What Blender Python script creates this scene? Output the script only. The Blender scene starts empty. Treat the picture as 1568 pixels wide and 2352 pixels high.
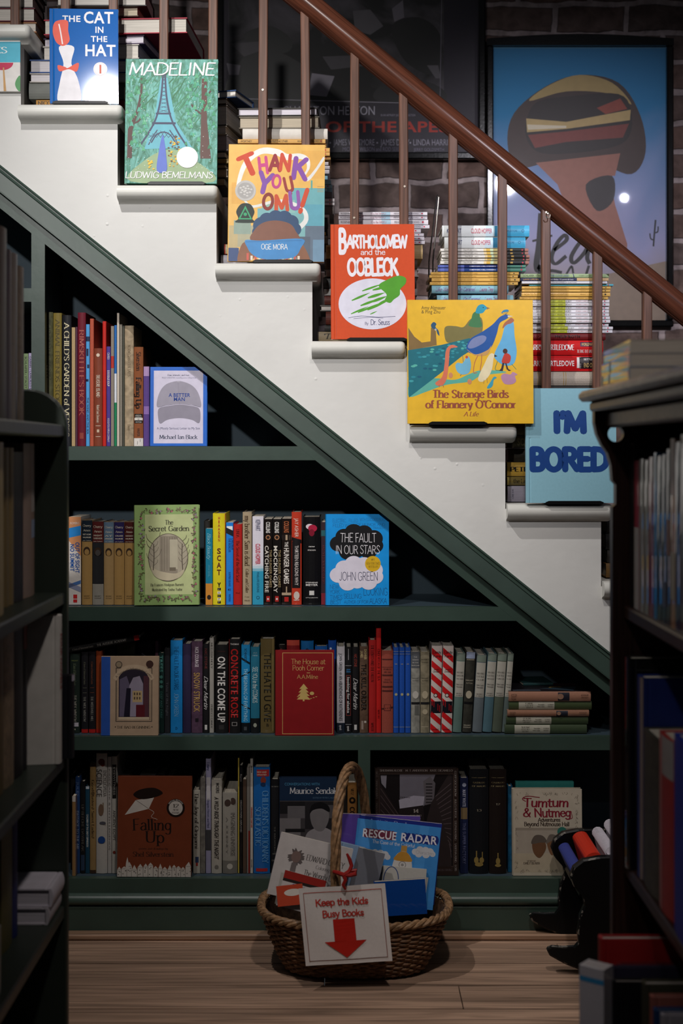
import bpy, math, random, json
from mathutils import Matrix, Vector
random.seed(7)
S = bpy.context.scene
COL = S.collection
pi = math.pi

# ------------------------------------------------------------------ camera
D = 3.4            # camera distance from the stair wall (y = 0)
ZC = 1.146         # camera height
F = 3264.0         # focal length in image pixels (1568 x 2352)
cam = bpy.data.cameras.new('camera')
co = bpy.data.objects.new('camera', cam)
COL.objects.link(co)
co.location = (0, -D, ZC)
co.rotation_euler = (pi / 2, 0, 0)
cam.sensor_fit = 'VERTICAL'
cam.sensor_height = 36
cam.lens = F / 2352 * 36
cam.shift_y = -136 / 2352
cam.clip_start = 0.05
cam.dof.use_dof = True
cam.dof.focus_distance = 3.42
cam.dof.aperture_fstop = 3.6
S.camera = co

# ------------------------------------------------------------------ light
wd = bpy.data.worlds.new('world')
S.world = wd
wd.use_nodes = True
bg = wd.node_tree.nodes['Background']
bg.inputs[0].default_value = (0.9, 0.93, 1.0, 1)
bg.inputs[1].default_value = 0.03
S.view_settings.view_transform = 'Standard'
S.view_settings.look = 'None'
S.view_settings.exposure = 0.0
S.view_settings.gamma = 1.0


def spot(name, loc, aim, watts, deg, blend, size, col=(1, .97, .945)):
    l = bpy.data.lights.new(name, 'SPOT')
    l.energy = watts
    l.spot_size = math.radians(deg)
    l.spot_blend = blend
    l.shadow_soft_size = size
    l.color = col
    o = bpy.data.objects.new(name, l)
    COL.objects.link(o)
    o.location = loc
    o.rotation_euler = (Vector(aim) - Vector(loc)).to_track_quat('-Z', 'Y').to_euler()
    return o


spot('track_or_added_spot', (-.80, -3.7, 2.70), (-.44, 0, 1.58), 308, 38.5, 1.0, .05)
spot('track_or_added_spot', (-.77, -1.05, 2.85), (.10, .05, 1.35), 96, 74, 1.0, .015)
spot('track_or_added_spot', (1.05, -3.7, 2.86), (.74, 1, 1.58), 400, 23, 1.0, .05, (.95, .92, 1))
spot('track_or_added_spot', (1.80, -3.7, 2.77), (.55, 0, 1.35), 18, 40, 1.0, .012, (.85, .82, 1))
spot('track_or_added_spot', (.25, -2.1, 2.95), (.0, -.15, .25), 92, 50, 1.0, .06, (1, .93, .88))
spot('track_or_added_spot', (-.55, -2.6, 2.9), (.52, -1.2, 1.0), 34, 40, 1.0, .05, (1, .95, .92))  # added lamp, only brightens the book spines in the brown aisle bookcase


# ------------------------------------------------------------------ materials
def lin(h):
    h = h.lstrip('#')
    o = []
    for i in (0, 2, 4):
        c = int(h[i:i + 2], 16) / 255
        o.append(c / 12.92 if c <= .04045 else ((c + .055) / 1.055) ** 2.4)
    return tuple(o) + (1,)


_M = {}


def mat(hexc, rough=.45, kind='plain', spec=.22):
    key = (hexc, rough, kind)
    if key in _M:
        return _M[key]
    m = bpy.data.materials.new('%s_%s' % (kind, hexc.lstrip('#')))
    m.use_nodes = True
    nt = m.node_tree
    N, L = nt.nodes, nt.links
    b = N['Principled BSDF']
    b.inputs['Roughness'].default_value = rough
    b.inputs['Specular IOR Level'].default_value = spec
    c = lin(hexc)

    def node(t, **kw):
        n = N.new(t)
        for k, v in kw.items():
            setattr(n, k, v)
        return n

    def ramp(c0, c1, p0=.3, p1=.7):
        r = node('ShaderNodeValToRGB')
        r.color_ramp.elements[0].position = p0
        r.color_ramp.elements[1].position = p1
        r.color_ramp.elements[0].color = c0
        r.color_ramp.elements[1].color = c1
        return r

    def noise(scale, detail=3, vec=None, dist=0):
        n = node('ShaderNodeTexNoise')
        n.inputs['Scale'].default_value = scale
        n.inputs['Detail'].default_value = detail
        n.inputs['Distortion'].default_value = dist
        if vec:
            L.new(vec, n.inputs['Vector'])
        return n

    def bump(h, strength, dist):
        u = node('ShaderNodeBump')
        u.inputs['Strength'].default_value = strength
        u.inputs['Distance'].default_value = dist
        L.new(h, u.inputs['Height'])
        L.new(u.outputs[0], b.inputs['Normal'])

    def mul(k):
        return tuple(min(1, x * k) for x in c[:3]) + (1,)
    tc = node('ShaderNodeTexCoord')
    ob = tc.outputs['Object']

    def stretch(sx, sy, sz):
        mp = node('ShaderNodeMapping')
        mp.inputs['Scale'].default_value = (sx, sy, sz)
        L.new(ob, mp.inputs['Vector'])
        return mp.outputs[0]

    if kind == 'plain':
        n = noise(45, 3, ob)
        r = ramp(mul(.93), mul(1.05))
        L.new(n.outputs[0], r.inputs[0])
        L.new(r.outputs[0], b.inputs['Base Color'])
    elif kind == 'gloss':
        n = noise(160, 2, ob)
        r = ramp(mul(.97), mul(1.02))
        L.new(n.outputs[0], r.inputs[0])
        L.new(r.outputs[0], b.inputs['Base Color'])
        b.inputs['Coat Weight'].default_value = .8
        b.inputs['Coat Roughness'].default_value = .055
        b.inputs['Specular IOR Level'].default_value = .08
        bump(n.outputs[0], .22, .0006)
    elif kind == 'cloth':
        n = noise(1.0, 2, stretch(900, 900, 500))
        r = ramp(mul(.82), mul(1.1))
        L.new(n.outputs[0], r.inputs[0])
        L.new(r.outputs[0], b.inputs['Base Color'])
        bump(n.outputs[0], .3, .0006)
    elif kind == 'worn':
        n = noise(60, 6, ob, .6)
        r = ramp(mul(.7), mul(1.12), .35, .62)
        L.new(n.outputs[0], r.inputs[0])
        L.new(r.outputs[0], b.inputs['Base Color'])
        bump(n.outputs[0], .2, .001)
    elif kind == 'page':
        n = noise(1.0, 2, stretch(8, 1500, 8))
        r = ramp(mul(.72), mul(1.04), .35, .6)
        L.new(n.outputs[0], r.inputs[0])
        L.new(r.outputs[0], b.inputs['Base Color'])
        bump(n.outputs[0], .35, .0008)
    elif kind == 'enamel':      # satin painted joinery
        b.inputs['Specular IOR Level'].default_value = .5
        n = noise(1.0, 4, stretch(30, 60, 30))
        n2 = noise(9, 5, ob)
        r = ramp(mul(.85), mul(1.1))
        L.new(n2.outputs[0], r.inputs[0])
        L.new(r.outputs[0], b.inputs['Base Color'])
        bump(n.outputs[0], .12, .002)
    elif kind == 'paint':
        n = noise(1.0, 4, stretch(60, 60, 22))
        n2 = noise(6, 5, ob)
        r = ramp(mul(.9), mul(1.05))
        L.new(n2.outputs[0], r.inputs[0])
        L.new(r.outputs[0], b.inputs['Base Color'])
        bump(n.outputs[0], .18, .002)
    elif kind == 'plaster':
        n = noise(5, 6, ob, .4)
        n2 = noise(32, 3, ob, .2)
        v = node('ShaderNodeTexVoronoi')
        v.inputs['Scale'].default_value = 26
        L.new(ob, v.inputs['Vector'])
        rv = ramp((1, 1, 1, 1), (0, 0, 0, 1), .02, .11)
        L.new(v.outputs['Distance'], rv.inputs[0])
        mx = node('ShaderNodeMath', operation='MULTIPLY')
        rn = ramp((0, 0, 0, 1), (1, 1, 1, 1), .5, .62)
        L.new(n.outputs[0], rn.inputs[0])
        L.new(rv.outputs[0], mx.inputs[0])
        L.new(rn.outputs[0], mx.inputs[1])
        ad = node('ShaderNodeMath', operation='ADD')
        L.new(n.outputs[0], ad.inputs[0])
        s2 = node('ShaderNodeMath', operation='MULTIPLY')
        s2.inputs[1].default_value = .35
        L.new(n2.outputs[0], s2.inputs[0])
        ad2 = node('ShaderNodeMath', operation='ADD')
        L.new(s2.outputs[0], ad2.inputs[0])
        L.new(mx.outputs[0], ad2.inputs[1])
        L.new(ad2.outputs[0], ad.inputs[1])
        r = ramp(mul(.95), mul(1.02))
        L.new(n.outputs[0], r.inputs[0])
        L.new(r.outputs[0], b.inputs['Base Color'])
        bump(ad.outputs[0], .35, .006)
    elif kind == 'wood':        # grain along local z
        n = noise(1.0, 5, stretch(170, 170, 6), .5)
        r = ramp(mul(.55), mul(1.2), .33, .66)
        L.new(n.outputs[0], r.inputs[0])
        L.new(r.outputs[0], b.inputs['Base Color'])
        bump(n.outputs[0], .12, .001)
    elif kind == 'woodx':       # grain along local x, planks
        n = noise(1.0, 6, stretch(2.2, 60, 60), 1.2)
        n2 = noise(1.0, 2, stretch(.9, 7.7, 1))
        r = ramp(mul(.5), mul(1.2), .3, .66)
        L.new(n.outputs[0], r.inputs[0])
        mm = node('ShaderNodeMix', data_type='RGBA', blend_type='MULTIPLY')
        mm.inputs[0].default_value = .55
        r2 = ramp((.6, .57, .56, 1), (1.15, 1.1, 1.08, 1), .35, .65)
        L.new(n2.outputs[0], r2.inputs[0])
        L.new(r.outputs[0], mm.inputs[6])
        L.new(r2.outputs[0], mm.inputs[7])
        L.new(mm.outputs[2], b.inputs['Base Color'])
        bump(n.outputs[0], .3, .002)
    elif kind == 'chip':        # rubbed edge of black paint
        n = noise(60, 5, ob, .5)
        r = ramp(c, lin('#6a645c'), .56, .6)
        L.new(n.outputs[0], r.inputs[0])
        L.new(r.outputs[0], b.inputs['Base Color'])
    elif kind == 'wicker':
        n = noise(90, 4, ob)
        r = ramp(mul(.45), mul(1.35), .3, .7)
        L.new(n.outputs[0], r.inputs[0])
        L.new(r.outputs[0], b.inputs['Base Color'])
        bump(n.outputs[0], .3, .001)
    elif kind == 'metal':
        b.inputs['Metallic'].default_value = 1
        n = noise(40, 3, ob)
        r = ramp(mul(.8), mul(1.1))
        L.new(n.outputs[0], r.inputs[0])
        L.new(r.outputs[0], b.inputs['Base Color'])
    elif kind == 'brick':
        sx = node('ShaderNodeSeparateXYZ')
        cx = node('ShaderNodeCombineXYZ')
        nz = noise(7, 4, ob)
        L.new(ob, sx.inputs[0])
        ax = node('ShaderNodeMath', operation='MULTIPLY_ADD')
        ax.inputs[1].default_value = .035
        L.new(nz.outputs[0], ax.inputs[0])
        az = node('ShaderNodeMath', operation='MULTIPLY_ADD')
        az.inputs[1].default_value = .05
        nz2 = noise(5.3, 5, ob, .3)
        L.new(nz2.outputs[0], az.inputs[0])
        L.new(sx.outputs[0], ax.inputs[2])
        L.new(sx.outputs[2], az.inputs[2])
        L.new(ax.outputs[0], cx.inputs[0])
        L.new(az.outputs[0], cx.inputs[1])
        bt = node('ShaderNodeTexBrick')
        bt.inputs['Scale'].default_value = 1
        bt.inputs['Brick Width'].default_value = .225
        bt.inputs['Row Height'].default_value = .0915
        bt.inputs['Mortar Size'].default_value = .011
        bt.inputs['Mortar Smooth'].default_value = .35
        bt.inputs['Bias'].default_value = -.1
        bt.inputs['Color1'].default_value = lin('#6e5a54')
        bt.inputs['Color2'].default_value = lin('#5c5352')
        bt.inputs['Mortar'].default_value = lin('#a3989a')
        L.new(cx.outputs[0], bt.inputs['Vector'])
        nd = noise(26, 6, ob, .4)
        r = ramp((.5, .47, .45, 1), (1.15, 1.1, 1.08, 1), .3, .7)
        L.new(nd.outputs[0], r.inputs[0])
        mm = node('ShaderNodeMix', data_type='RGBA', blend_type='MULTIPLY')
        mm.inputs[0].default_value = .9
        L.new(bt.outputs['Color'], mm.inputs[6])
        L.new(r.outputs[0], mm.inputs[7])
        L.new(mm.outputs[2], b.inputs['Base Color'])
        iv = node('ShaderNodeMath', operation='MULTIPLY_ADD')
        iv.inputs[1].default_value = -1.3
        L.new(bt.outputs['Fac'], iv.inputs[0])
        L.new(nd.outputs[0], iv.inputs[2])
        bump(iv.outputs[0], .8, .012)
    elif kind == 'sky':         # painted poster paper, blue above, lilac below
        sx = node('ShaderNodeSeparateXYZ')
        nz = noise(3.2, 5, ob, 1.6)
        L.new(ob, sx.inputs[0])
        md = node('ShaderNodeMath', operation='MULTIPLY_ADD')
        md.inputs[1].default_value = .25
        L.new(nz.outputs[0], md.inputs[0])
        L.new(sx.outputs[2], md.inputs[2])
        r = ramp(lin('#9c9cc0'), lin('#2a7cae'), .40, .80)
        e = r.color_ramp.elements.new(.2)
        e.color = lin('#a08f82')
        L.new(md.outputs[0], r.inputs[0])
        L.new(r.outputs[0], b.inputs['Base Color'])
    elif kind == 'murk':        # dim photographic poster print
        n = noise(6, 6, ob, .8)
        r = ramp(lin('#0b0a0c'), lin('#57525a'), .47, .72)
        L.new(n.outputs[0], r.inputs[0])
        L.new(r.outputs[0], b.inputs['Base Color'])
    elif kind == 'brush':       # loose painted greenery
        n = noise(1.0, 4, stretch(60, 60, 26), 2.5)
        r = ramp(lin('#2f6b50'), lin('#6fb1a8'), .35, .68)
        L.new(n.outputs[0], r.inputs[0])
        L.new(r.outputs[0], b.inputs['Base Color'])
    _M[key] = m
    return m


# ------------------------------------------------------------------ objects
def mk(name, verts, faces, mats, parent=None, mi=None, smooth=False):
    me = bpy.data.meshes.new(name)
    me.from_pydata([tuple(v) for v in verts], [], faces)
    for m in (mats if isinstance(mats, (list, tuple)) else [mats]):
        me.materials.append(m)
    if mi:
        me.polygons.foreach_set('material_index', mi)
    if smooth:
        me.polygons.foreach_set('use_smooth', [True] * len(me.polygons))
        if hasattr(me, 'set_sharp_from_angle'):
            me.set_sharp_from_angle(angle=math.radians(40))
    me.update()
    o = bpy.data.objects.new(name, me)
    COL.objects.link(o)
    if parent:
        o.parent = parent
    return o


def tag(o, label=None, cat=None, group=None, kind=None):
    if label: o['label'] = label
    if cat: o['category'] = cat
    if group: o['group'] = group
    if kind: o['kind'] = kind
    return o


LABELS = {}


def thing(name, label, cat, M=None, group=None):
    o = bpy.data.objects.new(name, None)
    o.empty_display_size = .02
    COL.objects.link(o)
    if M is not None:
        o.matrix_world = M
    LABELS[label] = LABELS.get(label, 0) + 1
    return tag(o, label, cat, group)


class MB:
    """collects shapes of one mesh"""
    def __init__(s):
        s.v, s.f, s.m, s.mats = [], [], [], []

    def mi(s, m):
        if m not in s.mats:
            s.mats.append(m)
        return s.mats.index(m)

    def add(s, v, f, m):
        k = len(s.v)
        i = s.mi(m)
        s.v += [tuple(x) for x in v]
        s.f += [[a + k for a in q] for q in f]
        s.m += [i] * len(f)

    def box(s, x0, x1, y0, y1, z0, z1, m, bev=0):
        if bev:
            s.prism([(x0 + bev, z0), (x1 - bev, z0), (x1, z0 + bev), (x1, z1 - bev), (x1 - bev, z1), (x0 + bev, z1),
                     (x0, z1 - bev), (x0, z0 + bev)], y0, y1, m, bev)
            return
        v = [(x, y, z) for x in (x0, x1) for y in (y0, y1) for z in (z0, z1)]
        s.add(v, [(0, 1, 3, 2), (4, 6, 7, 5), (0, 4, 5, 1), (2, 3, 7, 6), (0, 2, 6, 4), (1, 5, 7, 3)], m)

    def prism(s, pts, y0, y1, m, bev=0, mb=None):
        """polygon in x,z extruded along y (counter-clockwise seen from -y); bev chamfers both rims inwards"""
        n = len(pts)
        if bev:
            cx = sum(p[0] for p in pts) / n
            cz = sum(p[1] for p in pts) / n
            inn = []
            for p in pts:
                dx, dz = cx - p[0], cz - p[1]
                inn.append((p[0] + math.copysign(min(bev, abs(dx)), dx), p[1] + math.copysign(min(bev, abs(dz)), dz)))
            rings = [(inn, y0), (pts, y0 + bev), (pts, y1 - bev), (inn, y1)]
        else:
            rings = [(pts, y0), (pts, y1)]
        v = [(p[0], y, p[1]) for r, y in rings for p in r]
        f = [list(range(n)), list(range(len(v) - 1, len(v) - n - 1, -1))]
        for k in range(len(rings) - 1):
            for i in range(n):
                j = (i + 1) % n
                f.append([k * n + j, k * n + i, (k + 1) * n + i, (k + 1) * n + j])
        s.add(v, f, m)
        if mb and bev:
            q = s.mi(mb)
            for t in range(3 * n):
                if t // n != 1:
                    s.m[len(s.m) - 3 * n + t] = q

    def tube(s, path, r, m, n=10, closed=False, prof=None):
        """tube along 3-D points; r a number or one per point"""
        P = [Vector(p) for p in path]
        k = len(P)
        v, f = [], []
        up = None
        for i in range(k):
            a = P[(i - 1) % k] if (closed or i) else P[i]
            c = P[(i + 1) % k] if (closed or i < k - 1) else P[i]
            t = (c - a).normalized()
            if up is None:
                up = Vector((0, 0, 1)) if abs(t.z) < .9 else Vector((1, 0, 0))
            u = t.cross(up).normalized()
            w = u.cross(t).normalized()
            up = w
            rr = r[i] if isinstance(r, (list, tuple)) else r
            for q in range(n):
                an = 2 * pi * q / n
                v.append(P[i] + u * (rr * math.cos(an)) + w * (rr * math.sin(an)))
        for i in range(k if closed else k - 1):
            b0, b1 = i * n, ((i + 1) % k) * n
            for q in range(n):
                q2 = (q + 1) % n
                f.append([b0 + q, b0 + q2, b1 + q2, b1 + q])
        if not closed:
            f.append(list(range(n - 1, -1, -1)))
            f.append([(k - 1) * n + q for q in range(n)])
        s.add(v, f, m)

    def obj(s, name, parent=None, smooth=False):
        return mk(name, s.v, s.f, s.mats, parent, s.m, smooth)


def W(px, py, Y=0.0):
    d = D + Y
    return Vector(((px - 784) / F * d, Y, ZC - (py - 1040) / F * d))


def X(px, Y=0.0): return (px - 784) / F * (D + Y)
def Z(py, Y=0.0): return ZC - (py - 1040) / F * (D + Y)


# ------------------------------------------------------------------ lettering
SK = {
 'A': (70, "2,0 35,100 68,0|14,34 56,34"), 'B': (62, "9,0 9,100|~9,100 40,97 51,77 40,56 9,53|~9,53 46,50 57,27 45,3 9,0"),
 'C': (70, "~64,80 53,96 35,100 14,86 6,50 14,14 35,0 53,4 65,20"), 'D': (74, "9,0 9,100|~9,100 42,96 64,76 68,50 64,24 42,4 9,0"),
 'E': (58, "9,0 9,100|9,100 52,100|9,52 44,52|9,0 54,0"), 'F': (54, "9,0 9,100|9,100 52,100|9,52 43,52"),
 'G': (74, "~64,82 53,97 35,100 14,86 6,50 14,14 36,0 54,5 64,18|66,14 66,46|66,46 44,46"), 'H': (74, "10,0 10,100|64,0 64,100|10,52 64,52"),
 'I': (28, "14,0 14,100"), 'J': (46, "35,100 35,26|~35,28 31,8 18,0 5,12"), 'K': (68, "9,0 9,100|9,42 58,100|25,60 64,0"),
 'L': (54, "9,0 9,100|9,0 52,0"), 'M': (88, "9,0 13,100|13,100 44,14 75,100|75,100 79,0"), 'N': (76, "10,0 10,100|10,100 66,0|66,0 66,100"),
 'O': (80, "~40,100 16,86 6,50 16,14 40,0 64,14 74,50 64,86 40,100"), 'P': (60, "9,0 9,100|~9,100 42,97 54,74 42,50 9,46"),
 'Q': (80, "~40,100 16,86 6,50 16,14 40,0 64,14 74,50 64,86 40,100|44,22 72,-10"), 'R': (66, "9,0 9,100|~9,100 42,97 53,75 42,53 9,50|30,51 62,0"),
 'S': (56, "~50,84 40,97 25,100 10,86 13,66 28,54 46,38 50,18 36,2 20,0 6,16"), 'T': (62, "31,0 31,100|3,100 59,100"),
 'U': (74, "10,100 10,34|~10,38 15,10 37,0 59,10 64,38|64,34 64,100"), 'V': (68, "3,100 34,0|34,0 65,100"),
 'W': (98, "3,100 26,0|26,0 49,92|49,92 72,0|72,0 95,100"), 'X': (66, "4,100 62,0|4,0 62,100"), 'Y': (64, "3,100 32,48 61,100|32,48 32,0"),
 'Z': (62, "6,100 56,100|56,100 5,0|5,0 57,0"),
 'a': (52, "~8,52 24,66 40,58 43,42|43,44 43,0|~43,38 18,35 6,18 16,1 32,4 43,16"), 'b': (56, "9,0 9,100|~9,46 28,66 46,54 51,33 46,10 28,0 9,18"),
 'c': (50, "~46,52 30,66 13,56 6,33 13,10 30,0 47,13"), 'd': (57, "47,0 47,100|~47,46 28,66 11,54 6,33 11,10 28,0 47,18"),
 'e': (52, "7,37 46,37|~46,37 42,58 28,66 12,56 6,33 13,9 30,0 47,12"), 'f': (34, "~34,92 24,100 15,88 14,66|14,72 14,0|2,64 31,64"),
 'g': (55, "~45,48 28,66 11,56 6,36 11,16 28,6 45,24|45,64 45,-10|~45,-8 38,-28 20,-31 6,-21"), 'h': (56, "9,0 9,100|~9,42 24,63 38,63 46,44|46,46 46,0"),
 'i': (22, "11,0 11,66|11,86 11,93"), 'j': (24, "13,66 13,-12|~13,-10 8,-28 -4,-28|13,86 13,93"), 'k': (52, "9,0 9,100|9,28 44,66|22,42 49,0"),
 'l': (22, "11,0 11,100"), 'm': (84, "9,0 9,66|~9,42 22,63 34,63 41,44|41,46 41,0|~41,42 54,63 66,63 74,44|74,46 74,0"),
 'n': (56, "9,0 9,66|~9,42 24,63 38,63 46,44|46,46 46,0"), 'o': (56, "~28,66 12,56 6,33 12,10 28,0 44,10 50,33 44,56 28,66"),
 'p': (56, "9,66 9,-30|~9,46 28,66 46,54 51,33 46,10 28,0 9,18"), 'q': (57, "47,66 47,-30|~47,46 28,66 11,54 6,33 11,10 28,0 47,18"),
 'r': (38, "9,0 9,66|~9,40 20,60 35,62"), 's': (44, "~40,54 24,66 10,55 15,40 33,26 38,12 22,0 6,11"),
 't': (36, "14,88 14,14|~14,18 20,1 34,4|2,64 32,64"), 'u': (56, "9,66 9,22|~9,24 16,2 32,2 46,20|46,66 46,0"), 'v': (52, "4,66 26,0|26,0 48,66"),
 'w': (76, "3,66 21,0|21,0 38,60|38,60 55,0|55,0 73,66"), 'x': (50, "4,66 46,0|4,0 46,66"), 'y': (52, "4,66 26,2|48,66 18,-30|18,-30 6,-28"),
 'z': (48, "6,66 42,66|42,66 5,0|5,0 44,0"),
 '0': (58, "~29,100 12,84 7,50 12,16 29,0 46,16 51,50 46,84 29,100"), '1': (40, "8,80 23,100|23,100 23,0"), '2': (56, "~7,78 17,97 38,97 47,76 34,46 6,0|6,0 51,0"),
 '3': (54, "~7,86 24,100 44,90 42,64 22,54|~22,54 47,44 46,12 24,0 5,14"), '4': (58, "42,0 42,100 5,30 54,30"), '6': (56, "~44,92 24,86 8,40 14,6 32,0 48,20 42,48 24,54 9,34"),
 '.': (22, "11,1 11,6"), ',': (22, "12,6 7,-14"), "'": (20, "11,100 9,76"), '!': (26, "13,100 13,30|13,1 13,7"), '-': (36, "5,38 31,38"),
 '&': (74, "~66,0 30,54 18,80 32,100 46,80 30,56 8,34 10,8 32,0 54,14 66,46"), '(': (30, "~24,108 10,70 10,20 24,-14"), ')': (30, "~6,108 20,70 20,20 6,-14"),
 '#': (66, "20,0 28,100|42,0 50,100|4,34 62,34|6,66 64,66"), ' ': (32, ""), '/': (44, "4,-8 40,106"), '*': (40, "20,40 20,90|4,52 36,78|4,78 36,52"),
}
STY = {'serif': (.135, .05, 1), 'serifb': (.20, .085, 1), 'hand': (.105, .105, 0), 'thinhand': (.07, .07, 0), 'handb': (.15, .15, 0), 'fat': (.235, .235, 0), 'xfat': (.29, .29, 0),
       'brush': (.15, .10, 0), 'script': (.085, .06, 0), 'fine': (.075, .06, 0)}
_G = {}
_GL = {}


def catmull(p, n=5):
    q = [(2 * p[0][0] - p[1][0], 2 * p[0][1] - p[1][1])] + p + [(2 * p[-1][0] - p[-2][0], 2 * p[-1][1] - p[-2][1])]
    if p[0] == p[-1]:
        q[0], q[-1] = p[-2], p[1]
    out = []
    for i in range(1, len(q) - 2):
        a, b, c, d = q[i - 1:i + 3]
        for k in range(n):
            t = k / n
            out.append(tuple(.5 * (2 * b[j] + (c[j] - a[j]) * t + (2 * a[j] - 5 * b[j] + 4 * c[j] - d[j]) * t * t +
                                   (3 * b[j] - a[j] - 3 * c[j] + d[j]) * t ** 3) for j in (0, 1)))
    out.append(p[-1])
    return out


def ribbon(pts, w, closed=False):
    """quads along 2-D points; w(i, dx, dy) half widths"""
    v, f = [], []
    n = len(pts)
    for i in range(n):
        a = pts[i - 1] if i else (pts[-2] if closed else pts[0])
        c = pts[i + 1] if i < n - 1 else (pts[1] if closed else pts[-1])
        dx, dy = c[0] - a[0], c[1] - a[1]
        l = math.hypot(dx, dy) or 1
        dx, dy = dx / l, dy / l
        h = w(i, dx, dy)
        if 0 < i < n - 1:
            e = math.hypot(pts[i][0] - a[0], pts[i][1] - a[1]) or 1
            cs = abs((pts[i][0] - a[0]) / e * dx + (pts[i][1] - a[1]) / e * dy)
            h = h / max(.6, cs)
        v += [(pts[i][0] - dy * h, pts[i][1] + dx * h), (pts[i][0] + dy * h, pts[i][1] - dx * h)]
        if i:
            k = 2 * i
            f.append([k - 2, k - 1, k + 1, k])
    return v, f


def disc(cx, cy, rx, ry, n=10):
    return [(cx + rx * math.cos(2 * pi * i / n), cy + ry * math.sin(2 * pi * i / n)) for i in range(n)], [list(range(n))]


def sk_glyph(ch, style):
    if ch not in SK:
        ch = ch.upper() if ch.upper() in SK else '.'
    key = (ch, style)
    if key in _G:
        return _G[key]
    adv, src = SK[ch]
    thick, thin, ser = STY[style]
    V, Fc, LY = [], [], []
    st = []
    LN = [0]
    for s in src.split('|'):
        if not s:
            continue
        sm = s[0] == '~'
        p = [tuple(float(a) / 100 for a in q.split(',')) for q in s.lstrip('~').split()]
        st.append((sm, p))
    ends = [q for sm, p in st for q in (p[0], p[-1])]
    for sm, p in st:
        pts = catmull(p) if sm else p
        def w(i, dx, dy):
            return .5 * (thin + (thick - thin) * abs(dy) ** 1.5)
        parts = [pts]
        if not sm and len(pts) > 2:
            parts = [pts[i:i + 2] for i in range(len(pts) - 1)]
        for q in parts:
            v, f = ribbon(q, w, q[0] == q[-1])
            k = len(V)
            V += v
            LY += [LN[0]] * len(v)
            LN[0] += 1
            Fc += [[a + k for a in g] for g in f]
            if not ser:
                for e in (q[0], q[-1]):
                    v, f = disc(e[0], e[1], thick / 2, thick / 2, 8)
                    k = len(V)
                    V += v
                    LY += [LN[0]] * len(v)
                    LN[0] += 1
                    Fc += [[a + k for a in g] for g in f]
        if ser and not sm:
            for e, o in ((p[0], p[1]), (p[-1], p[-2])):
                dx, dy = e[0] - o[0], e[1] - o[1]
                if abs(dy) < .75 * abs(dx) or abs(dy) < .2:
                    continue
                if ends.count(e) > 1:
                    continue
                if e[1] in (0, 1.0, .66, -.3):
                    sg = -1 if dy > 0 else 1
                    hw = thick * .5 + .07
                    lo, hi = (-hw, hw)
                    if e[1] == .66 or (e[1] == 1.0 and ch in 'bhkld'):
                        hi = thick * .4
                    y0, y1 = e[1], e[1] + sg * thin * .9
                    k = len(V)
                    V += [(e[0] + lo, y0), (e[0] + hi, y0), (e[0] + hi, y1), (e[0] + lo, y1)]
                    LY += [LN[0]] * 4
                    LN[0] += 1
                    Fc.append([k, k + 1, k + 2, k + 3])
    _G[key] = (adv / 100, V, Fc)
    _GL[key] = LY
    return _G[key]


CHARS = "ABCDEFGHIJKLMNOPQRSTUVWXYZabcdefghijklmnopqrstuvwxyz0123456789.,'!&()-/:#*"


def load_sans():
    tmp = []
    for bold in (0, 1):
        for ch in CHARS:
            for s in (ch, ch + ch):
                c = bpy.data.curves.new('t', 'FONT')
                c.body = s
                c.size = 1
                c.resolution_u = 3
                c.offset = .022 if bold else 0
                o = bpy.data.objects.new('t', c)
                COL.objects.link(o)
                tmp.append((bold, ch, s, o))
    dg = bpy.context.evaluated_depsgraph_get()
    raw = {}
    for bold, ch, s, o in tmp:
        me = bpy.data.meshes.new_from_object(o.evaluated_get(dg))
        vs = [(v.co.x, v.co.y) for v in me.vertices]
        fs = [list(p.vertices) for p in me.polygons]
        raw[(bold, s)] = (vs, fs)
        bpy.data.meshes.remove(me)
    for bold, ch, s, o in tmp:
        c = o.data
        bpy.data.objects.remove(o)
        bpy.data.curves.remove(c)
    for bold in (0, 1):
        cap = max(y for x, y in raw[(bold, 'H')][0])
        for ch in CHARS:
            a = raw[(bold, ch)]
            b2 = raw[(bold, ch + ch)]
            adv = max(x for x, y in b2[0]) - max(x for x, y in a[0])
            _G[(ch, 'bold' if bold else 'sans')] = ((adv + .035 * bold) / cap, [(x / cap, y / cap) for x, y in a[0]], a[1])


load_sans()


TL = []


def text2d(s, style='sans', size=1.0, width=None, track=0, jit=0, shear=0, xs=1.0):
    """returns verts, faces, width; baseline y = 0, starts x = 0; width fits the line exactly"""
    V, Fc = [], []
    TL.clear()
    x = 0
    R = random.Random(len(s) * 7 + 3)
    for ch in s:
        if style in ('sans', 'bold'):
            adv, v, f = _G.get((ch, style), (.38, [], []))
        else:
            adv, v, f = sk_glyph(ch, style)
        k = len(V)
        a = R.uniform(-jit, jit) * .12
        dy = R.uniform(-jit, jit) * .05
        ca, sa = math.cos(a), math.sin(a)
        cx = adv / 2
        for p, q in v:
            u, t = (p - cx) * ca - (q - .4) * sa + cx, (p - cx) * sa + (q - .4) * ca + .4 + dy
            V.append((x + u + shear * t, t))
        TL.extend((_GL.get((ch if ch in SK else (ch.upper() if ch.upper() in SK else '.'), style)) if style not in ('sans', 'bold') else None) or [0] * len(v))
        Fc += [[i + k for i in g] for g in f]
        x += adv + track
    x = max(x - track, .01)
    kx = size * xs if width is None else width / x
    return [(p * kx, q * size) for p, q in V], Fc, x * kx


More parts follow.
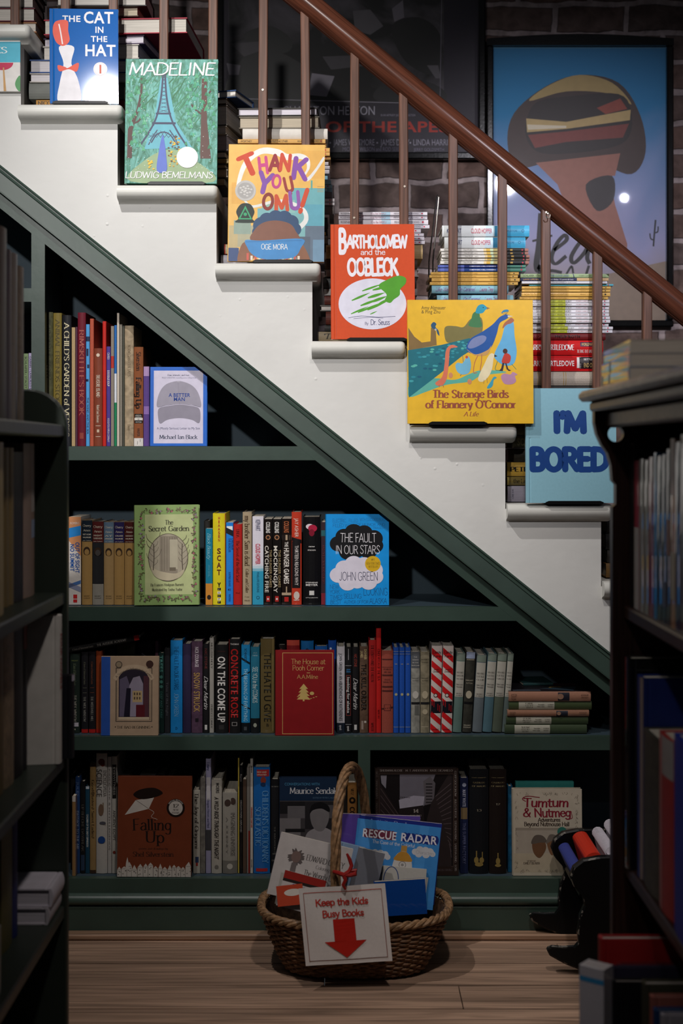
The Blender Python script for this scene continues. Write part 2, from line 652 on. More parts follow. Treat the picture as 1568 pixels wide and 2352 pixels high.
class Art:
    """flat printing on a cover; coordinates are px of the cover rectangle"""
    split = True

    def __init__(s, rect, w, h, y=0.0):
        s.r = rect
        s.w, s.h = w, h
        s.k = 0
        s.y = y
        s.pic, s.txt = MB(), MB()
        s.lines = []

    def map(s, p):
        x0, x1, y0, y1 = s.r
        return (max(0, min(1, (p[0] - x0) / (x1 - x0))) * s.w, max(0, min(1, (y1 - p[1]) / (y1 - y0))) * s.h)

    def _add(s, mb, pts, faces, col, rough=.4, lay=None):
        s.k += 1
        y = s.y - .0002 - .000003 * s.k
        m = col if not isinstance(col, str) else mat(col, rough)
        ly = lay or [0] * len(pts)
        mb.add([(q[0], y - .0000025 * l, q[1]) for q, l in zip((s.map(p) for p in pts), ly)], faces, m)
        s.k += max(ly)

    def poly(s, pts, col):
        s._add(s.pic, pts, [list(range(len(pts)))], col)

    def smooth(s, pts, col, n=5):
        s.poly(catmull(list(pts) + [pts[0]], n)[:-1], col)

    def rect(s, x0, x1, y0, y1, col):
        s.poly([(x0, y1), (x1, y1), (x1, y0), (x0, y0)], col)

    def ell(s, cx, cy, rx, ry, col, n=28):
        v, f = disc(cx, cy, rx, ry, n)
        s._add(s.pic, v, f, col)

    def line(s, pts, w, col, sm=True):
        p = catmull(list(pts)) if sm and len(pts) > 2 else list(pts)
        ww = w if callable(w) else (lambda i, dx, dy: w / 2)
        v, f = ribbon(p, ww)
        s._add(s.pic, v, f, col)

    def frame(s, x0, x1, y0, y1, w, col):
        for a in ((x0, x1, y0, y0 + w), (x0, x1, y1 - w, y1), (x0, x0 + w, y0 + w, y1 - w), (x1 - w, x1, y0 + w, y1 - w)):
            s.rect(*a, col)

    def text(s, t, x0, x1, base, cap, col, style='sans', rot=0, pic=False, **kw):
        v, f, w = text2d(t, style, cap, abs(x1 - x0), **kw)
        c, sn = math.cos(rot), math.sin(rot)
        mb = s.pic if pic else s.txt
        if not pic and s.split:
            mb = MB()
            s.lines.append(mb)
        s._add(mb, [(x0 + p * c + q * sn, base + p * sn - q * c) for p, q in v], f, col, .5, list(TL))

    def arc(s, t, cx, cy, r, a0, a1, cap, col, style='sans'):
        """lettering on an arc, angles in degrees clockwise from the top"""
        a0, a1 = math.radians(a0), math.radians(a1)
        v, f, w = text2d(t, style, cap, abs(a1 - a0) * r)
        s._add(s.txt, [(cx + (r + q) * math.sin(a0 + p / r), cy - (r + q) * math.cos(a0 + p / r)) for p, q in v], f, col, .5, list(TL))

    def done(s, root):
        if s.pic.v:
            s.pic.obj('cover_picture', root)
        for mb in s.lines + ([s.txt] if s.txt.v else []):
            mb.obj('title_lettering', root)


# ------------------------------------------------------------------ books
def book(M, w, h, t, col, label, group=None, hard=True, kind=None, page='#cfc6b6', spine=(), art=None, name=None,
         bulge=None, edge=None, rough=None, sig=True):
    """book in its own frame: x from spine (0) to fore-edge (w), y from front cover (0) to back (t), z up"""
    nm = name or ('hardcover_book' if hard else 'paperback_book')
    root = thing(nm, label, 'book', M, group)
    kd = kind or ('plain' if hard else 'gloss')
    cm = mat(col, rough if rough is not None else (.5 if hard else .35), kd)
    b = min(.0026 if hard else .0009, t * .2)
    ov = .003 if hard else .0004
    bl = bulge if bulge is not None else (min(.004, t * .12) if hard else .0006)

    def sx(v):            # spine surface, v across the thickness 0..1
        return -bl * (1 - (2 * v - 1) ** 2)
    ns = 6
    out = [(w, 0)]
    if hard and t > .008:
        out += [(.011, 0), (.0085, .0011), (.006, 0)]
    out += [(sx(i / ns), t * i / ns) for i in range(ns + 1)]
    if hard and t > .008:
        out += [(.006, t), (.0085, t - .0011), (.011, t)]
    out += [(w, t), (w, t - b)]
    inn = [(b + .001, t - b), (b + .001, b), (w, b)]
    pts = out + inn
    n = len(pts)
    ni = len(out)
    # faces: walls plus caps split in strips
    v = [(p[0], p[1], 0) for p in pts] + [(p[0], p[1], h) for p in pts]
    f = []
    for i in range(n):
        j = (i + 1) % n
        f.append([i, j, n + j, n + i])
    f.append(list(range(n - 1, -1, -1)))
    f.append(list(range(n, 2 * n)))
    mk('cover', v, f, cm, root)
    pm = mat(page, .8, 'page')
    mk('page_block', *boxvf(b + .0008, w - ov, b, t - b, ov, h - ov), pm, root)
    # spine printing
    bands, let = MB(), MB()
    e = .00025
    lt = 0
    for it in spine:
        k = it[0]
        if k == 'b':                       # band: a0 a1 colour [v0 v1]
            a0, a1, c = it[1:4]
            v0, v1 = it[4:6] if len(it) > 4 else (0.02, .98)
            q = 6
            vv = []
            for i in range(q + 1):
                y = v0 + (v1 - v0) * i / q
                vv += [(sx(y) - e, t * y, h * (1 - a0)), (sx(y) - e, t * y, h * (1 - a1))]
            bands.add(vv, [[2 * i, 2 * i + 1, 2 * i + 3, 2 * i + 2] for i in range(q)], mat(c, .4))
            e += .00003
        elif k == 'd':                     # diagonal stripe: a0 a1 colour skew
            a0, a1, c, skw = it[1:5]
            q = 6
            vv = []
            for i in range(q + 1):
                y = .01 + .98 * i / q
                dz = skw * y
                vv += [(sx(y) - e, t * y, max(0.001, min(h, h * (1 - a0 - dz)))), (sx(y) - e, t * y, max(0, min(h - .001, h * (1 - a1 - dz))))]
            bands.add(vv, [[2 * i, 2 * i + 1, 2 * i + 3, 2 * i + 2] for i in range(q)], mat(c, .4))
        elif k == 'o':                     # dot: a v r colour
            a, vy, r, c = it[1:5]
            p, ff = disc(0, 0, r * t, r * t * (it[5] if len(it) > 5 else 1), 14)
            bands.add([(sx(vy) - e - .0002, t * vy + q[0], h * (1 - a) + q[1]) for q in p], ff, mat(c, .4))
            e += .00003
        elif k == 'v':                     # running down: text a0 a1 size colour style off
            tx, a0, a1, sz, c, stl = it[1:7]
            off = it[7] if len(it) > 7 else 0
            kw = it[8] if len(it) > 8 else {}
            p, ff, ww = text2d(tx, stl, sz * t, (a1 - a0) * h, **kw)
            vv = []
            for q, l in zip(p, TL):
                y = t / 2 - (q[1] - sz * t / 2) - off * t
                vv.append((sx(max(0, min(1, y / t))) - e - .00035 - bl * (.6 * sz) ** 2 - l * .000003, y, h * (1 - a0) - q[0]))
            let.add(vv, ff, mat(c, .4))
        elif k == 'h':                     # upright line across the spine: text a size width colour style
            tx, a, sz, wd, c, stl = it[1:7]
            p, ff, ww = text2d(tx, stl, sz * t, wd * t)
            vv = []
            for q, l in zip(p, TL):
                y = t / 2 - (q[0] - ww / 2)
                vv.append((sx(max(0, min(1, y / t))) - e - .00035 - bl * (.6 * sz) ** 2 - l * .000003, y, h * (1 - a) + q[1]))
            let.add(vv, ff, mat(c, .4))
        elif k == 'c':                     # letters stacked down the spine: text a0 a1 size colour style
            tx, a0, a1, sz, c, stl = it[1:7]
            for i, ch in enumerate(tx):
                p, ff, ww = text2d(ch, stl, sz * t, sz * t * .8)
                vv = [(sx(.5) - e - .0004 - l * .000003, t / 2 - (q[0] - ww / 2), h * (1 - (a0 + (a1 - a0) * (i + .9) / len(tx))) + q[1]) for q, l in zip(p, TL)]
                let.add(vv, ff, mat(c, .4))
    if bands.v:
        bands.obj('spine_band', root)
    if let.v:
        let.obj('spine_lettering', root)
    if art:
        A = Art(art[0], w, h, 0)
        art[1](A)
        A.done(root)
    return root


def boxvf(x0, x1, y0, y1, z0, z1):
    v = [(x, y, z) for x in (x0, x1) for y in (y0, y1) for z in (z0, z1)]
    return v, [(0, 1, 3, 2), (4, 6, 7, 5), (0, 4, 5, 1), (2, 3, 7, 6), (0, 2, 6, 4), (1, 5, 7, 3)]


RZ = lambda d: Matrix.Rotation(math.radians(d), 4, 'Z')
RX = lambda d: Matrix.Rotation(math.radians(d), 4, 'X')
RY = lambda d: Matrix.Rotation(math.radians(d), 4, 'Y')
T = lambda x, y, z: Matrix.Translation((x, y, z))


def M_spine(xr, Y, z, lean=0, yaw=0):       # standing, spine towards -y
    return T(xr, Y, z) @ RY(lean) @ RZ(90 + yaw)


def M_lie(xr, Y, ztop, yaw=0):               # lying on its side, spine towards -y
    return T(xr, Y, ztop) @ RZ(yaw) @ RY(-90) @ RZ(90)


def M_fore(xl, Y, ztop, w, yaw=0):           # lying, fore-edge towards -y; (xl, Y) is the near left corner, w goes back
    return T(xl, Y, ztop) @ RZ(yaw) @ T(0, w, 0) @ RZ(180) @ RY(-90) @ RZ(90)

# ------------------------------------------------------------------ the setting
GREEN, GREENIN = '#34453d', '#35434c'
WHITE = '#dad9d6'

fl = MB()
wood = mat('#a88b76', .5, 'woodx')
rr = random.Random(3)
y = -3.2
while y < 1.05:
    x = -2.2 - rr.random()
    while x < 2.4:
        ln = rr.uniform(1.1, 2.2)
        fl.box(x + .0012, x + ln - .0012, y + .0022, y + .1278, -.03, rr.uniform(-.0012, 0), wood)
        x += ln
    y += .13
tag(fl.obj('floor'), kind='structure')

b = MB()
b.box(-2.4, 2.6, 1.0, 1.1, -.03, 3.4, mat('#6b4a42', .9, 'brick'))
tag(b.obj('wall_back'), kind='structure')

# stair geometry, px: top of tread, span of its nosing, end of the wall beneath it
TREADS = [(62, -240, 75, 48), (245, 48, 285, 270), (429, 273, 503, 497), (607, 497, 737, 717), (785, 716, 930, 940),
          (977, 940, 1184, 1160), (1157, 1162, 1405, 1380), (1335, 1382, 1625, 1600), (1513, 1602, 1845, 1820)]


def dg(px, off):                     # diagonal of the under-stair trim
    return off + .80 * px


wpts = [W(-260, dg(-260, 400))]
low = W(1900, dg(1900, 400))
wpts.append(low)
top = []
for k, (ty, xl, xr, we) in enumerate(TREADS):
    x0 = TREADS[k - 1][3] if k else -260
    top += [W(x0, ty + 12), W(we, ty + 12)]
wpts += list(reversed(top))
wb = MB()
wb.prism([(p.x, p.z) for p in wpts], 0, .035, mat(WHITE, .6, 'plaster'))
tag(wb.obj('wall_stair'), kind='structure')

stair = thing('staircase', 'old painted staircase with white nosings and brown wooden rail, climbing towards the brick wall', 'staircase')
wp = mat('#d2d1cb', .35, 'paint')
rp = mat('#5d5b57', .6, 'paint')
for k, (ty, xl, xr, we) in enumerate(TREADS):
    zt = Z(ty)
    m = MB()
    x0, x1 = X(xl), X(xr)
    th = .034
    # rounded nosing: profile in y,z swept along x, and a rounded free end
    prof = []
    for i in range(9):
        a = pi / 2 + pi * i / 8
        prof.append((-.018 + .017 * math.cos(a), zt - .017 + .017 * math.sin(a)))
    prof += [(-.004, zt - th - .004), (.0, zt - th - .008), (.96, zt - th), (.96, zt)]
    n = len(prof)
    secs = [(x0, 1)] + [(x1 - .012 + .012 * math.sin(q * pi / 8), math.cos(q * pi / 8)) for q in range(4)]
    v, f = [], []
    for xx, s in secs:
        for (yy, zz) in prof:
            zc = zt - .017
            v.append((xx, yy if yy > .1 else (yy * (.55 + .45 * s)), zc + (zz - zc) * (.45 + .55 * s)))
    for i in range(len(secs) - 1):
        for j in range(n):
            j2 = (j + 1) % n
            f.append([i * n + j, i * n + j2, (i + 1) * n + j2, (i + 1) * n + j])
    f += [list(range(n - 1, -1, -1)), [(len(secs) - 1) * n + j for j in range(n)]]
    m.add(v, f, wp)
    m.obj('tread', stair, True)
    if k < len(TREADS) - 1:
        r = MB()
        xe = X(we)
        r.box(xe - .02, xe, .035, .96, Z(TREADS[k + 1][0]) + .0005, zt - th, rp)
        r.obj('riser', stair)


def tread_z(px):
    for ty, xl, xr, we in TREADS:
        if px < we + 8:
            return Z(ty)
    return Z(TREADS[-1][0])


# balusters and hand rail
YB = .036
bw = mat('#6b4a3c', .38, 'wood')
railpts = [(560, -112), (640, -46), (700, 3), (784, 72), (930, 192), (1060, 299), (1180, 397), (1300, 495), (1430, 600), (1568, 711), (1720, 834), (1840, 930)]


def raily(px):
    for (a, c), (e, g) in zip(railpts, railpts[1:]):
        if px <= e:
            return c + (g - c) * (px - a) / (e - a)
    return railpts[-1][1]


for i, px in enumerate([36, 150, 262, 376, 488, 601, 706, 813, 929, 1040, 1152, 1254, 1370, 1485, 1597]):
    z0 = tread_z(px)
    z1 = Z(raily(px) + 2, YB)
    m = MB()
    x = X(px, YB)
    wd = .0108
    ln = (z1 - z0)
    dxl = [.0, .002, -.001, .001, .0015, .003, -.004, .001, -.002, 0, .001, -.001, .001, 0, 0][i]
    v = []
    for zz, dx in ((0, 0), (ln * .5, dxl), (ln, dxl * 1.6)):
        for (sx, sy) in ((-1, -.8), (-.8, -1), (.8, -1), (1, -.8), (1, 1), (-1, 1)):
            v.append((sx * wd + dx, sy * wd, zz))
    f = [[a * 6 + j, a * 6 + (j + 1) % 6, a * 6 + 6 + (j + 1) % 6, a * 6 + 6 + j] for a in (0, 1) for j in range(6)]
    f += [[5, 4, 3, 2, 1, 0], [12, 13, 14, 15, 16, 17]]
    m.add(v, f, bw)
    o = m.obj('baluster', stair)
    o.location = (x, YB, z0)

hr = MB()
P = [W(a, c, YB) for a, c in railpts]
L0 = (P[-1] - P[0])
ang = math.atan2(-L0.z, L0.x)
# built along local z so the grain follows it
Rm = Matrix.Rotation(pi / 2 + ang, 4, 'Y')
inv = Rm.inverted()
hr.tube([inv @ (p - P[0]) for p in P], .0295, mat('#5c3527', .24, 'wood'), 24)
# flat fillet under the round
hr.tube([inv @ (p - P[0] + Vector((-.004, 0, -.027))) for p in P], .009, mat('#4a2a1f', .4, 'wood'), 8)
ho = hr.obj('handrail', stair, True)
ho.matrix_world = T(*P[0]) @ Rm
hk = MB()
hp = W(1257, 487, .02)
hk.tube([(hp.x, .03, hp.z), (hp.x, .012, hp.z), (hp.x + .001, .006, hp.z - .004), (hp.x + .004, .004, hp.z - .010),
         (hp.x + .003, .004, hp.z - .016), (hp.x - .003, .004, hp.z - .017), (hp.x - .006, .004, hp.z - .012)], .0014, mat('#c7beb0', .3, 'metal'), 8)
hk.tube([(hp.x, .026, hp.z), (hp.x, .022, hp.z)], .0045, mat('#c7beb0', .3, 'metal'), 12)
o = hk.obj('hook', stair, True)
for (px, py) in ((603, 206), (813, 500), (929, 428)):
    sc = MB()
    q = W(px, py, .024)
    sc.tube([(q.x, .025, q.z), (q.x, .0235, q.z)], .0027, mat('#8f857a', .35, 'metal'), 10)
    sc.obj('screw', stair)

# ------------------------------------------------------------------ bookcase under the stairs
gp = mat(GREEN, .37, 'enamel')
gi = mat(GREENIN, .6, 'paint')
cab = thing('built_in_bookcase', 'green painted bookcase built into the slope under the white staircase', 'bookcase')
YF, YK = -.02, .30


def zz(py): return Z(py, YF)


SHELF = [zz(1025), zz(1394), zz(1692), zz(2018)]
SHB = [zz(1057), zz(1426), zz(1723), zz(2055)]
# sloping face board
m = MB()
m.prism([(X(-260, YF), zz(dg(-260, 478))), (X(1640, YF), zz(dg(1640, 478))), (X(1640, YF), zz(dg(1640, 436))), (X(-260, YF), zz(dg(-260, 436)))], YF, 0, gp)
m.obj('face_board', cab)
# moulding above it: profile (offset in px from the upper edge, y)
prof = [(-2, -.001), (-2, -.010), (3, -.013), (5, -.009), (8, -.009), (9, -.028), (14, -.031), (16, -.0285), (57, -.036), (61, -.036), (63, -.0202), (63, -.001)]
m = MB()
v, f = [], []
for px in (-260, 1640):
    for o_, yy in prof:
        v.append((X(px, 0), yy, Z(dg(px, 380 + o_))))
n = len(prof)
for j in range(n):
    j2 = (j + 1) % n
    f.append([j, j2, n + j2, n + j])
f += [list(range(n)), list(range(2 * n - 1, n - 1, -1))]
m.add(v, f, gp)
m.obj('moulding', cab)
xl, xr = X(-260, YF), X(1560, YF)


def xd(z):       # x where the lower edge of the sloping board reaches height z
    py = 1040 - (z - ZC) / (D + YF) * F
    return X((py - 478) / .80, YF)


for i in range(4):
    m = MB()
    e = min(xr, xd(SHELF[i]) + .05)
    ef = min(xr, xd(SHB[i]) + .012)
    x0s = X(72, YF)
    m.box(x0s, xd(SHELF[i]) - .002 if i < 2 else xr, .0, YK, SHB[i] + .004, SHELF[i] - .0005, gi)
    pts = [(x0s, SHB[i]), (ef if i < 2 else xr, SHB[i]), (xd(SHELF[i]) if i < 2 else xr, SHELF[i]), (x0s, SHELF[i])]
    m.prism(pts, YF + .0003, .0, gp)
    m.obj('shelf', cab)
# short shelves of the bay beyond the post
for py in (662, 945):
    m = MB()
    m.box(xl, X(72, YF), YF + .0003, YK, zz(py + 31), zz(py), gp)
    m.obj('shelf', cab)
m = MB()
xp0, xp1 = X(72, YF), X(103, YF)
m.prism([(xp0, 0.0), (xp1, 0.0), (xp1, zz(dg(103, 474))), (xp0, zz(dg(72, 474)))], YF - .0002, .0, gp)
m.prism([(xp0 + .002, 0.0), (xp1 - .02, 0.0), (xp1 - .02, zz(dg(90, 480))), (xp0 + .002, zz(dg(72, 480)))], 0, YK, gi)
m.obj('upright', cab)
m = MB()
m.box(X(822, YF), X(850, YF), YF + .0004, 0, SHELF[3], SHB[2], gp)
m.box(X(824, YF), X(848, YF), 0, YK, SHELF[3], SHB[2] + .004, gi)
m.obj('divider', cab)
# back panel below the slope, and the sloping underside of the stair
m = MB()
def zl(px): return Z(dg(px, 446))
m.prism([(X(-260), .0), (X(1640), .0), (X(1640), max(.01, zl(1640))), (X(1290), zl(1290)), (X(-260), zl(-260))], YK, YK + .012, gi)
m.obj('back_panel', cab)
m = MB()
m.prism([(X(-260), zl(-260)), (X(1640), zl(1640)), (X(1640), zl(1640) + .012), (X(-260), zl(-260) + .012)], .0, YK + .012, gi)
m.obj('soffit', cab)

# base below the bookcase
b = MB()
b.box(xl, xr, YF, 0, .0, SHB[3], gp)
b.box(xl, xr, -.030, -.02, .0, Z(2082, -.03), gp, .002)
b.obj('baseboard_stair')['kind'] = 'structure'
b = MB()
pr = [(-.02, Z(2054, -.03)), (-.027, Z(2056, -.03)), (-.033, Z(2060, -.03)), (-.037, Z(2067, -.03)), (-.036, Z(2074, -.03)), (-.031, Z(2079, -.03)), (-.02, Z(2081, -.03))]
v = [(x, yy, z) for x in (xl, xr) for yy, z in pr]
n = len(pr)
b.add(v, [[j, (j + 1) % n, n + (j + 1) % n, n + j] for j in range(n)], gp)
b.obj('trim_1', None, True)['kind'] = 'structure'
b = MB()
b.box(xl, xr, -.062, -.03, 0, .014, mat('#a08068', .5, 'woodx'), .003)
b.obj('trim_2')['kind'] = 'structure'

# ------------------------------------------------------------------ posters on the brick wall
YW = .985
fb = mat('#0b0b0c', .18, 'gloss')


def poster(label, px0, px1, py0, py1, fw, arch=0, art=None, base=None):
    x0, x1, z1, z0 = X(px0, YW), X(px1, YW), Z(py0, YW), Z(py1, YW)
    root = thing('framed_poster', label, 'poster', T(x0, YW, z0))
    w, h = x1 - x0, z1 - z0
    f = fw
    m = MB()
    for (a, c, e, g) in ((0, w, 0, f), (0, f, f, h - f), (w - f, w, f, h - f)):
        m.box(a, c, -.018, .012, e, g, fb, .004)
    tp = [(0, h - f), (w, h - f), (w, h)] + [(w * (1 - i / 12), h + arch * math.sin(pi * i / 12)) for i in range(1, 12)] + [(0, h)]
    m.prism(tp, -.018, .012, fb)
    m.obj('frame', root)
    bk = MB()
    bk.box(f - .004, w - f + .004, .0, .004, f - .004, h - f + .004, base)
    bk.obj('sheet', root)
    A = Art((px0, px1, py0, py1), w, h, 0)
    art(A)
    A.done(root)
    gl = MB()
    gl.box(f - .003, w - f + .003, -.012, -.0105, f - .003, h - f + .003, GLASS)
    gl.obj('glass', root)
    return root


GLASS = bpy.data.materials.new('clear_glazing')
GLASS.use_nodes = True
_nt = GLASS.node_tree
_nt.nodes.remove(_nt.nodes['Principled BSDF'])
_t = _nt.nodes.new('ShaderNodeBsdfTransparent')
_g = _nt.nodes.new('ShaderNodeBsdfGlossy')
_g.inputs['Roughness'].default_value = .02
_fr = _nt.nodes.new('ShaderNodeFresnel')
_fr.inputs['IOR'].default_value = 1.45
_ms = _nt.nodes.new('ShaderNodeMixShader')
_nt.links.new(_fr.outputs[0], _ms.inputs[0])
_nt.links.new(_t.outputs[0], _ms.inputs[1])
_nt.links.new(_g.outputs[0], _ms.inputs[2])
_nt.links.new(_ms.outputs[0], _nt.nodes['Material Output'].inputs[0])


def art_dark(A):
    pur = '#1d1526'
    A.rect(524, 1090, -300, 352, pur)
    A.rect(526, 1019, -300, 232, mat('#333333', .5, 'murk'))
    g = ['#6a6570', '#57535a', '#3c383f', '#0c0b0d', '#151317', '#7d7884']
    # plain tonal shapes in the place of the photograph
    A.smooth([(526, 230), (560, 130), (640, 120), (720, 170), (760, 232)], g[3])
    A.smooth([(900, 60), (960, 40), (1010, 80), (1000, 170), (930, 140)], g[3])
    A.smooth([(560, 80), (620, 60), (668, 90), (660, 120), (600, 118)], g[3])
    A.smooth([(870, 200), (940, 180), (1010, 200), (1015, 232), (870, 232)], g[4])
    A.poly([(716, 168), (768, 175), (750, 222), (706, 218)], g[5])
    A.poly([(520, 145), (552, 150), (548, 172), (526, 172)], g[0])
    A.poly([(810, 25), (850, 22), (880, 60), (850, 80), (815, 70)], g[1])
    A.poly([(740, 130), (860, 125), (850, 150), (760, 160)], g[2])
    A.poly([(980, 150), (1006, 150), (1012, 180), (1000, 180)], g[1])
    A.poly([(900, 20), (925, 0), (928, 40), (905, 50)], g[0])
    A.poly([(530, 100), (600, 95), (610, 112), (560, 130)], g[2])
    A.line([(526, 226), (1020, 239)], 1.6, '#8b8692')
    A.line([(1019, -300), (1010, 236)], 1.4, '#6f6a78')
    A.text('CHARLTON HESTON', 648, 862, 264, 20, '#a7a4b2', 'sans')
    A.text('IN AN ARTHUR P. JACOBS PRODUCTION', 874, 954, 267, 5, '#8d889a')
    A.text('PLANET OF THE APES', 560, 1030, 303, 24, '#a8382f', 'bold')
    A.text('KIM HUNTER', 620, 748, 334, 13, '#8f8b9b')
    for (t, a, c) in (('JAMES WHITMORE', 766, 860), ('JAMES DALY', 874, 940), ('LINDA HARRISON', 948, 1056)):
        A.text(t, a, c, 334, 14, '#8f8b9b')
    for px in (758, 866, 942):
        A.ell(px, 328, 2, 2, '#8f8b9b', 10)
    A.text('MICHAEL WILSON and ROD SERLING', 786, 935, 350 - 3, 9, '#716c80')
    A.text('JERRY GOLDSMITH', 950, 1020, 347, 7, '#716c80')


def art_blue(A):
    # plain colour masses of the same size and colours as the print in the photograph
    A.rect(1120, 1528, 112, 742, mat('#4a86a8', .5, 'sky'))
    A.smooth([(1165, 330), (1180, 260), (1250, 200), (1330, 172), (1420, 190), (1470, 265), (1482, 350), (1450, 400), (1380, 380), (1270, 372), (1190, 385)], '#3a2926')
    A.smooth([(1215, 232), (1260, 196), (1330, 172), (1405, 190), (1450, 240), (1400, 215), (1300, 210)], '#a8905a')
    A.poly([(1230, 374), (1424, 352), (1412, 404), (1400, 404), (1412, 470), (1440, 560), (1438, 640), (1330, 560), (1280, 424)], '#8f5d50')
    A.smooth([(1345, 424), (1405, 404), (1408, 460), (1370, 484)], '#2b2428')
    # dusk landscape: dark sky, gilt and red bands of light
    A.smooth([(1206, 290), (1230, 236), (1300, 222), (1420, 216), (1450, 262), (1440, 320), (1380, 344), (1262, 354), (1218, 336)], '#241a1b')
    A.poly([(1208, 272), (1300, 280), (1448, 252), (1446, 276), (1300, 296), (1210, 304)], '#b39a66')
    A.poly([(1210, 286), (1300, 289), (1300, 294), (1212, 298)], '#cfc4ae')
    A.poly([(1212, 310), (1300, 302), (1444, 284), (1430, 316), (1300, 326), (1228, 340)], '#74302a')
    A.poly([(1370, 248), (1424, 226), (1440, 250), (1390, 262)], '#8a3b2c')
    # hand-brushed lettering
    k = '#1c191d'
    wv = lambda i, dx, dy: 4.2 + 3.2 * abs(dy)
    A.line([(1243, 490), (1238, 560), (1232, 606), (1236, 622), (1243, 610)], wv, k)
    A.line([(1222, 554), (1244, 548), (1268, 541)], 5, k)
    A.line([(1272, 575), (1300, 552), (1296, 540), (1278, 560), (1266, 592), (1276, 606), (1300, 588)], lambda i, a, c: 3 + 2 * abs(c), k)
    A.line([(1352, 556), (1336, 552), (1312, 588), (1318, 604), (1342, 580), (1356, 552), (1348, 590), (1354, 606)], lambda i, a, c: 3 + 2 * abs(c), k)
    A.line([(1228, 634), (1262, 622), (1290, 626)], 7, k)
    A.line([(1300, 630), (1312, 612), (1316, 628)], 5, k)
    A.line([(1344, 636), (1352, 610)], 6, k)
    A.line([(1404, 660), (1424, 672), (1440, 650), (1436, 620)], 6, k)
    A.line([(1505, 505), (1502, 540), (1500, 566)], 4, '#24282e')
    A.line([(1492, 536), (1494, 548), (1502, 552)], 3, '#24282e')
    A.line([(1511, 520), (1510, 532), (1503, 535)], 3, '#24282e')
    A.poly([(1120, 690), (1528, 600), (1528, 742), (1120, 742)], '#8d7b6c')


poster('dark purple framed film poster with grey picture and red title lettering, behind the rail', 497, 1114, -330, 368, .022, 0, art_dark, mat('#1d1526', .5))
poster('blue framed poster with arched black frame and brush lettering, on the brick wall', 1116, 1544, 92, 752, .021, .014, art_blue, mat('#4a86a8', .5))

# ------------------------------------------------------------------ picture books shown on the step ends
blk = mat('#0c0c0d', .35)


def easel(px0, px1, ty, label, yb=-.0235):
    """black metal book rest: a lipped base plate and a back plate"""
    z = Z(ty)
    x0, x1 = X(px0), X(px1)
    root = thing('book_rest', label, 'book rest', T((x0 + x1) / 2, 0, z + .0006), 'black book rests on the steps')
    w = (x1 - x0) / 2
    m = MB()
    m.prism([(-w, .0), (w, .0), (w + .004, .0016), (-w - .004, .0016)], yb + .0004, .014, blk)
    m.prism([(-w, .0), (w, .0), (w + .004, .004), (w - .004, .0075), (-w + .004, .0075), (-w - .004, .004)], yb - .0022, yb + .0004, blk)
    m.obj('base_plate', root)
    m = MB()
    m.prism([(-w * .6, .001), (w * .6, .001), (w * .6, .09), (w * .45, .1), (-w * .45, .1), (-w * .6, .09)], .0128, .014, blk)
    m.obj('back_plate', root)
    return root


def face(rect, Y, t, col, label, art, lean=3, yaw=0, roll=0, group=None, hard=True, kind=None, z=None, **kw):
    x0, x1, y0, y1 = rect
    w = X(x1, Y) - X(x0, Y)
    h = Z(y0, Y) - Z(y1, Y)
    M = T(X(x0, Y), Y, Z(y1, Y) if z is None else z) @ RY(roll) @ RX(-lean) @ RZ(yaw)
    return book(M, w, h, t, col, label, group, hard, kind, art=(rect, art) if art else None, **kw)


GS = 'picture books facing out on the steps'


def art_hat(A):
    w = '#e9e6ea'
    A.line([(121.5, 26), (121.5, 241)], .8, '#0a3f78', False)
    for t, a, c, bs, cp in (('THE', 144, 186, 54.5, 14), ('CAT', 192, 261, 57, 26), ('IN', 218, 239, 79, 14), ('THE', 208.5, 247, 99.5, 13), ('HAT', 194, 266, 132, 26)):
        A.text(t, a, c, bs, cp, w, 'bold')
    A.ell(230, 162, 16, 16, '#e4e0e2')
    A.ell(230, 162, 14, 14, '#d9d0d2')
    A.ell(230, 162, 13, 13, '#e8e4e6')
    A.rect(228, 232, 152, 172, '#c4553a')
    # a plain vase with a red tulip where the drawing is
    A.smooth([(136, 112), (170, 112), (164, 150), (180, 190), (183, 238), (134, 238), (138, 190), (146, 150)], '#dedbe0')
    A.smooth([(122, 78), (128, 55), (155, 52), (157, 75), (160, 98), (146, 110), (130, 102)], '#d8492f')
    A.line([(136, 60), (140, 80), (144, 106)], 3, '#e6dcdc')
    A.smooth([(133, 154), (150, 158), (156, 160), (180, 148), (176, 168), (158, 163), (137, 168)], '#d8492f')


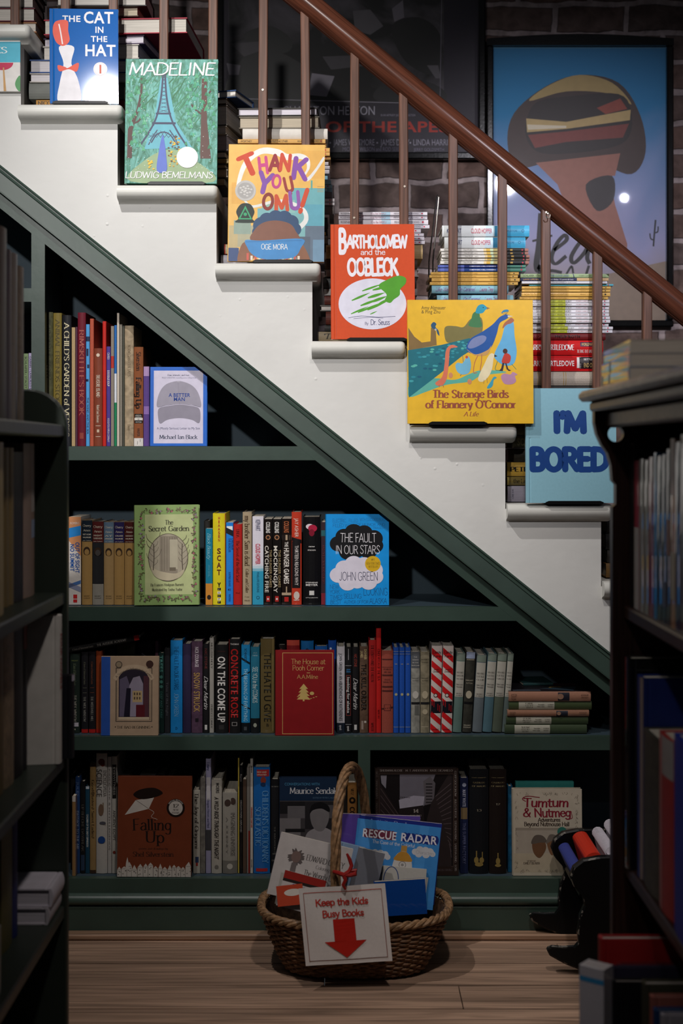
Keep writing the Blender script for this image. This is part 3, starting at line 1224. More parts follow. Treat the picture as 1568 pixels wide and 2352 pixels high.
def art_green(A):
    R = random.Random(5)
    A.rect(286, 498, 135, 424, mat('#4f9a80', .4, 'brush'))
    for i in range(60):
        x, y = R.uniform(300, 470), R.uniform(150, 290)
        A.line([(x, y), (x + R.uniform(14, 30), y - R.uniform(18, 40))], R.uniform(1.2, 3), R.choice(['#2e6a48', '#3b7d5a', '#3f8763']))
    A.poly([(366, 180), (382, 178), (402, 280), (440, 340), (330, 345), (352, 280)], '#62abba')
    A.smooth([(300, 420), (330, 372), (390, 345), (450, 372), (490, 420)], '#8fa67e')
    t = '#39405a'
    for s in (-1, 1):
        A.line([(374 + 2 * s, 168), (374 + 6 * s, 220), (374 + 14 * s, 262), (374 + 24 * s, 290)], 4.2, t)
        A.line([(374 + 22 * s, 285), (374 + 36 * s, 310), (374 + 56 * s, 340)], 4, t)
        A.line([(374 + 14 * s, 300), (374 + 26 * s, 318), (374 + 34 * s, 335)], 2.5, t)
    for i in range(9):
        y = 180 + i * 9
        q = 3 + i * 1.1
        A.line([(374 - q, y), (374 + q, y + 7)], 1.1, t)
        A.line([(374 + q, y), (374 - q, y + 7)], 1.1, t)
    A.rect(356, 391, 260, 264, t)
    A.rect(348, 402, 282, 287, t)
    A.line([(346, 330), (358, 312), (374, 305), (390, 312), (402, 330)], 3, t)
    for i in range(7):
        x = 340 + i * 9
        A.line([(x, 302 + abs(i - 3) * 3), (x + 10, 318)], 1, t)
        A.line([(x + 10, 302 + abs(i - 3) * 3), (x, 318)], 1, t)
    br = '#4e3430'
    A.poly([(291, 366), (302, 366), (303, 300), (322, 240), (318, 238), (300, 280), (292, 300)], br)
    A.line([(302, 286), (316, 280), (322, 270)], 4, br)
    A.line([(312, 262), (322, 210), (321, 180)], 5, br)
    A.poly([(459, 366), (484, 366), (474, 280), (473, 180), (461, 180), (460, 280)], '#573a33')
    A.line([(460, 262), (444, 250), (438, 240)], 4, br)
    A.line([(474, 220), (484, 205)], 4, br)
    for i in range(150):
        s = R.random() < .45
        x = R.uniform(289, 338) if s else R.uniform(424, 494)
        y = R.uniform(168, 345)
        if (s and x < 300 and y > 300) or (458 < x < 478 and y > 262):
            continue
        r = R.uniform(3, 5)
        A.smooth([(x, y - r * 1.5), (x + r, y + r), (x, y + r * .7), (x - r, y + r)], R.choice(['#3f9068', '#56a47a', '#2f7755', '#4b9d86']), 3)
    for i in range(120):
        A.ell(R.choice([R.uniform(288, 345), R.uniform(425, 496)]), R.uniform(165, 400), .8, .8, '#dfeee6', 6)
    # a closed blue parasol and yellow flowers by the path
    A.smooth([(372, 312), (377, 330), (381, 360), (382, 395), (360, 395), (364, 350)], '#5a6fc0')
    for i in range(44):
        A.ell(R.uniform(384, 412), R.uniform(315, 390), R.uniform(1.6, 3), 1.6, R.choice(['#e6b931', '#d29a26', '#6b4a2a']), 8)
    for i in range(10):
        A.ell(R.uniform(340, 356), R.uniform(370, 392), 2.6, 1.8, '#e6b931', 8)
    A.ell(429.5, 363.6, 24.6, 24.6, '#f3f2ee')
    A.text('MADELINE', 292, 490, 172, 28, '#e9e8ea', 'hand', jit=.25, shear=.1)
    A.text('LUDWIG BEMELMANS', 287, 488, 412, 14.5, '#e9e8ea', 'hand', jit=.25, shear=.1)


def art_steam(A):
    A.rect(523, 744, 331, 603, '#e3b35c')
    for q in ((530, 560, 420, 470, '#dba64e'), (690, 742, 345, 410, '#e0ab55'), (600, 690, 470, 520, '#8fb3a4'), (668, 744, 432, 600, '#6ba8ae'),
              (676, 740, 470, 520, '#5c9fb0'), (590, 700, 480, 545, '#79aeb0'), (525, 545, 520, 580, '#b9a678'), (700, 744, 520, 603, '#5f6f80'),
              (718, 744, 552, 603, '#6e8fa8'), (545, 590, 520, 570, '#a9a487'), (524, 548, 572, 603, '#344a77'), (536, 575, 508, 540, '#8c9f92'),
              (686, 712, 545, 603, '#55606f'), (660, 676, 460, 490, '#88b6b2')):
        A.rect(*q)
    A.rect(712, 716, 414, 436, '#5fa39a')
    for y in range(428, 442, 4):
        A.rect(727, 742, y, y + 1, '#b08a52')
    A.line([(545, 452), (546, 420), (562, 375), (596, 347), (634, 349), (656, 360), (686, 358), (703, 366), (706, 385), (696, 404)], lambda i, a, c: 2.5 + 5 * math.sin(min(1, i / 42) * pi), '#e6e4df')
    A.line([(692, 402), (704, 412), (722, 392), (743, 360)], lambda i, a, c: 5 - .2 * i if i < 12 else 3, '#dedcd8')
    A.line([(560, 462), (580, 476), (640, 462), (690, 478), (702, 505), (680, 530), (654, 552)], lambda i, a, c: 2 + 4.5 * min(1, i / 28), '#dcdcd8')
    L = [('T', 569, 379, 44, '#c94f38', .42), ('H', 602, 380, 36, '#c74e86', .12), ('A', 629, 374, 35, '#97393f', -.02), ('N', 653, 373, 36, '#c9503c', -.1),
         ('K', 687, 387, 46, '#8652a3', -.12), ('Y', 606, 421, 44, '#8557a6', -.22), ('O', 633, 417, 28, '#bd4a86', -.1), ('U', 661, 424, 32, '#97403f', .22),
         (',', 668, 438, 14, '#97403f', 0), ('O', 614, 464, 34, '#8a3f3a', -.1), ('M', 645, 467, 34, '#c9573a', .05), ('U', 675, 461, 38, '#8f5aa5', .1), ('!', 696, 462, 52, '#cc5136', -.3)]
    for ch, cx, cy, cap, c, rt in L:
        wd = cap * {'!': .22, ',': .2, 'M': .95, 'N': .72, 'K': .72, 'T': .8, 'H': .62, 'O': .72, 'U': .66}.get(ch, .7)
        cs, sn = math.cos(-rt), math.sin(-rt)
        x0, y0 = -wd / 2, cap / 2
        v, f, ww = text2d(ch, 'fat', cap, wd)
        mb = MB()
        A.lines.append(mb)
        A._add(mb, [(cx + (p + x0) * cs + (q - cap / 2) * sn, cy + (p + x0) * sn - (q - cap / 2) * cs) for p, q in v], f, c, .5, list(TL))
    A.ell(562, 439, 24, 24, '#b9b6b2')
    A.ell(562, 439, 19, 19, '#a3a09d')
    for i in range(14):
        a = i * 2.399
        A.ell(562 + 14 * math.sqrt(i / 14) * math.cos(a), 439 + 14 * math.sqrt(i / 14) * math.sin(a), 3, 2, '#c9c6c2', 8)
    A.smooth([(541, 488), (550, 472), (562, 468), (575, 472), (583, 488), (578, 504), (584, 513), (540, 513), (546, 504)], '#10231c')
    A.poly([(562, 474), (578, 506), (546, 506)], '#2f9c68')
    A.poly([(562, 481), (573, 503), (551, 503)], '#10231c')
    A.ell(562, 494, 4, 4, '#2f9c68')
    # round brown loaf behind the bowl under a dark blue cloud
    for q in ((600, 520, 20), (612, 508, 18), (632, 502, 18), (652, 503, 18), (668, 512, 17), (676, 528, 15), (592, 535, 14)):
        A.ell(q[0], q[1], q[2], q[2], '#27466b')
    A.smooth([(580, 556), (584, 530), (604, 513), (634, 508), (664, 515), (678, 532), (682, 556)], '#7d5140')
    A.smooth([(556, 562), (580, 560), (585, 590), (570, 603), (545, 603)], '#85583f')
    A.smooth([(676, 560), (694, 562), (712, 603), (684, 603)], '#85583f')
    for i in range(14):
        A.rect(566 + i * 9, 571 + i * 9, 584 + (i % 2) * 6, 600, ['#c8584a', '#e2d6c6'][i % 2])
    A.smooth([(563, 554), (600, 555), (693, 550), (690, 572), (676, 592), (640, 598), (600, 597), (578, 586), (568, 572)], '#3e86c2')
    A.line([(564, 558), (692, 554)], 1.4, '#2f6ea6')
    A.text('OGE MORA', 599, 660, 575, 12, '#e9e6e2', 'hand', jit=.6)


def art_orange(A):
    w = '#eae6ee'
    A.line([(770, 518), (772, 782)], 1.2, '#b8472c', False)
    A.text('B', 779, 796, 582, 52, w, 'fat')
    A.text('ARTHOLOMEW', 798, 936, 571, 27, w, 'fat', jit=.5, track=-.04)
    A.text('and the', 829, 886, 588, 12.5, w, 'hand')
    A.text('OOBLECK', 799, 915, 634, 36, w, 'fat', jit=.4, track=-.03)
    A.ell(855.6, 702, 78, 59, '#dcdaea', 48)
    g, k = '#4f9d22', '#2c3360'
    A.smooth([(870, 660), (890, 646), (915, 637), (932, 642), (932, 655), (920, 668), (918, 682), (905, 692), (896, 700), (884, 694), (888, 680)], g)
    for (x0, y0, x1, y1, ww) in ((832, 672, 878, 656, 4), (808, 694, 850, 676, 4.5), (845, 688, 885, 676, 6), (852, 698, 890, 684, 6), (828, 706, 872, 690, 5),
                                 (822, 722, 880, 698, 4), (806, 725, 846, 708, 3.5), (844, 716, 892, 694, 5), (868, 704, 896, 690, 6), (850, 726, 866, 719, 2), (856, 670, 890, 662, 5)):
        n = 18
        p = [(x0 + (x1 - x0) * i / n, y0 + (y1 - y0) * i / n) for i in range(n + 1)]
        A.line(p, (lambda q: (lambda i, a, c: .3 + q * .5 * math.sin(pi * min(1, .12 + i / 20))))(ww), g, False)
    A.line([(800, 734), (830, 730), (870, 733), (908, 731)], 1, k)
    A.line([(812, 736), (850, 733), (880, 735)], .8, k)
    A.text('By', 838, 846, 750, 6, k, 'hand')
    A.text('Dr. Seuss', 851, 895, 750.5, 12, k, 'hand')


def zq(pts, ox=900, oy=420, s=2.904):
    return [(ox + x / s, oy + y / s) for x, y in pts]


def art_birds(A):
    A.rect(937, 1225, 686, 972, '#e7b72e')
    ol = '#7c7444'
    A.smooth(zq([(350, 985), (365, 950), (430, 950), (480, 955), (530, 900), (600, 895), (600, 1000), (520, 1040), (400, 1062), (362, 1050)]), ol)
    A.smooth(zq([(545, 862), (580, 848), (592, 900), (600, 955), (515, 948), (532, 900)]), '#3f7a4c')
    A.smooth(zq([(562, 860), (575, 815), (608, 802), (636, 820), (656, 830), (630, 838), (606, 862)]), '#1f97b4')
    A.poly(zq([(634, 820), (658, 829), (636, 838)]), '#8a6a4a')
    A.ell(*zq([(612, 824)])[0], 1.3, 1.3, '#1b1b1b', 8)
    A.poly(zq([(110, 960), (150, 1020), (200, 1060), (258, 1052), (262, 960), (292, 955), (300, 1078), (210, 1095), (112, 1115)]), '#83693f')
    A.smooth(zq([(262, 940), (280, 922), (298, 935), (292, 955), (312, 980), (318, 1015), (304, 1000), (296, 978), (268, 962)]), '#2a5476')
    A.ell(*zq([(293, 973)])[0], 2.2, 2.2, '#e9e2d2', 10)
    A.ell(*zq([(294, 973)])[0], 1, 1, '#1b1b1b', 8)
    A.smooth(zq([(112, 1350), (200, 1310), (300, 1300), (420, 1310), (520, 1270), (600, 1245), (720, 1250), (760, 1262), (600, 1282), (520, 1322), (360, 1345), (230, 1390), (118, 1425)]), '#5fb0a0')
    A.poly(zq([(107, 1112), (330, 1076), (520, 1030), (565, 1092), (470, 1150), (320, 1270), (112, 1430)]), '#1d6f7e')
    R = random.Random(2)
    for i in range(52):
        u, v = R.random(), R.uniform(.08, .92)
        x = 120 + 390 * u
        y0, y1 = 1112 - 80 * u, 1420 - 330 * u
        y = y0 + (y1 - y0) * v
        p = zq([(x, y)])[0]
        A.ell(p[0], p[1], 5.5 - 2 * u, 2.6 - .6 * u, R.choice(['#3f9fa8', '#58b3a6', '#2a8899', '#155a74']), 12)
    A.smooth(zq([(500, 1112), (520, 1040), (600, 990), (672, 940), (720, 890), (760, 872), (790, 878), (770, 900), (722, 930), (702, 1000), (668, 1085), (620, 1135), (555, 1140)]), '#1d55a0')
    A.smooth(zq([(500, 1105), (560, 1140), (640, 1110), (664, 1080), (640, 1140), (580, 1150), (540, 1140)]), '#c79a5c')
    A.smooth(zq([(508, 1082), (540, 1035), (600, 1012), (632, 1025), (615, 1060), (560, 1092), (520, 1100)]), '#7a86b4')
    A.poly(zq([(775, 876), (812, 883), (776, 890)]), '#d8d2c4')
    for q in ((735, 862), (750, 845), (768, 842), (780, 850)):
        A.line(zq([(762, 874), q]), .7, '#1d3f6a')
    A.smooth(zq([(732, 862), (748, 842), (775, 838), (782, 850), (752, 856)]), '#2b7fae')
    for q in ((575, 1145, 545, 1260), (600, 1140, 590, 1250)):
        A.line(zq([(q[0], q[1]), (q[2] + 8, q[1] + 50), (q[2], q[3]), (q[2] + 24, q[3] + 2)]), 1.8, '#b9744c')
    A.line(zq([(470, 1130), (480, 1240), (455, 1285)]), 1.2, '#2b6f86')
    A.smooth(zq([(684, 1140), (730, 1040), (752, 960), (765, 930), (800, 902), (816, 935), (820, 1010), (834, 1120), (815, 1200), (760, 1215), (705, 1185)]), '#63aeda')
    A.smooth(zq([(740, 965), (752, 930), (782, 905), (800, 893), (818, 910), (800, 930), (770, 940)]), '#a9654a')
    A.line(zq([(705, 1185), (690, 1240), (720, 1248)]), 1.2, '#3f7c5c')
    A.line(zq([(800, 1205), (830, 1240)]), 1.2, '#3f7c5c')
    A.smooth(zq([(290, 1330), (335, 1290), (352, 1200), (360, 1120), (380, 1085), (410, 1076), (440, 1090), (410, 1096), (388, 1110), (380, 1200), (366, 1300), (340, 1345), (305, 1350)]), '#d9765c')
    A.line(zq([(315, 1345), (315, 1360)]), 1.3, '#b0563f')
    A.line(zq([(340, 1345), (345, 1360)]), 1.3, '#b0563f')
    A.smooth(zq([(424, 1215), (440, 1195), (470, 1200), (490, 1170), (500, 1150), (520, 1165), (528, 1220), (512, 1265), (470, 1275), (436, 1255)]), '#74b6d6')
    A.ell(*zq([(500, 1158)])[0], 3, 3.4, '#c0503a', 12)
    A.smooth(zq([(575, 1300), (620, 1200), (645, 1150), (668, 1132), (692, 1148), (680, 1165), (668, 1240), (640, 1295), (600, 1325)]), '#e6d9b4')
    A.poly(zq([(684, 1140), (706, 1152), (684, 1158)]), '#2a2a2a')
    A.line(zq([(615, 1310), (612, 1336)]), 1, '#9c7a4a')
    A.line(zq([(634, 1298), (636, 1332)]), 1, '#9c7a4a')
    A.smooth(zq([(728, 1290), (750, 1268), (790, 1275), (808, 1258), (838, 1275), (822, 1285), (828, 1320), (800, 1340), (750, 1336)]), '#b98aa8')
    A.smooth(zq([(634, 1362), (660, 1320), (680, 1290), (700, 1296), (680, 1312), (672, 1350), (650, 1368)]), '#3f9fb8')
    for q in ((392, 1280), (518, 1322)):
        p = zq([q])[0]
        A.ell(p[0], p[1], 5, 6.5, '#cf8e66', 14)
    A.smooth(zq([(735, 1195), (745, 1150), (760, 1130), (785, 1140), (795, 1160), (782, 1198)]), '#c23a2c')
    A.ell(*zq([(757, 1118)])[0], 5.5, 6, '#4a2a22', 14)
    A.poly(zq([(738, 1196), (730, 1232), (716, 1250), (740, 1252), (752, 1198)]), '#3a2d33')
    A.poly(zq([(765, 1198), (778, 1238), (796, 1248), (782, 1252), (766, 1240), (756, 1198)]), '#3a2d33')
    A.text('Amy Alznauer', 968, 1024, 708, 8, '#6b5a2a', 'sans')
    A.text('& Ping Zhu', 968, 1012, 717.5, 8, '#6b5a2a', 'sans')
    br = '#9a4f3c'
    A.text('The Strange Birds', 993, 1168, 912.5, 17.5, br, 'serifb')
    A.text("of Flannery O'Connor", 977, 1185, 936.5, 17.5, br, 'serifb')
    A.text('A Life', 1065, 1098, 955, 10, br, 'serif', shear=.2)


def art_bored(A):
    c = '#123f84'
    A.rect(1210, 1240, 998, 1004, '#8ab6c6')
    A.text("I'M", 1272, 1346, 990, 43, c, 'xfat', jit=.2)
    A.text('BORED', 1219, 1396, 1077, 47, c, 'xfat', track=.03, jit=.2)


face((115, 271, 25, 241), -.0165, .012, '#0d5fae', 'bright blue picture book with white block title, standing on the second step down', art_hat, -1.5, 2.8, group=GS, kind='gloss', z=Z(245) + .0042)
face((286, 498, 135, 424), -.022, .014, '#2f7d62', 'green park picture book with white round sticker on its cover', art_green, 2.5, group=GS, kind='gloss', roll=.3, z=Z(429) + .0045)
face((523, 744, 331, 603), -.022, .012, '#e0ae56', 'yellow picture book with multicoloured title and blue bowl on its cover', art_steam, 3, group=GS, rough=.4, roll=.4, z=Z(607) + .0045)
face((761, 953, 517, 783), -.022, .012, '#d3532f', 'orange picture book with white oval and green splash on its cover', art_orange, 3, group=GS, kind='gloss', roll=-.3, z=Z(785) + .0045)
face((937, 1225, 686, 972), -.050, .014, '#e7b72e', 'square yellow picture book with peacock and other birds on its cover', art_birds, 3, group=GS, rough=.4, z=Z(977) + .0034)
face((1209, 1416, 890, 1154), -.040, .014, '#8fbfd0', 'pale blue picture book with big dark blue title lettering', art_bored, 2.5, group=GS, kind='gloss', z=Z(1157) + .0034)
for (a, c, ty, l) in ((128, 250, 245, 'bright blue picture book'), (345, 470, 429, 'green park picture book'), (585, 715, 607, 'yellow picture book with the bowl'),
                      (800, 930, 785, 'orange picture book'), (985, 1110, 977, 'square yellow bird book'), (1250, 1375, 1157, 'pale blue picture book')):
    easel(a, c, ty, 'black metal book rest under the ' + l, -.0515 if ty == 977 else -.0415 if ty == 1157 else -.0235)

# card hung on the wall under the top step
cr = (-120, 49, 93, 213)
cw, ch_ = X(49) - X(-120), Z(93) - Z(213)
cd = thing('wall_card', 'white card with pale blue band and red round tree, on wall beneath top step', 'card', T(X(-120), -.011, Z(213)))
m = MB()
m.box(0, cw, 0, .0105, 0, ch_, mat('#e0dcd8', .4), .001)
m.obj('board', cd)
A = Art(cr, cw, ch_)
A.rect(-120, 49, 99, 146, '#4fb3cc')
A.text('BOOKS', -70, 19, 125, 14, '#eef2f2', 'serif')
A.poly([(8 + 25 * math.cos(a * pi / 12), 147 + 17 * math.sin(a * pi / 12)) for a in range(13)], '#c22a52')
A.poly([(9, 158), (12, 158), (17, 212), (11, 212)], '#c79a62')
A.smooth([(49, 178), (42, 182), (37, 195), (41, 207), (49, 211)], '#5a9a62')
A.done(cd)

# ------------------------------------------------------------------ stacks of books behind the balusters
def lie(px0, px1, py0, py1, Y, w, col, label, group, fore=False, yaw=0, hard=True, spine=(), **kw):
    t = Z(py0, Y) - Z(py1, Y)
    h = X(px1, Y) - X(px0, Y)
    if fore:
        M = M_fore(X(px0, Y), Y + h * max(0, -math.sin(math.radians(yaw))), Z(py0, Y), w, yaw)
    else:
        M = M_lie(X(px1, Y), Y, Z(py0, Y), yaw)
    return book(M, w, h, t - .0006, col, label, group, hard, spine=spine, **kw)


ORD = ['topmost', 'second', 'third', 'fourth', 'fifth', 'sixth', 'seventh', 'eighth', 'ninth', 'tenth', 'eleventh', 'twelfth', 'thirteenth', 'fourteenth', 'fifteenth',
       'sixteenth', 'seventeenth', 'eighteenth', 'nineteenth', 'twentieth', 'twenty-first', 'twenty-second', 'twenty-third', 'twenty-fourth', 'twenty-fifth', 'twenty-sixth']


def stack(rows, where, group, Y0=.062):
    """rows from top to bottom: (px0, px1, py0, py1, colour, look, opts)"""
    R = random.Random(len(rows))
    for i, r in enumerate(rows):
        px0, px1, py0, py1, col, look = r[:6]
        o = dict(r[6]) if len(r) > 6 else {}
        Y = Y0 + o.pop('dy', R.uniform(0, .012))
        w = o.pop('w', .15)
        n = len(rows)
        lab = '%s, %s, %s' % (look, ORD[i] if i == 0 else ORD[i] + ' from top' if i < n * .6 else 'lowest' if i == n - 1 else ORD[n - 1 - i] + ' from bottom', where)
        lie(px0, px1, py0, py1, Y, w, col, lab, group, **o)


P1, P2 = '#d9d2cb', '#cbbfa9'
fo = dict(fore=True)
# top step
stack([(-90, 78, -60, -30, '#30302f', 'dark book with white pages', dict(fo, page=P1)), (-100, 74, -30, -14, '#6b6a68', 'grey book with white pages', dict(fo, page=P1)),
       (-100, 76, -14, 17, '#26292c', 'thick dark book with white pages', dict(fo, page=P1, yaw=2)), (-110, 80, 18, 50, '#5d1526', 'maroon book with white pages', dict(fo, page='#c9c3bb')),
       (-105, 84, 51, 75, '#9b6a45', 'tan edged book with pale pages', dict(fo, page='#cdc6bd', hard=True))], 'on the top step', 'books stacked on the top step')
# behind the bright blue book
g = 'books stacked behind the bright blue book'
stack([(150, 330, -52, -24, '#8f8a86', 'grey book with pale pages', dict(fo, page=P1)), (130, 336, -23, 14, '#3b3a3c', 'dark book with thick white pages', dict(fo, page='#dcd7cf', dy=.02)),
       (118, 318, 14, 38, '#54453a', 'brown book with tan pages', dict(fo, page=P2, dy=.03, yaw=-4)),
       (97, 430, 40, 76, '#a32138', 'large crimson book with striped pages', dict(fo, page='#cfc9bf', w=.28, dy=-.003, yaw=-3)),
       (94, 333, 80, 101, '#40304c', 'purple edged book with white pages', dict(fo, page='#dad3dc', yaw=-7, w=.17)),
       (94, 320, 101, 135, '#b9b3aa', 'pale grey book with thick cream pages', dict(fo, page='#d9d3c9', yaw=-5, w=.17)),
       (68, 345, 137, 168, '#2d4d86', 'blue book with white pages', dict(fo, page='#d8d3d6', w=.17)), (68, 300, 168, 190, '#a8a29b', 'pale book with white pages', dict(fo, page='#d8d3d6', w=.17)),
       (67, 285, 191, 228, '#6a6c67', 'thick plain grey book, spine out', dict()),
       (83, 285, 230, 244.5, '#b2823f', 'tan paperback with dark lettering', dict(hard=False, spine=[('v', 'NICOLE KRAUSS', .02, .5, .6, '#33261c', 'serif'), ('b', .72, 1, '#8e2030')]))],
      'behind the bright blue book', g)
# behind the green park book: yawed so their ends show
g = 'books stacked behind the green park book'
gb = [(368, 549, 206, 224, '#2c4a78', 'thin blue book with white pages', dict(fo, page='#ddd8d0', yaw=-16, w=.13)), (350, 524, 225, 240, '#4b392e', 'brown book with dark ends', dict(fo, yaw=-10)),
      (352, 526, 241, 288, '#7e776f', 'thick grey book with pale pages', dict(fo, page=P1, yaw=-12)), (345, 522, 289, 308, '#bab4ab', 'pale book with white pages', dict(fo, page=P1, yaw=-9)),
      (350, 528, 309, 346, '#9c9496', 'lavender grey book with pale pages', dict(fo, page='#b8b0b8', yaw=-14)), (340, 520, 347, 364, '#3c3c3a', 'dark grey book', dict(fo, yaw=-8)),
      (344, 528, 365, 375, '#b39a62', 'thin tan book', dict(fo, page='#c7b387', yaw=-6)), (346, 521, 376, 388, '#54504a', 'brownish grey book', dict(fo, yaw=-10)),
      (336, 524, 389, 407, '#c1bab0', 'cream book with white pages', dict(fo, page=P1, yaw=-6)), (335, 518, 408, 428.5, '#47423d', 'dark brown book', dict(fo, yaw=-5))]
stack(gb, 'behind the green park book', g, .075)
# behind the yellow bowl book
g = 'books stacked behind the yellow bowl book'
tan = lambda dx=0: [('v', 'WORTHEY', .03, .16, .55, '#5b4a30', 'sans'), ('v', 'IN ONE EAR & OUT THE OTHER', .24, .57, .55, '#5b4a30', 'sans'),
                    ('v', 'PENNY CANDY BOOKS', .68, .92, .42, '#7a6540', 'sans'), ('o', .95, .5, .2, '#c3342c')]
stack([(545, 729, 247, 266, '#3a3733', 'dark book with white pages', dict(fo, page='#dcd6e0', w=.14, dy=.01, yaw=-2)), (548, 733, 267, 295, '#7b7366', 'thick grey book with tan pages', dict(fo, page='#bfb39f', w=.14, dy=.012, yaw=-1.5)),
       (557, 752, 296, 320, '#d4cfc7', 'broad white book', dict(hard=True)),
       (546, 747, 308 + 12, 329.5, '#d6a763', 'tan paperback with small red dot', dict(hard=False, spine=tan())),
       (548, 749, 330, 339, '#d6a763', 'tan paperback with small red dot', dict(hard=False, spine=tan())), (556, 757, 340, 349.5, '#d6a763', 'tan paperback with small red dot', dict(hard=False, spine=tan())),
       (556, 757, 350, 358, '#d6a763', 'tan paperback with small red dot', dict(hard=False, spine=tan())), (556, 759, 359, 367, '#d6a763', 'tan paperback with small red dot', dict(hard=False, spine=tan())),
       (557, 754, 372, 380, '#dcd6dd', 'white paperback', dict(hard=False)), (556, 757, 381, 389, '#dcd6dd', 'white paperback', dict(hard=False)), (556, 756, 390, 399, '#dcd6dd', 'white paperback', dict(hard=False)),
       (555, 752, 404, 413, '#8fc0d6', 'light blue paperback with dark dot', dict(hard=False, spine=[('o', .95, .5, .22, '#1b2733')])), (555, 760, 414, 423, '#8fc0d6', 'light blue paperback', dict(hard=False)),
       (556, 763, 424, 432, '#9cc7d8', 'light blue paperback with red dot', dict(hard=False, spine=[('o', .95, .5, .22, '#c22b45')])), (552, 751, 433, 440, '#a6cbd8', 'light blue paperback', dict(hard=False)),
       (555, 762, 441, 455, '#6f7077', 'grey book', dict()), (556, 768, 456, 464, '#ded9dd', 'white paperback with red dot', dict(hard=False, spine=[('o', .95, .5, .22, '#c22b45')])),
       (556, 768, 465, 472, '#ded9dd', 'white paperback with red dot', dict(hard=False, spine=[('o', .95, .5, .22, '#c22b45')])), (550, 766, 473, 492, '#77716d', 'grey brown book', dict()),
       (552, 756, 493, 500, '#d8d3d3', 'white paperback', dict(hard=False)), (552, 752, 501, 532, '#35322f', 'thick dark book', dict()), (550, 748, 533, 541, '#c59a4e', 'yellow tan paperback', dict(hard=False)),
       (545, 752, 542, 560, '#8a8379', 'thick grey book', dict()), (515, 745, 561, 584, '#a3322b', 'red book with cream label', dict(spine=[('b', .012, .06, '#d9c9a0')])),
       (507, 745, 586, 606.5, '#c9c6d0', 'white lavender book', dict())], 'behind the yellow bowl book', g, .07)

# behind the orange book
g = 'books stacked behind the orange book'
hk_ = [('v', 'ROSENBERG / ALABI', .02, .26, .5, '#4a4448', 'sans'), ('v', 'H is for HAIKU', .36, .53, .5, '#b08a96', 'serif'), ('b', .48, .58, '#a9cbdf'),
       ('v', 'PENNY CANDY BOOKS', .62, .9, .42, '#8f8a92', 'sans'), ('o', .94, .5, .22, '#d0294d')]
hw = dict(hard=False, spine=hk_)
stack([(778, 981, 487, 495, '#e6e1ea', 'white paperback with pale blue patch', hw), (777, 981, 496, 504, '#e6e1ea', 'white paperback with pale blue patch', hw),
       (778, 983, 505, 516, '#e6e1ea', 'white paperback with pale blue patch', hw), (784, 986, 517, 525, '#e0dae4', 'white paperback with pale blue patch', hw),
       (770, 966, 526, 535, '#e4dfe8', 'white paperback with red dot', hw), (772, 973, 536, 543, '#e4dfe8', 'white paperback with red dot', hw),
       (772, 974, 544, 552, '#e4dfe8', 'white paperback with red dot', hw), (773, 975, 553, 561, '#e4dfe8', 'white paperback with red dot', hw),
       (748, 970, 563, 595, '#c8ad7c', 'thick tan book with rounded spine', dict(bulge=.006)), (746, 958, 596, 618, '#59493a', 'brown book', dict()),
       (745, 961, 619, 636, '#c9c4be', 'white grey book', dict(fo, page=P1)), (742, 956, 637, 662, '#3a3837', 'dark grey book', dict()),
       (744, 958, 663, 679, '#a7a3a0', 'pale grey book', dict()), (745, 955, 680, 700, '#5b2a22', 'reddish brown book with pale marks', dict(kind='worn')),
       (735, 950, 701, 715, '#67635f', 'grey book', dict(fo, page=P1)), (748, 955, 716, 746, '#5f2a20', 'rust patterned book', dict(kind='worn')),
       (745, 950, 747, 761, '#2a2827', 'black book', dict()), (729, 950, 762, 784, '#8d7f66', 'tan book with dark script lettering', dict(spine=[('v', "'Tis", .05, .19, .55, '#2b241f', 'serif', 0, dict(shear=.2)), ('b', 0, .012, '#5c5347')]))],
      'behind the orange book', g, .07)
# behind the yellow bird book
g = 'books stacked behind the yellow bird book'
ch = dict(hard=True, kind='gloss', spine=[('b', .5, .64, '#cfe6f2'), ('b', .60, .66, '#3f86b0'), ('b', .66, 1, '#4fb4e0', 0, 1), ('v', 'KEPHART', .05, .22, .42, '#3a4170', 'sans'), ('v', 'CLOUD HOPPER', .33, .57, .42, '#c8405a', 'sans'),
                              ('v', 'PENELOPE EDITIONS', .68, .86, .2, '#1f6f9c', 'sans'), ('o', .925, .5, .13, '#1f6f9c'), ('o', .925, .5, .085, '#4fb4e0')])
pear = dict(hard=False, spine=[('b', .49, .52, '#e8cf9a'), ('b', .52, .565, '#d9b04c'), ('b', .565, .60, '#c7d7b2'), ('b', .60, .66, '#d6c78c'), ('b', .66, .96, '#23282a', 0, 1), ('b', .96, 1, '#a56f63', 0, 1),
                               ('v', 'CRAVY', .04, .10, .45, '#55504d', 'sans'), ('v', 'The PEAR TREE', .26, .42, .5, '#a8a29a', 'serif'), ('v', 'SOBOLEV', .68, .77, .34, '#8d8f86', 'sans'), ('o', .93, .5, .3, '#d43048'), ('b', .79, .82, '#c9a24e', .2, .8)])
bell = dict(hard=False, spine=[('b', 0, .3, '#5f6fc0', 0, 1), ('b', .76, 1, '#4d8a78', 0, 1), ('v', 'SOMEWHERE A BELL IS RINGING', .36, .66, .42, '#d8dcea', 'bold'), ('o', .95, .5, .3, '#c22b55')])
tie = dict(hard=False, spine=[('v', 'HOW TO TIE A SHOE', .03, .26, .5, '#b98f3c', 'sans'), ('v', '& OTHER BIG ADVENTURES', .27, .53, .5, '#b98f3c', 'sans'), ('v', 'PENNY CANDY BOOKS', .66, .9, .42, '#b38a3a', 'sans'), ('o', .945, .5, .24, '#2a2118')])
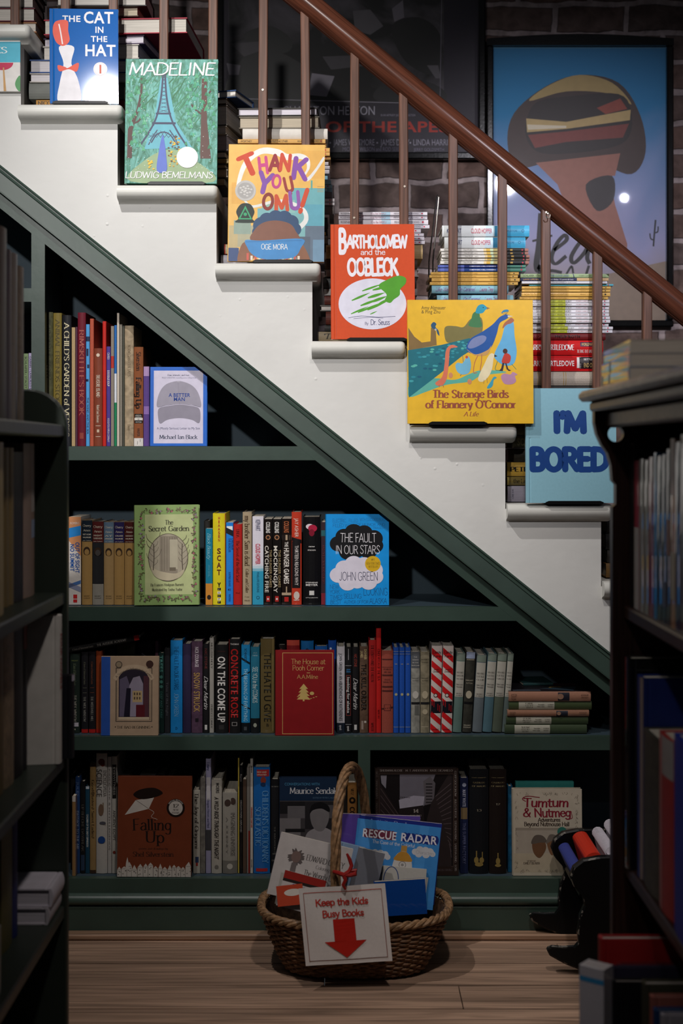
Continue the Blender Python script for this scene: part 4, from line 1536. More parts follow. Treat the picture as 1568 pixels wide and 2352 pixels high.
wat = dict(kind='gloss', bulge=.005, spine=[('v', 'Like Water', .05, .26, .5, '#9c5a9c', 'script', 0, dict(shear=.3)), ('v', 'On Caramel', .34, .56, .5, '#8a5aa6', 'script', 0, dict(shear=.3)), ('v', 'Laura Trey', .62, .80, .5, '#b04a8a', 'script', 0, dict(shear=.3))])
stack([(1015, 1215, 518, 544, '#e6ebec', 'white and bright blue hardback', dict(ch, yaw=0)), (1020, 1206, 545, 570, '#e6ebec', 'white and bright blue hardback', ch),
       (1011, 1213, 568 + 3, 578, '#e9e6e0', 'cream paperback with black end', pear), (1013, 1213, 579, 585, '#dcd8d2', 'cream paperback with black end', pear), (1014, 1216, 586, 592, '#e9e6e0', 'cream paperback with black end', pear),
       (1013, 1216, 593, 599, '#e9e6e0', 'cream paperback with black end', pear), (1011, 1214, 600, 607, '#e9e6e0', 'cream paperback with black end', pear),
       (1005, 1207, 609, 615, '#28357a', 'dark blue paperback', bell), (1005, 1207, 616, 624, '#2c4a8f', 'blue paperback with green end', bell),
       (989, 1191, 625, 631.5, '#e3b55f', 'yellow paperback with small black dot', tie), (986, 1189, 632, 638.5, '#e3b55f', 'yellow paperback with small black dot', tie),
       (991, 1193, 639, 647, '#e3b55f', 'yellow paperback with small black dot', tie), (987, 1189, 648, 655, '#e3b55f', 'yellow paperback with small black dot', tie),
       (991, 1167, 656, 674, '#8fbfcf', 'pale blue hardback with purple script', wat), (1003, 1178, 678, 697, '#8fbfcf', 'pale blue hardback with purple script', wat),
       (985, 1180, 698, 760, '#514a45', 'thick grey brown book', dict()), (985, 1175, 761, 830, '#3b3734', 'thick dark book', dict()), (985, 1172, 831, 900, '#6b645c', 'thick grey book', dict()),
       (984, 1165, 901, 976, '#413a35', 'thick brown book', dict())], 'behind the yellow bird book', g, .064)
# behind the pale blue book
g = 'books stacked behind the pale blue book'
hen = dict(hard=False, spine=[('b', .30, .50, '#c9cf3a', 0, 1), ('v', 'CHRISTOPHER SWEENEY', .05, .40, .45, '#55545c', 'sans'), ('v', 'HENRY THE BOY', .41, .57, .5, '#4c4f2a', 'sans'), ('v', 'PENNY CANDY', .62, .76, .42, '#b08a8a', 'serif'),
                              ('b', .80, .815, '#7d5aa0', .1, .9), ('o', .945, .5, .24, '#c81f4c')])
hx = [(1223, 1399), (1224, 1399), (1224, 1398), (1223, 1398), (1222, 1398), (1223, 1400), (1224, 1401), (1223, 1397), (1226, 1407), (1224, 1406)]
stack([(1195, 1398, 629, 638, '#a3b98c', 'light green paperback', dict(hard=False, spine=[('v', 'SCHLAIFER / STACEY', .03, .26, .5, '#33402a', 'sans'), ('v', 'THE CLOUD LASSO', .34, .55, .5, '#3c5fa0', 'sans'), ('v', 'PENNY CANDY', .66, .8, .4, '#7c9068', 'serif'), ('d', .59, .6, '#3c4a66', .01)])),
       (1195, 1397, 638.6, 645.6, '#3a3d58', 'dark navy paperback with tan end', dict(hard=False, spine=[('b', .64, 1, '#c9a878', 0, 1), ('v', 'LLANOS / LOPEZ REAL', .03, .21, .5, '#d8a860', 'sans'), ('v', "Luca's Bridge / El puente de Luca", .32, .60, .5, '#e0dce0', 'serif')])),
       (1198, 1394, 646, 652, '#dcdbe2', 'white paperback', dict(hard=False, spine=[('v', 'THE BLUE POOL OF QUESTIONS', .36, .64, .5, '#8f939c', 'sans')])),
       (1215, 1408, 652.6, 657, '#5fb8cc', 'thin turquoise paperback', dict(hard=False, spine=[('o', .94, .5, .4, '#c22b45')])),
       (1198, 1402, 658, 664, '#e3b55f', 'yellow paperback with small black dot', tie), (1198, 1401, 665, 671, '#e3b55f', 'yellow paperback with small black dot', tie),
       (1197, 1401, 672, 681, '#e3b55f', 'yellow paperback with small black dot', tie), (1193, 1396, 682, 688, '#e3b55f', 'yellow paperback with small black dot', tie)] +
      [(hx[i][0] - 26, hx[i][1], 688.6 + i * 7.7, 695.6 + i * 7.7, '#e4e2e8', 'white paperback with lime patch', hen) for i in range(10)] +
      [(1196, 1390, 766, 781, '#6b1518', 'dark red book with black lettering', dict(spine=[('v', 'EVERYMAN GHOST', .02, .3, .5, '#a04a48', 'sans'), ('v', 'PHILIP ROTH', .40, .70, .5, '#26080a', 'bold'), ('b', .955, .965, '#26080a')])),
       (1190, 1384, 782, 816, '#c81f22', 'bright red book with white serif lettering', dict(kind='gloss', spine=[('v', 'HARRY TURTLEDOVE', .10, .66, .36, '#e4dcdc', 'serifb', .02), ('b', .73, .9, '#3a1c4a', .12, .42), ('v', 'WORLDWAR', .745, .89, .2, '#d8b066', 'bold', .23), ('v', 'TILTING THE BALANCE', .69, .93, .2, '#e4dcdc', 'serif', -.25)])),
       (1190, 1384, 817, 853, '#c4181d', 'bright red book with white block lettering', dict(kind='gloss', spine=[('v', 'HARRY TURTLEDOVE', .10, .66, .34, '#e9e2e2', 'bold', .0), ('b', .69, .74, '#d8d2d2', .1, .8), ('b', .72, .97, '#241a1c', .08, .85), ('v', 'END OF THE', .77, .95, .28, '#c9a66a', 'sans', -.12), ('v', 'SETTLING', .77, .92, .12, '#d8d2d2', 'bold', .26)])),
       (1186, 1384, 854, 886, '#b3a79a', 'thick beige cloth book with gilt bands', dict(kind='cloth', bulge=.006, spine=[('b', .24, .246, '#a8863f'), ('b', .262, .268, '#a8863f'), ('b', .54, .546, '#a8863f'), ('b', .565, .571, '#a8863f'), ('b', .35, .352, '#9c4a4a')])),
       (1180, 1390, 887, 930, '#2a2623', 'thick black book', dict()), (1172, 1392, 931, 968, '#57503f', 'olive grey book', dict()),
       (1178, 1392, 969, 1000, '#6d6248', 'olive patterned book', dict(kind='worn', page=P2)), (1176, 1392, 1001, 1029, '#77705c', 'faded olive book with cream lettering', dict(kind='worn', spine=[('v', 'SOUL', .05, .22, .6, '#a39a74', 'bold')])),
       (1180, 1392, 1030, 1061, '#2f2a22', 'dark brown book with worn spine', dict(kind='worn')), (1164, 1392, 1062, 1094, '#b8923a', 'mustard book with bold black lettering', dict(spine=[('v', 'PETER', .03, .26, .32, '#1b1712', 'serifb')])),
       (1164, 1392, 1095, 1115, '#6f5f30', 'old gold book with dark lettering', dict(kind='gloss', bulge=.005, spine=[('v', 'the Law', .06, .22, .5, '#2b2415', 'serif'), ('b', .0, .02, '#a8944c')])),
       (1165, 1392, 1116, 1153, '#8f8a98', 'grey lavender book with small lettering', dict(spine=[('b', .175, .178, '#4c4858'), ('h', 'CARLSON', .06, .1, .6, '#5c586a', 'serif')]))],
      'behind the pale blue book', g, .062)
# step beside the dark bookcase
g = 'books stacked on the lowest step in view'
stack([(1392, 1560, 1190, 1225, '#26211d', 'thick dark brown book', dict()), (1390, 1560, 1226, 1262, '#1c1a19', 'thick black book', dict()), (1394, 1560, 1263, 1293, '#2b2622', 'dark leather book', dict()),
       (1391, 1560, 1294, 1327, '#7a5a30', 'brown marbled book', dict(kind='worn'))], 'on the step beside the dark bookcase', g, .06)

# bent wire stand leaning on the brick side of the step
ws = thing('wire_stand', 'thin bent silver wire stand, beside the stack of white paperbacks', 'wire stand', T(*W(992, 786, .27)))
m = MB()
b0, t0 = W(983, 786, .27), W(1005, 448, .31)
o = W(992, 786, .27)
ins = [b0 - o, W(985, 600, .29) - o, t0 - o + Vector((-.003, 0, -.006)), t0 - o + Vector((0, 0, .0)), t0 - o + Vector((.003, 0, -.006)), W(994, 600, .29) - o, W(993, 786, .27) - o]
m.tube(ins, .0022, mat('#b9b4ad', .25, 'metal'), 8)
m.obj('wire_loop', ws, True)
m = MB()
m.box(b0.x - o.x - .02, b0.x - o.x + .04, -.03, .05, 0, .002, mat('#2b2a2a', .4))
m.obj('base_plate', ws)

# ------------------------------------------------------------------ books on the shelves under the stairs
ORDW = ['first', 'second', 'third', 'fourth', 'fifth', 'sixth', 'seventh', 'eighth', 'ninth', 'tenth', 'eleventh', 'twelfth']


def shelfrow(rows, zs, where, group, Y=.025, end='from post'):
    """(px0, px1, pytop, colour, look, opts); look unique or counted"""
    cnt = {}
    for r in rows:
        cnt[r[4]] = cnt.get(r[4], 0) + 1
    seen = {}
    prev = -9
    for r in rows:
        px0, px1, py, col, look = r[:5]
        o = dict(r[5]) if len(r) > 5 else {}
        y = Y + o.pop('dy', 0)
        lean = o.pop('lean', 0)
        yaw = o.pop('yaw', 0)
        w = o.pop('w', .14)
        z = zs + .0006
        x0, x1 = X(px0, y) + .0003, X(px1, y) - .0003
        h = Z(py, y) - z
        seen[look] = seen.get(look, 0) + 1
        lab = look + ' ' + where
        if cnt[look] > 1:
            lab = '%s, %s of %d %s, %s' % (look, ORDW[seen[look] - 1], cnt[look], end, where)
        book(M_spine(x1, y, z + (abs(x1 - x0) * math.sin(math.radians(abs(lean))) if lean > 0 else 0), lean, yaw), w, h, x1 - x0, col, lab, group, **o)


p = dict(hard=False)
gold, cream, ink, wht = '#b09248', '#d8cba8', '#1d1a19', '#d8d4d2'
V = lambda *a: ('v',) + a
S1, S2, S3, S4 = SHELF
G1, G2, G3, G4 = ['books on the %s shelf under the stairs' % q for q in ('uppermost', 'second', 'third', 'bottom')]
shelfrow([
 (99, 122, 717, '#4a4a2f', 'dark olive cloth book with torn patch', dict(kind='worn', spine=[V('STAR ON THE STORY', .05, .5, .5, '#33341f', 'serif'), ('b', .395, .62, '#a89c80', .55, .75)])),
 (122.5, 142, 719, '#7a6a2f', 'old gold cloth book with embossed title', dict(kind='cloth', spine=[V('ANIMAL FRIENDS STORY BOOK', .05, .9, .5, '#4f4520', 'serif')])),
 (143, 164, 724, '#16171d', 'black book with large cream title', dict(kind='plain', spine=[V("A CHILD'S GARDEN of VERSES", .06, .93, .56, '#cfc4a0', 'serif')])),
 (164.5, 173, 752, '#b59a70', 'thin beige cloth book', dict(kind='cloth')), (173.5, 178, 751, '#5a3a4a', 'thin plum paperback', p),
 (178.5, 197, 718, '#6b1327', 'maroon cloth book with red gold title', dict(kind='cloth', spine=[V("RIMSKITTLE'S BOOK", .13, .77, .6, '#a8564a', 'serif'), ('b', .90, .945, '#8f4038', .25, .75)])),
 (197.5, 206, 745, '#4f9bd6', 'thin sky blue book with dark pattern', dict(spine=[('b', .1, .14, '#1c2a4a'), ('b', .2, .26, '#1c2a4a', .3, .9), ('b', .33, .36, '#1c2a4a', .1, .7), ('b', .45, .47, '#1c2a4a', .3, 1), V('THE WIND AND THE SEA', .6, .9, .5, '#1c2a4a', 'sans')])),
 (206.5, 215.5, 732, '#b5543c', 'thin brick red book', dict(kind='cloth')),
 (216, 235, 800, '#7d3b26', 'short brown book with white title', dict(spine=[V('TREASURE ISLAND', .27, .50, .42, '#e0d2c0', 'serif'), V('Robert Louis Stevenson', .58, .76, .34, '#d8c4b0', 'serif'), ('o', .07, .5, .22, '#d8c4b0'), ('b', .79, .795, '#d8c4b0', .2, .8), ('b', .83, .86, '#c9b098', .35, .65), ('b', .90, .905, '#d8c4b0', .2, .8)])),
 (235.5, 244, 738, '#bf241c', 'thin bright red book', dict(kind='plain')),
 (244.5, 254, 796, '#4b3a8a', 'thin purple book with white lettering', dict(spine=[V('CIARDI', .06, .13, .55, wht, 'sans'), V('DOODLE SOUP', .24, .40, .55, wht, 'bold'), V('HOUGHTON MIFFLIN COMPANY', .72, .96, .5, wht, 'sans')])),
 (254.5, 262, 749, '#8f8478', 'thin grey book with red patch', dict(hard=False, spine=[('b', .25, .35, '#b03028')])),
 (262.5, 268, 747, '#2f6bb4', 'thin book striped blue, white and green', dict(hard=False, spine=[('b', .4, .64, '#d8dce4', 0, 1), ('b', .64, 1, '#1f8054', 0, 1)])),
 (268.5, 274, 719, '#cfc3b4', 'tall thin cream pamphlet', p), (274.5, 281, 745, '#857e72', 'thin grey cloth book', dict(kind='cloth')), (281.5, 286, 748, '#4a4a40', 'thin dark green grey book', dict(kind='cloth')),
 (286.5, 307, 748, '#a8957a', 'thick beige cloth book with brown lettering', dict(kind='worn', spine=[V('NORWEGIAN FOLK TALES', .16, .42, .32, '#7d6a50', 'serif'), V('Dasent', .82, .87, .3, '#7d6a50', 'serif')])),
 (307.5, 329, 797, '#8a5233', 'brown book with black title and white houses', dict(kind='gloss', spine=[V('Silverstein', .05, .24, .5, '#3a2015', 'serif'), V('Falling Up', .31, .62, .58, '#2a1710', 'serifb'), ('b', .675, .77, '#15110f', .05, .95), ('b', .715, .74, '#d8d2c8', .05, .95), ('h', 'SPECIAL', .695, .1, .7, '#d8d2c8', 'bold'), ('h', 'EDITION', .712, .1, .7, '#d8d2c8', 'bold'), ('h', '12', .737, .16, .2, ink, 'serif'), ('h', 'NEW POEMS', .762, .1, .7, '#d8d2c8', 'bold'), V('HARPER', .82, .9, .3, '#3a2015', 'sans'), ('b', .92, 1, '#d8d2cc', 0, 1), ('b', .93, .96, '#4a4644', .3, .34), ('b', .95, .985, '#4a4644', .6, .64)])),
 (329.5, 343, 842, '#5d4685', 'purple book with pink patches', dict(kind='gloss', spine=[('b', .0, .12, '#a98ab4'), ('b', .5, .6, '#8a6aa8')])),
], S1, 'on the uppermost shelf under the stairs', G1, .025)


def art_cap(A):
    A.rect(345, 475, 842, 1024, '#1f63c4')
    A.rect(352.5, 466, 850.5, 1018, '#cfc9dd')
    A.text('"Raw, intimate, and true."', 383, 436, 863, 4.5, '#4a4c66', 'serif')
    A.text('PEGGY ORENSTEIN, bestselling author of Boys & Sex', 371, 450, 868.5, 3, '#5a5c76', 'sans')
    A.smooth([(360, 934), (364, 905), (378, 884), (400, 875.5), (420, 876), (442, 886), (456, 905), (461, 934), (440, 929), (410, 926.5), (380, 930)], '#9a95a4')
    A.smooth([(364, 938), (385, 932), (412, 929), (440, 932), (457, 938), (460, 958), (456, 972), (440, 964), (412, 960), (384, 964), (368, 973), (363, 960)], '#8d8897')
    A.line([(362, 935), (385, 930), (412, 927.5), (440, 930), (460, 935)], 1, '#6a6676')
    A.line([(408, 876), (410, 900), (411, 927)], .7, '#87828f')
    A.ell(409, 876, 3.5, 1.5, '#a9a4b2')
    A.text('A BETTER', 387, 436, 911, 8.5, '#1d3f8c', 'bold')
    A.text('MAN', 398, 425, 920.5, 8.5, '#1d3f8c', 'bold')
    A.text('A (Mostly Serious) Letter to My Son', 360, 459, 986, 5.2, '#23305a', 'sans')
    A.text('Michael Ian Black', 366, 453, 1008, 9.5, '#23304a', 'serif')


face((345, 475, 842, 1024), .003, .02, '#1f63c4', 'blue bordered hardback with grey cap on its cover, on the uppermost shelf', art_cap, 2, group=G1, z=S1 + .0008)
shelfrow([(54, 65, 812, '#7f936c', 'light green paperback in the bay beyond the post', dict(p, spine=[V('SCHLAIFER / STACEY', .05, .6, .5, '#2c3a24', 'sans')])), (65.5, 75 - 1, 811, '#a9a0bf', 'lavender paperback in the bay beyond the post', dict(p, spine=[V('GABRIEL / LAFRUILLO SAN', .05, .7, .5, '#3a3550', 'sans'), ('b', .78, 1, '#c49a94')]))],
         zz(945), 'beside the upright', 'books in the bay beyond the post', .02)

# ---------------------------------------------------------------- second shelf
nurse = lambda top, a, b, mid='#a3804e': [('b', 0, .25, top, 0, 1), ('h', 'Cherry', .075, .22, .8, '#d8ceb8', 'script'), ('h', 'Ames', .13, .2, .7, '#d8ceb8', 'script'), ('h', a, .175, .14, .8, '#cfc6b4', 'bold'),
                                          ('h', b, .21, .14, .8, '#cfc6b4', 'bold'), ('h', 'Julie Tatham', .243, .09, .8, '#cfc6b4', 'sans'), ('o', .36, .5, .33, '#3b2c22', 1.2), ('o', .375, .5, .23, mid, 1.3), ('h', 'GROSSET', .90, .1, .6, '#4a3a28', 'sans'), ('h', '& DUNLAP', .925, .1, .6, '#4a3a28', 'sans')]
cg = dict(hard=False, w=.135)
hg = lambda a, sz: dict(cg, spine=[V('COLLINS', .035, .165, .5, '#e4e0dc', 'bold'), ('o', .215, .5, .3, '#b07a55'), ('o', .215, .5, .2, '#2a1c16'), V('THE HUNGER GAMES', .36, .80, .3, '#8d7a58', 'bold', .32), V(a, .31, .86, sz, '#cfc8bd', 'bold', -.16), ('b', .90, .965, '#a8231f', .28, .72), ('h', 'M', .945, .25, .25, '#d8d4d2', 'bold')])
shelfrow([
 (151.5, 157, 1196, 'thin red brown paperback half hidden by the bookcase', 'x') if False else (151.5, 157, 1196, '#8f3d2c', 'thin red brown paperback', p),
 (157.5, 186, 1187, '#d6cfc8', 'peach topped paperback with blue stripe and title', dict(hard=False, spine=[('b', 0, .5, '#cf8f62', 0, 1), ('d', .1, .21, '#2a86cf', .03), ('d', .45, .7, '#dad2cc', -.18), ('h', 'ROMERO', .085, .18, .75, '#e4dcd4', 'sans'), V('NO SUMMIT', .31, .62, .34, '#1d4f9a', 'bold', -.2), V('OUT OF SIGHT', .29, .64, .34, '#1d4f9a', 'bold', .22), ('b', .885, .93, '#c0282a', .3, .62), ('b', .94, .975, '#c0282a', .3, .62), ('d', .72, .76, '#4a6fa8', .05), ('d', .8, .86, '#8a8fa8', -.06)])),
 (188, 212, 1195, '#a98550', 'tan spined novel with dark navy top', dict(bulge=.004, kind='gloss', spine=nurse('#1c2733', 'REST HOME', 'NURSE'))),
 (212.5, 238, 1198, '#2a2a2c', 'black spined novel with maroon top and grey foot', dict(bulge=.004, kind='gloss', spine=[('b', .75, 1, '#8f8a80', 0, 1)] + nurse('#54201f', 'NIGHT', 'SUPERVISOR', '#4a4644'))),
 (238.5, 261.5, 1199, '#a8895c', 'tan spined novel with slate blue top', dict(bulge=.004, kind='gloss', spine=nurse('#5f7488', 'AT', 'SPENCER'))),
 (262, 285.5, 1199, '#a98550', 'tan spined novel with purple navy top', dict(bulge=.004, kind='gloss', spine=nurse('#2a2450', 'CRUISE', 'NURSE'))),
 (286, 308.5, 1199, '#a98550', 'tan spined novel with brown maroon top', dict(bulge=.004, kind='gloss', spine=nurse('#4a1f1c', 'DUDE RANCH', 'NURSE'))),
 (468, 482, 1196, '#22201f', 'black book behind the teal and orange spine', dict(dy=.03, w=.1)),
 (472, 488, 1214, '#1f7a96', 'teal paperback with orange foot', dict(hard=False, dy=-.005, w=.03, spine=[('b', .72, 1, '#cf8a35', 0, 1), V('Black Beauty', .06, .40, .5, '#8fc9d6', 'script', 0, dict(shear=.3)), V('ANNA SEWELL', .48, .64, .3, '#4fa3b8', 'sans'), ('o', .9, .5, .3, '#2a2118', 1.2)])),
 (488.5, 518, 1179, '#d8c81f', 'bright yellow book with big dark title', dict(spine=[('b', 0, 1, '#b5502f', 0, .05), ('c', 'HIAASEN', .03, .31, .22, '#b0402a', 'bold'), ('c', 'SCAT', .37, .68, .42, '#5a1d20', 'bold'), ('h', 'Y', .8, .3, .2, ink, 'fat'), ('b', .815, .84, ink, .36, .62), ('b', .855, .88, '#e4e0d8', .36, .62), ('b', .89, .915, ink, .36, .62), ('b', .925, .95, '#e4e0d8', .36, .62), ('b', .96, .985, ink, .36, .62), ('c', 'KNOPF', .812, .985, .16, '#8f8878', 'bold')])),
 (519, 535.5, 1200, '#2a7fd6', 'blue paperback numbered 41', dict(hard=False, spine=[('b', .045, .125, '#e4e2e0', .08, .92), ('d', .1, .17, '#1c2026', -.04), V('THE BOXCAR', .19, .36, .34, '#1c4a8f', 'bold'), V('CHILDREN', .19, .33, .3, '#1c4a8f', 'bold', .4), V('SURPRISE ISLAND', .6, .78, .3, '#174080', 'sans'), ('h', '41', .83, .34, .5, '#142850', 'bold'), V('WHITMAN', .87, .96, .3, '#174080', 'sans')])),
 (536, 556, 1204, '#b3201c', 'red cloth book with faint dark title', dict(kind='cloth', spine=[V('The Secret of the Red Scarf', .2, .72, .36, '#5f1210', 'serif'), V('LINDA', .06, .16, .34, '#5f1210', 'serif'), ('h', 'Wood', .86, .16, .5, '#5f1210', 'serif')])),
 (557, 578, 1176, '#a8977c', 'beige book with tall brown title', dict(kind='gloss', spine=[V('my brother Sam is dead', .04, .58, .55, '#4f3a26', 'serif'), V('Collier and Collier', .61, .87, .36, '#5a4530', 'serif', 0, dict(shear=.2)), ('h', 'Four', .92, .14, .5, '#5a4530', 'serif'), ('h', 'Winds', .96, .14, .6, '#5a4530', 'serif')])),
 (579.5, 605, 1186, '#d8d4de', 'paperback fading from white to teal, red title', dict(cg, spine=[('b', .56, .59, '#bccfda', 0, 1), ('b', .59, .62, '#7fb4c8', 0, 1), ('b', .62, 1, '#2f93b4', 0, 1), V('KEPHART', .035, .165, .42, '#30335a', 'sans'), V('CLOUD HOPPER', .31, .54, .42, '#c43a50', 'bold'), V('PENELOPE EDITIONS', .63, .86, .2, '#17506e', 'sans'), ('o', .92, .5, .16, '#17506e'), ('o', .92, .5, .1, '#2f93b4')])),
 (606, 625, 1192, '#17110f', 'black paperback beside white one, two line title', hg('CATCHING FIRE', .44)),
 (626, 645.5, 1192, '#151110', 'black paperback with single tall title word', hg('MOCKINGJAY', .44)),
 (646.5, 669, 1191, '#1c1310', 'black paperback with orange author and arrows', dict(cg, spine=[V('COLLINS', .03, .165, .5, '#b0603a', 'bold'), ('d', .19, .25, '#b09a80', .0, ), ('b', .19, .25, '#1c1310', 0, .4), ('b', .19, .25, '#1c1310', .6, 1), V('THE', .27, .33, .36, '#d8d0c8', 'bold'), V('HUNGER GAMES', .34, .76, .52, '#d8d0c8', 'bold'), ('b', .79, .88, '#b09a80', .44, .56), ('d', .86, .89, '#b09a80', .0), ('b', .91, .965, '#a8231f', .28, .72)])),
 (669.5, 692.5, 1176, '#b93a26', 'red hardback with black torn panel', dict(kind='gloss', spine=[V('JAY ASHER', .07, .27, .36, '#e0c8bc', 'sans'), ('b', .315, .82, '#181517', .12, .97), ('d', .30, .34, '#181517', -.03), V('THIRTEEN REASONS WHY', .36, .79, .36, '#d8d0cc', 'sans'), ('o', .9, .5, .3, '#c9b8ae', 1.4), ('h', 'razOr', .955, .16, .6, '#e0d8d0', 'bold')])),
 (695.5, 736, 1187, '#0f0e10', 'thick black hardback with red white flower', dict(kind='gloss', spine=[('o', .13, .45, .26, '#a81c3c', .8), ('o', .11, .62, .22, '#d8ccd4', .7), ('o', .18, .5, .16, '#7a1028', 1.3), ('h', 'new', .345, .1, .34, '#c9c4c0', 'serif'), ('h', 'moon', .385, .1, .46, '#c9c4c0', 'serif'), ('h', 'STEPHENIE', .755, .075, .7, '#d8d4d0', 'bold'), ('h', 'MEYER', .785, .11, .7, '#d8d4d0', 'bold'), ('b', .84, .89, '#c9c6c2', .36, .64), ('h', 'LITTLE BROWN', .925, .055, .7, '#c9c4c0', 'sans')])),
 (737, 748.5, 1199, '#3a2a30', 'thin dark red and teal paperback', dict(hard=False, spine=[('b', .1, .17, '#2a5a60'), V('AND THE OCEAN WAS OUR SKY', .28, .75, .5, '#5a2a30', 'bold'), ('b', .86, 1, '#7a2430')])),
], S2, 'on the second shelf under the stairs', G2, .025)


def art_garden(A):
    A.rect(309, 466, 1158, 1391, '#86a062')
    A.rect(333, 444, 1182, 1366, '#b4bc88')
    R = random.Random(11)
    def vine(x0, y0, x1, y1, n):
        for i in range(n):
            u = i / n
            x, y = x0 + (x1 - x0) * u + R.uniform(-5, 5), y0 + (y1 - y0) * u + R.uniform(-5, 5)
            for k in range(3):
                a = R.uniform(0, 6.28)
                A.smooth([(x, y), (x + 3 * math.cos(a - .5), y + 3 * math.sin(a - .5)), (x + 5.5 * math.cos(a), y + 5.5 * math.sin(a)), (x + 3 * math.cos(a + .5), y + 3 * math.sin(a + .5))], R.choice(['#5a5a3a', '#6e6a48', '#7a6a5a', '#4f5634']), 3)
            if R.random() < .35:
                A.ell(x, y, 2.2, 2.2, R.choice(['#8a5a6a', '#8a7a8a', '#a8546a']), 8)
    vine(330, 1174, 456, 1174, 24)
    vine(327, 1182, 322, 1376, 34)
    vine(448, 1182, 446, 1372, 34)
    vine(326, 1374, 444, 1374, 24)
    g = '#4a4a38'
    A.text('The', 379, 398, 1205, 10, g, 'serif')
    A.text('Secret Garden', 341, 435, 1220, 11.5, g, 'serif')
    A.ell(386.5, 1281, 46, 55, '#5e5546', 48)
    A.ell(386.5, 1281, 44.5, 53.5, '#a39a86', 48)
    A.poly([(367, 1232), (408, 1232), (408, 1322), (367, 1322)], '#8a8070')
    for x in range(372, 406, 6):
        A.line([(x, 1234), (x, 1312)], .7, '#5e5648')
    A.rect(390, 408, 1240, 1308, '#b0a892')
    A.rect(390, 404, 1304, 1312, '#6a6050')
    A.smooth([(346, 1302), (366, 1312), (404, 1318), (424, 1308), (414, 1326), (386, 1334), (358, 1326)], '#b5aa90')
    for x0, s in ((352, 1), (420, -1)):
        A.line([(x0, 1310), (x0 + 2 * s, 1280), (x0 + 1 * s, 1250)], 2, '#4f463a')
        for k in range(9):
            y = 1300 - 7 * k
            d = 5 + 9 * R.random()
            A.line([(x0 + s, y), (x0 + s + d * (-1) ** k, y - d * .9), (x0 + s + 1.3 * d * (-1) ** k, y - d * 1.8)], .8, '#4f463a')
    A.text('By Frances Hodgson Burnett', 346, 422, 1346, 5.5, g, 'serif')
    A.text('Illustrated by Tasha Tudor', 349, 419, 1357, 5.5, g, 'serif')


def art_clouds(A):
    A.rect(749, 893, 1180, 1389, '#128fdc')
    db = '#14578c'
    for t, x0, x1, b, c in (('"ELECTRIC... FILLED', 762, 822, 1199, 8), ('WITH STACCATO BURSTS', 826, 890, 1196, 7), ('FILLED WITH', 764, 812, 1210, 8), ('OF HUMOR AND', 818, 884, 1207, 6), ('TRAGEDY"', 856, 886, 1214, 5),
                            ('NEW', 757, 778, 1351, 9), ('YORK', 757, 780, 1363, 9), ('TIMES', 757, 786, 1375, 9), ('BEST', 758, 784, 1386, 9), ('SELLING', 789, 830, 1373, 10), ('LOOKING', 834, 890, 1366, 17), ('AUTHOR OF', 790, 828, 1385, 7), ('FOR', 830, 846, 1385, 7), ('ALASKA', 848, 888, 1385, 12)):
        A.text(t, x0, x1, b, c, db, 'thinhand', jit=.5)
    for c, y0, col in ((0, 1248, '#131316'), (1, 1318, '#d6d0de')):
        for x, y, r in ((776, 0, 19), (790, -16, 20), (812, -26, 21), (836, -24, 20), (858, -12, 21), (862, 4, 18), (798, 18, 20), (820, 14, 19), (846, 16, 20), (820, -6, 30), (794, 0, 26), (844, -2, 24)):
            A.ell(x, y0 + y * (1.0 if not c else .95) + (0 if not c else 2), r, r * .92, col)
    A.text('THE FAULT', 781, 864, 1244, 20, '#e2dee2', 'thinhand', jit=.5)
    A.text('IN OUR STARS', 770, 872, 1271, 19, '#e2dee2', 'thinhand', jit=.5)
    A.text('JOHN GREEN', 779, 868, 1332, 19, '#1c2446', 'thinhand', jit=.5)
    A.ell(856, 1294, 18, 18, '#d2a820')
    A.text('#1', 852, 860, 1287, 5, ink, 'thinhand')
    A.text('NEW YORK TIMES', 841, 872, 1296, 5.5, ink, 'thinhand', jit=.4)
    A.text('BESTSELLER', 846, 868, 1303, 4.5, ink, 'thinhand', jit=.4)


face((309, 457, 1160, 1390), -.012, .026, '#86a062', 'green picture book with leafy border and oval garden scene, on the second shelf', art_garden, 4, yaw=0, group=G2, z=S2 + .003, rough=.45, roll=-.6)
face((749, 893, 1180, 1389), .004, .024, '#128fdc', 'bright blue hardback with black and white clouds, on the second shelf', art_clouds, 2, group=G2, z=S2 + .0015, kind='gloss')

# ---------------------------------------------------------------- third shelf
sn = lambda a, c='#6a6a5c': dict(spine=[V('A Series of Unfortunate Events', .12, .40, .3, c, 'serif'), V(a, .55, .86, .36, '#8f8d86', 'serif'), ('b', .44, .445, c, .2, .8), ('b', .50, .505, c, .2, .8), ('b', .955, 1, '#a8221f', 0, 1)])
grp = lambda t: dict(spine=[('b', 0, .09, '#6f7a70'), ('b', .1, .55, '#a8a49a', .02, .98), ('h', t[0], .25, .17, .8, '#4a4642', 'serif'), ('h', t[1], .29, .17, .8, '#4a4642', 'serif'), ('h', t[2], .33, .15, .8, '#4a4642', 'serif'), ('h', 'Helen Louise', .40, .14, .8, '#4a4642', 'serif'), ('h', 'Thorndyke', .43, .14, .75, '#4a4642', 'serif'), ('h', 'GROSSET', .515, .13, .75, '#4a4642', 'serif'), ('h', '& DUNLAP', .54, .13, .75, '#4a4642', 'serif')])
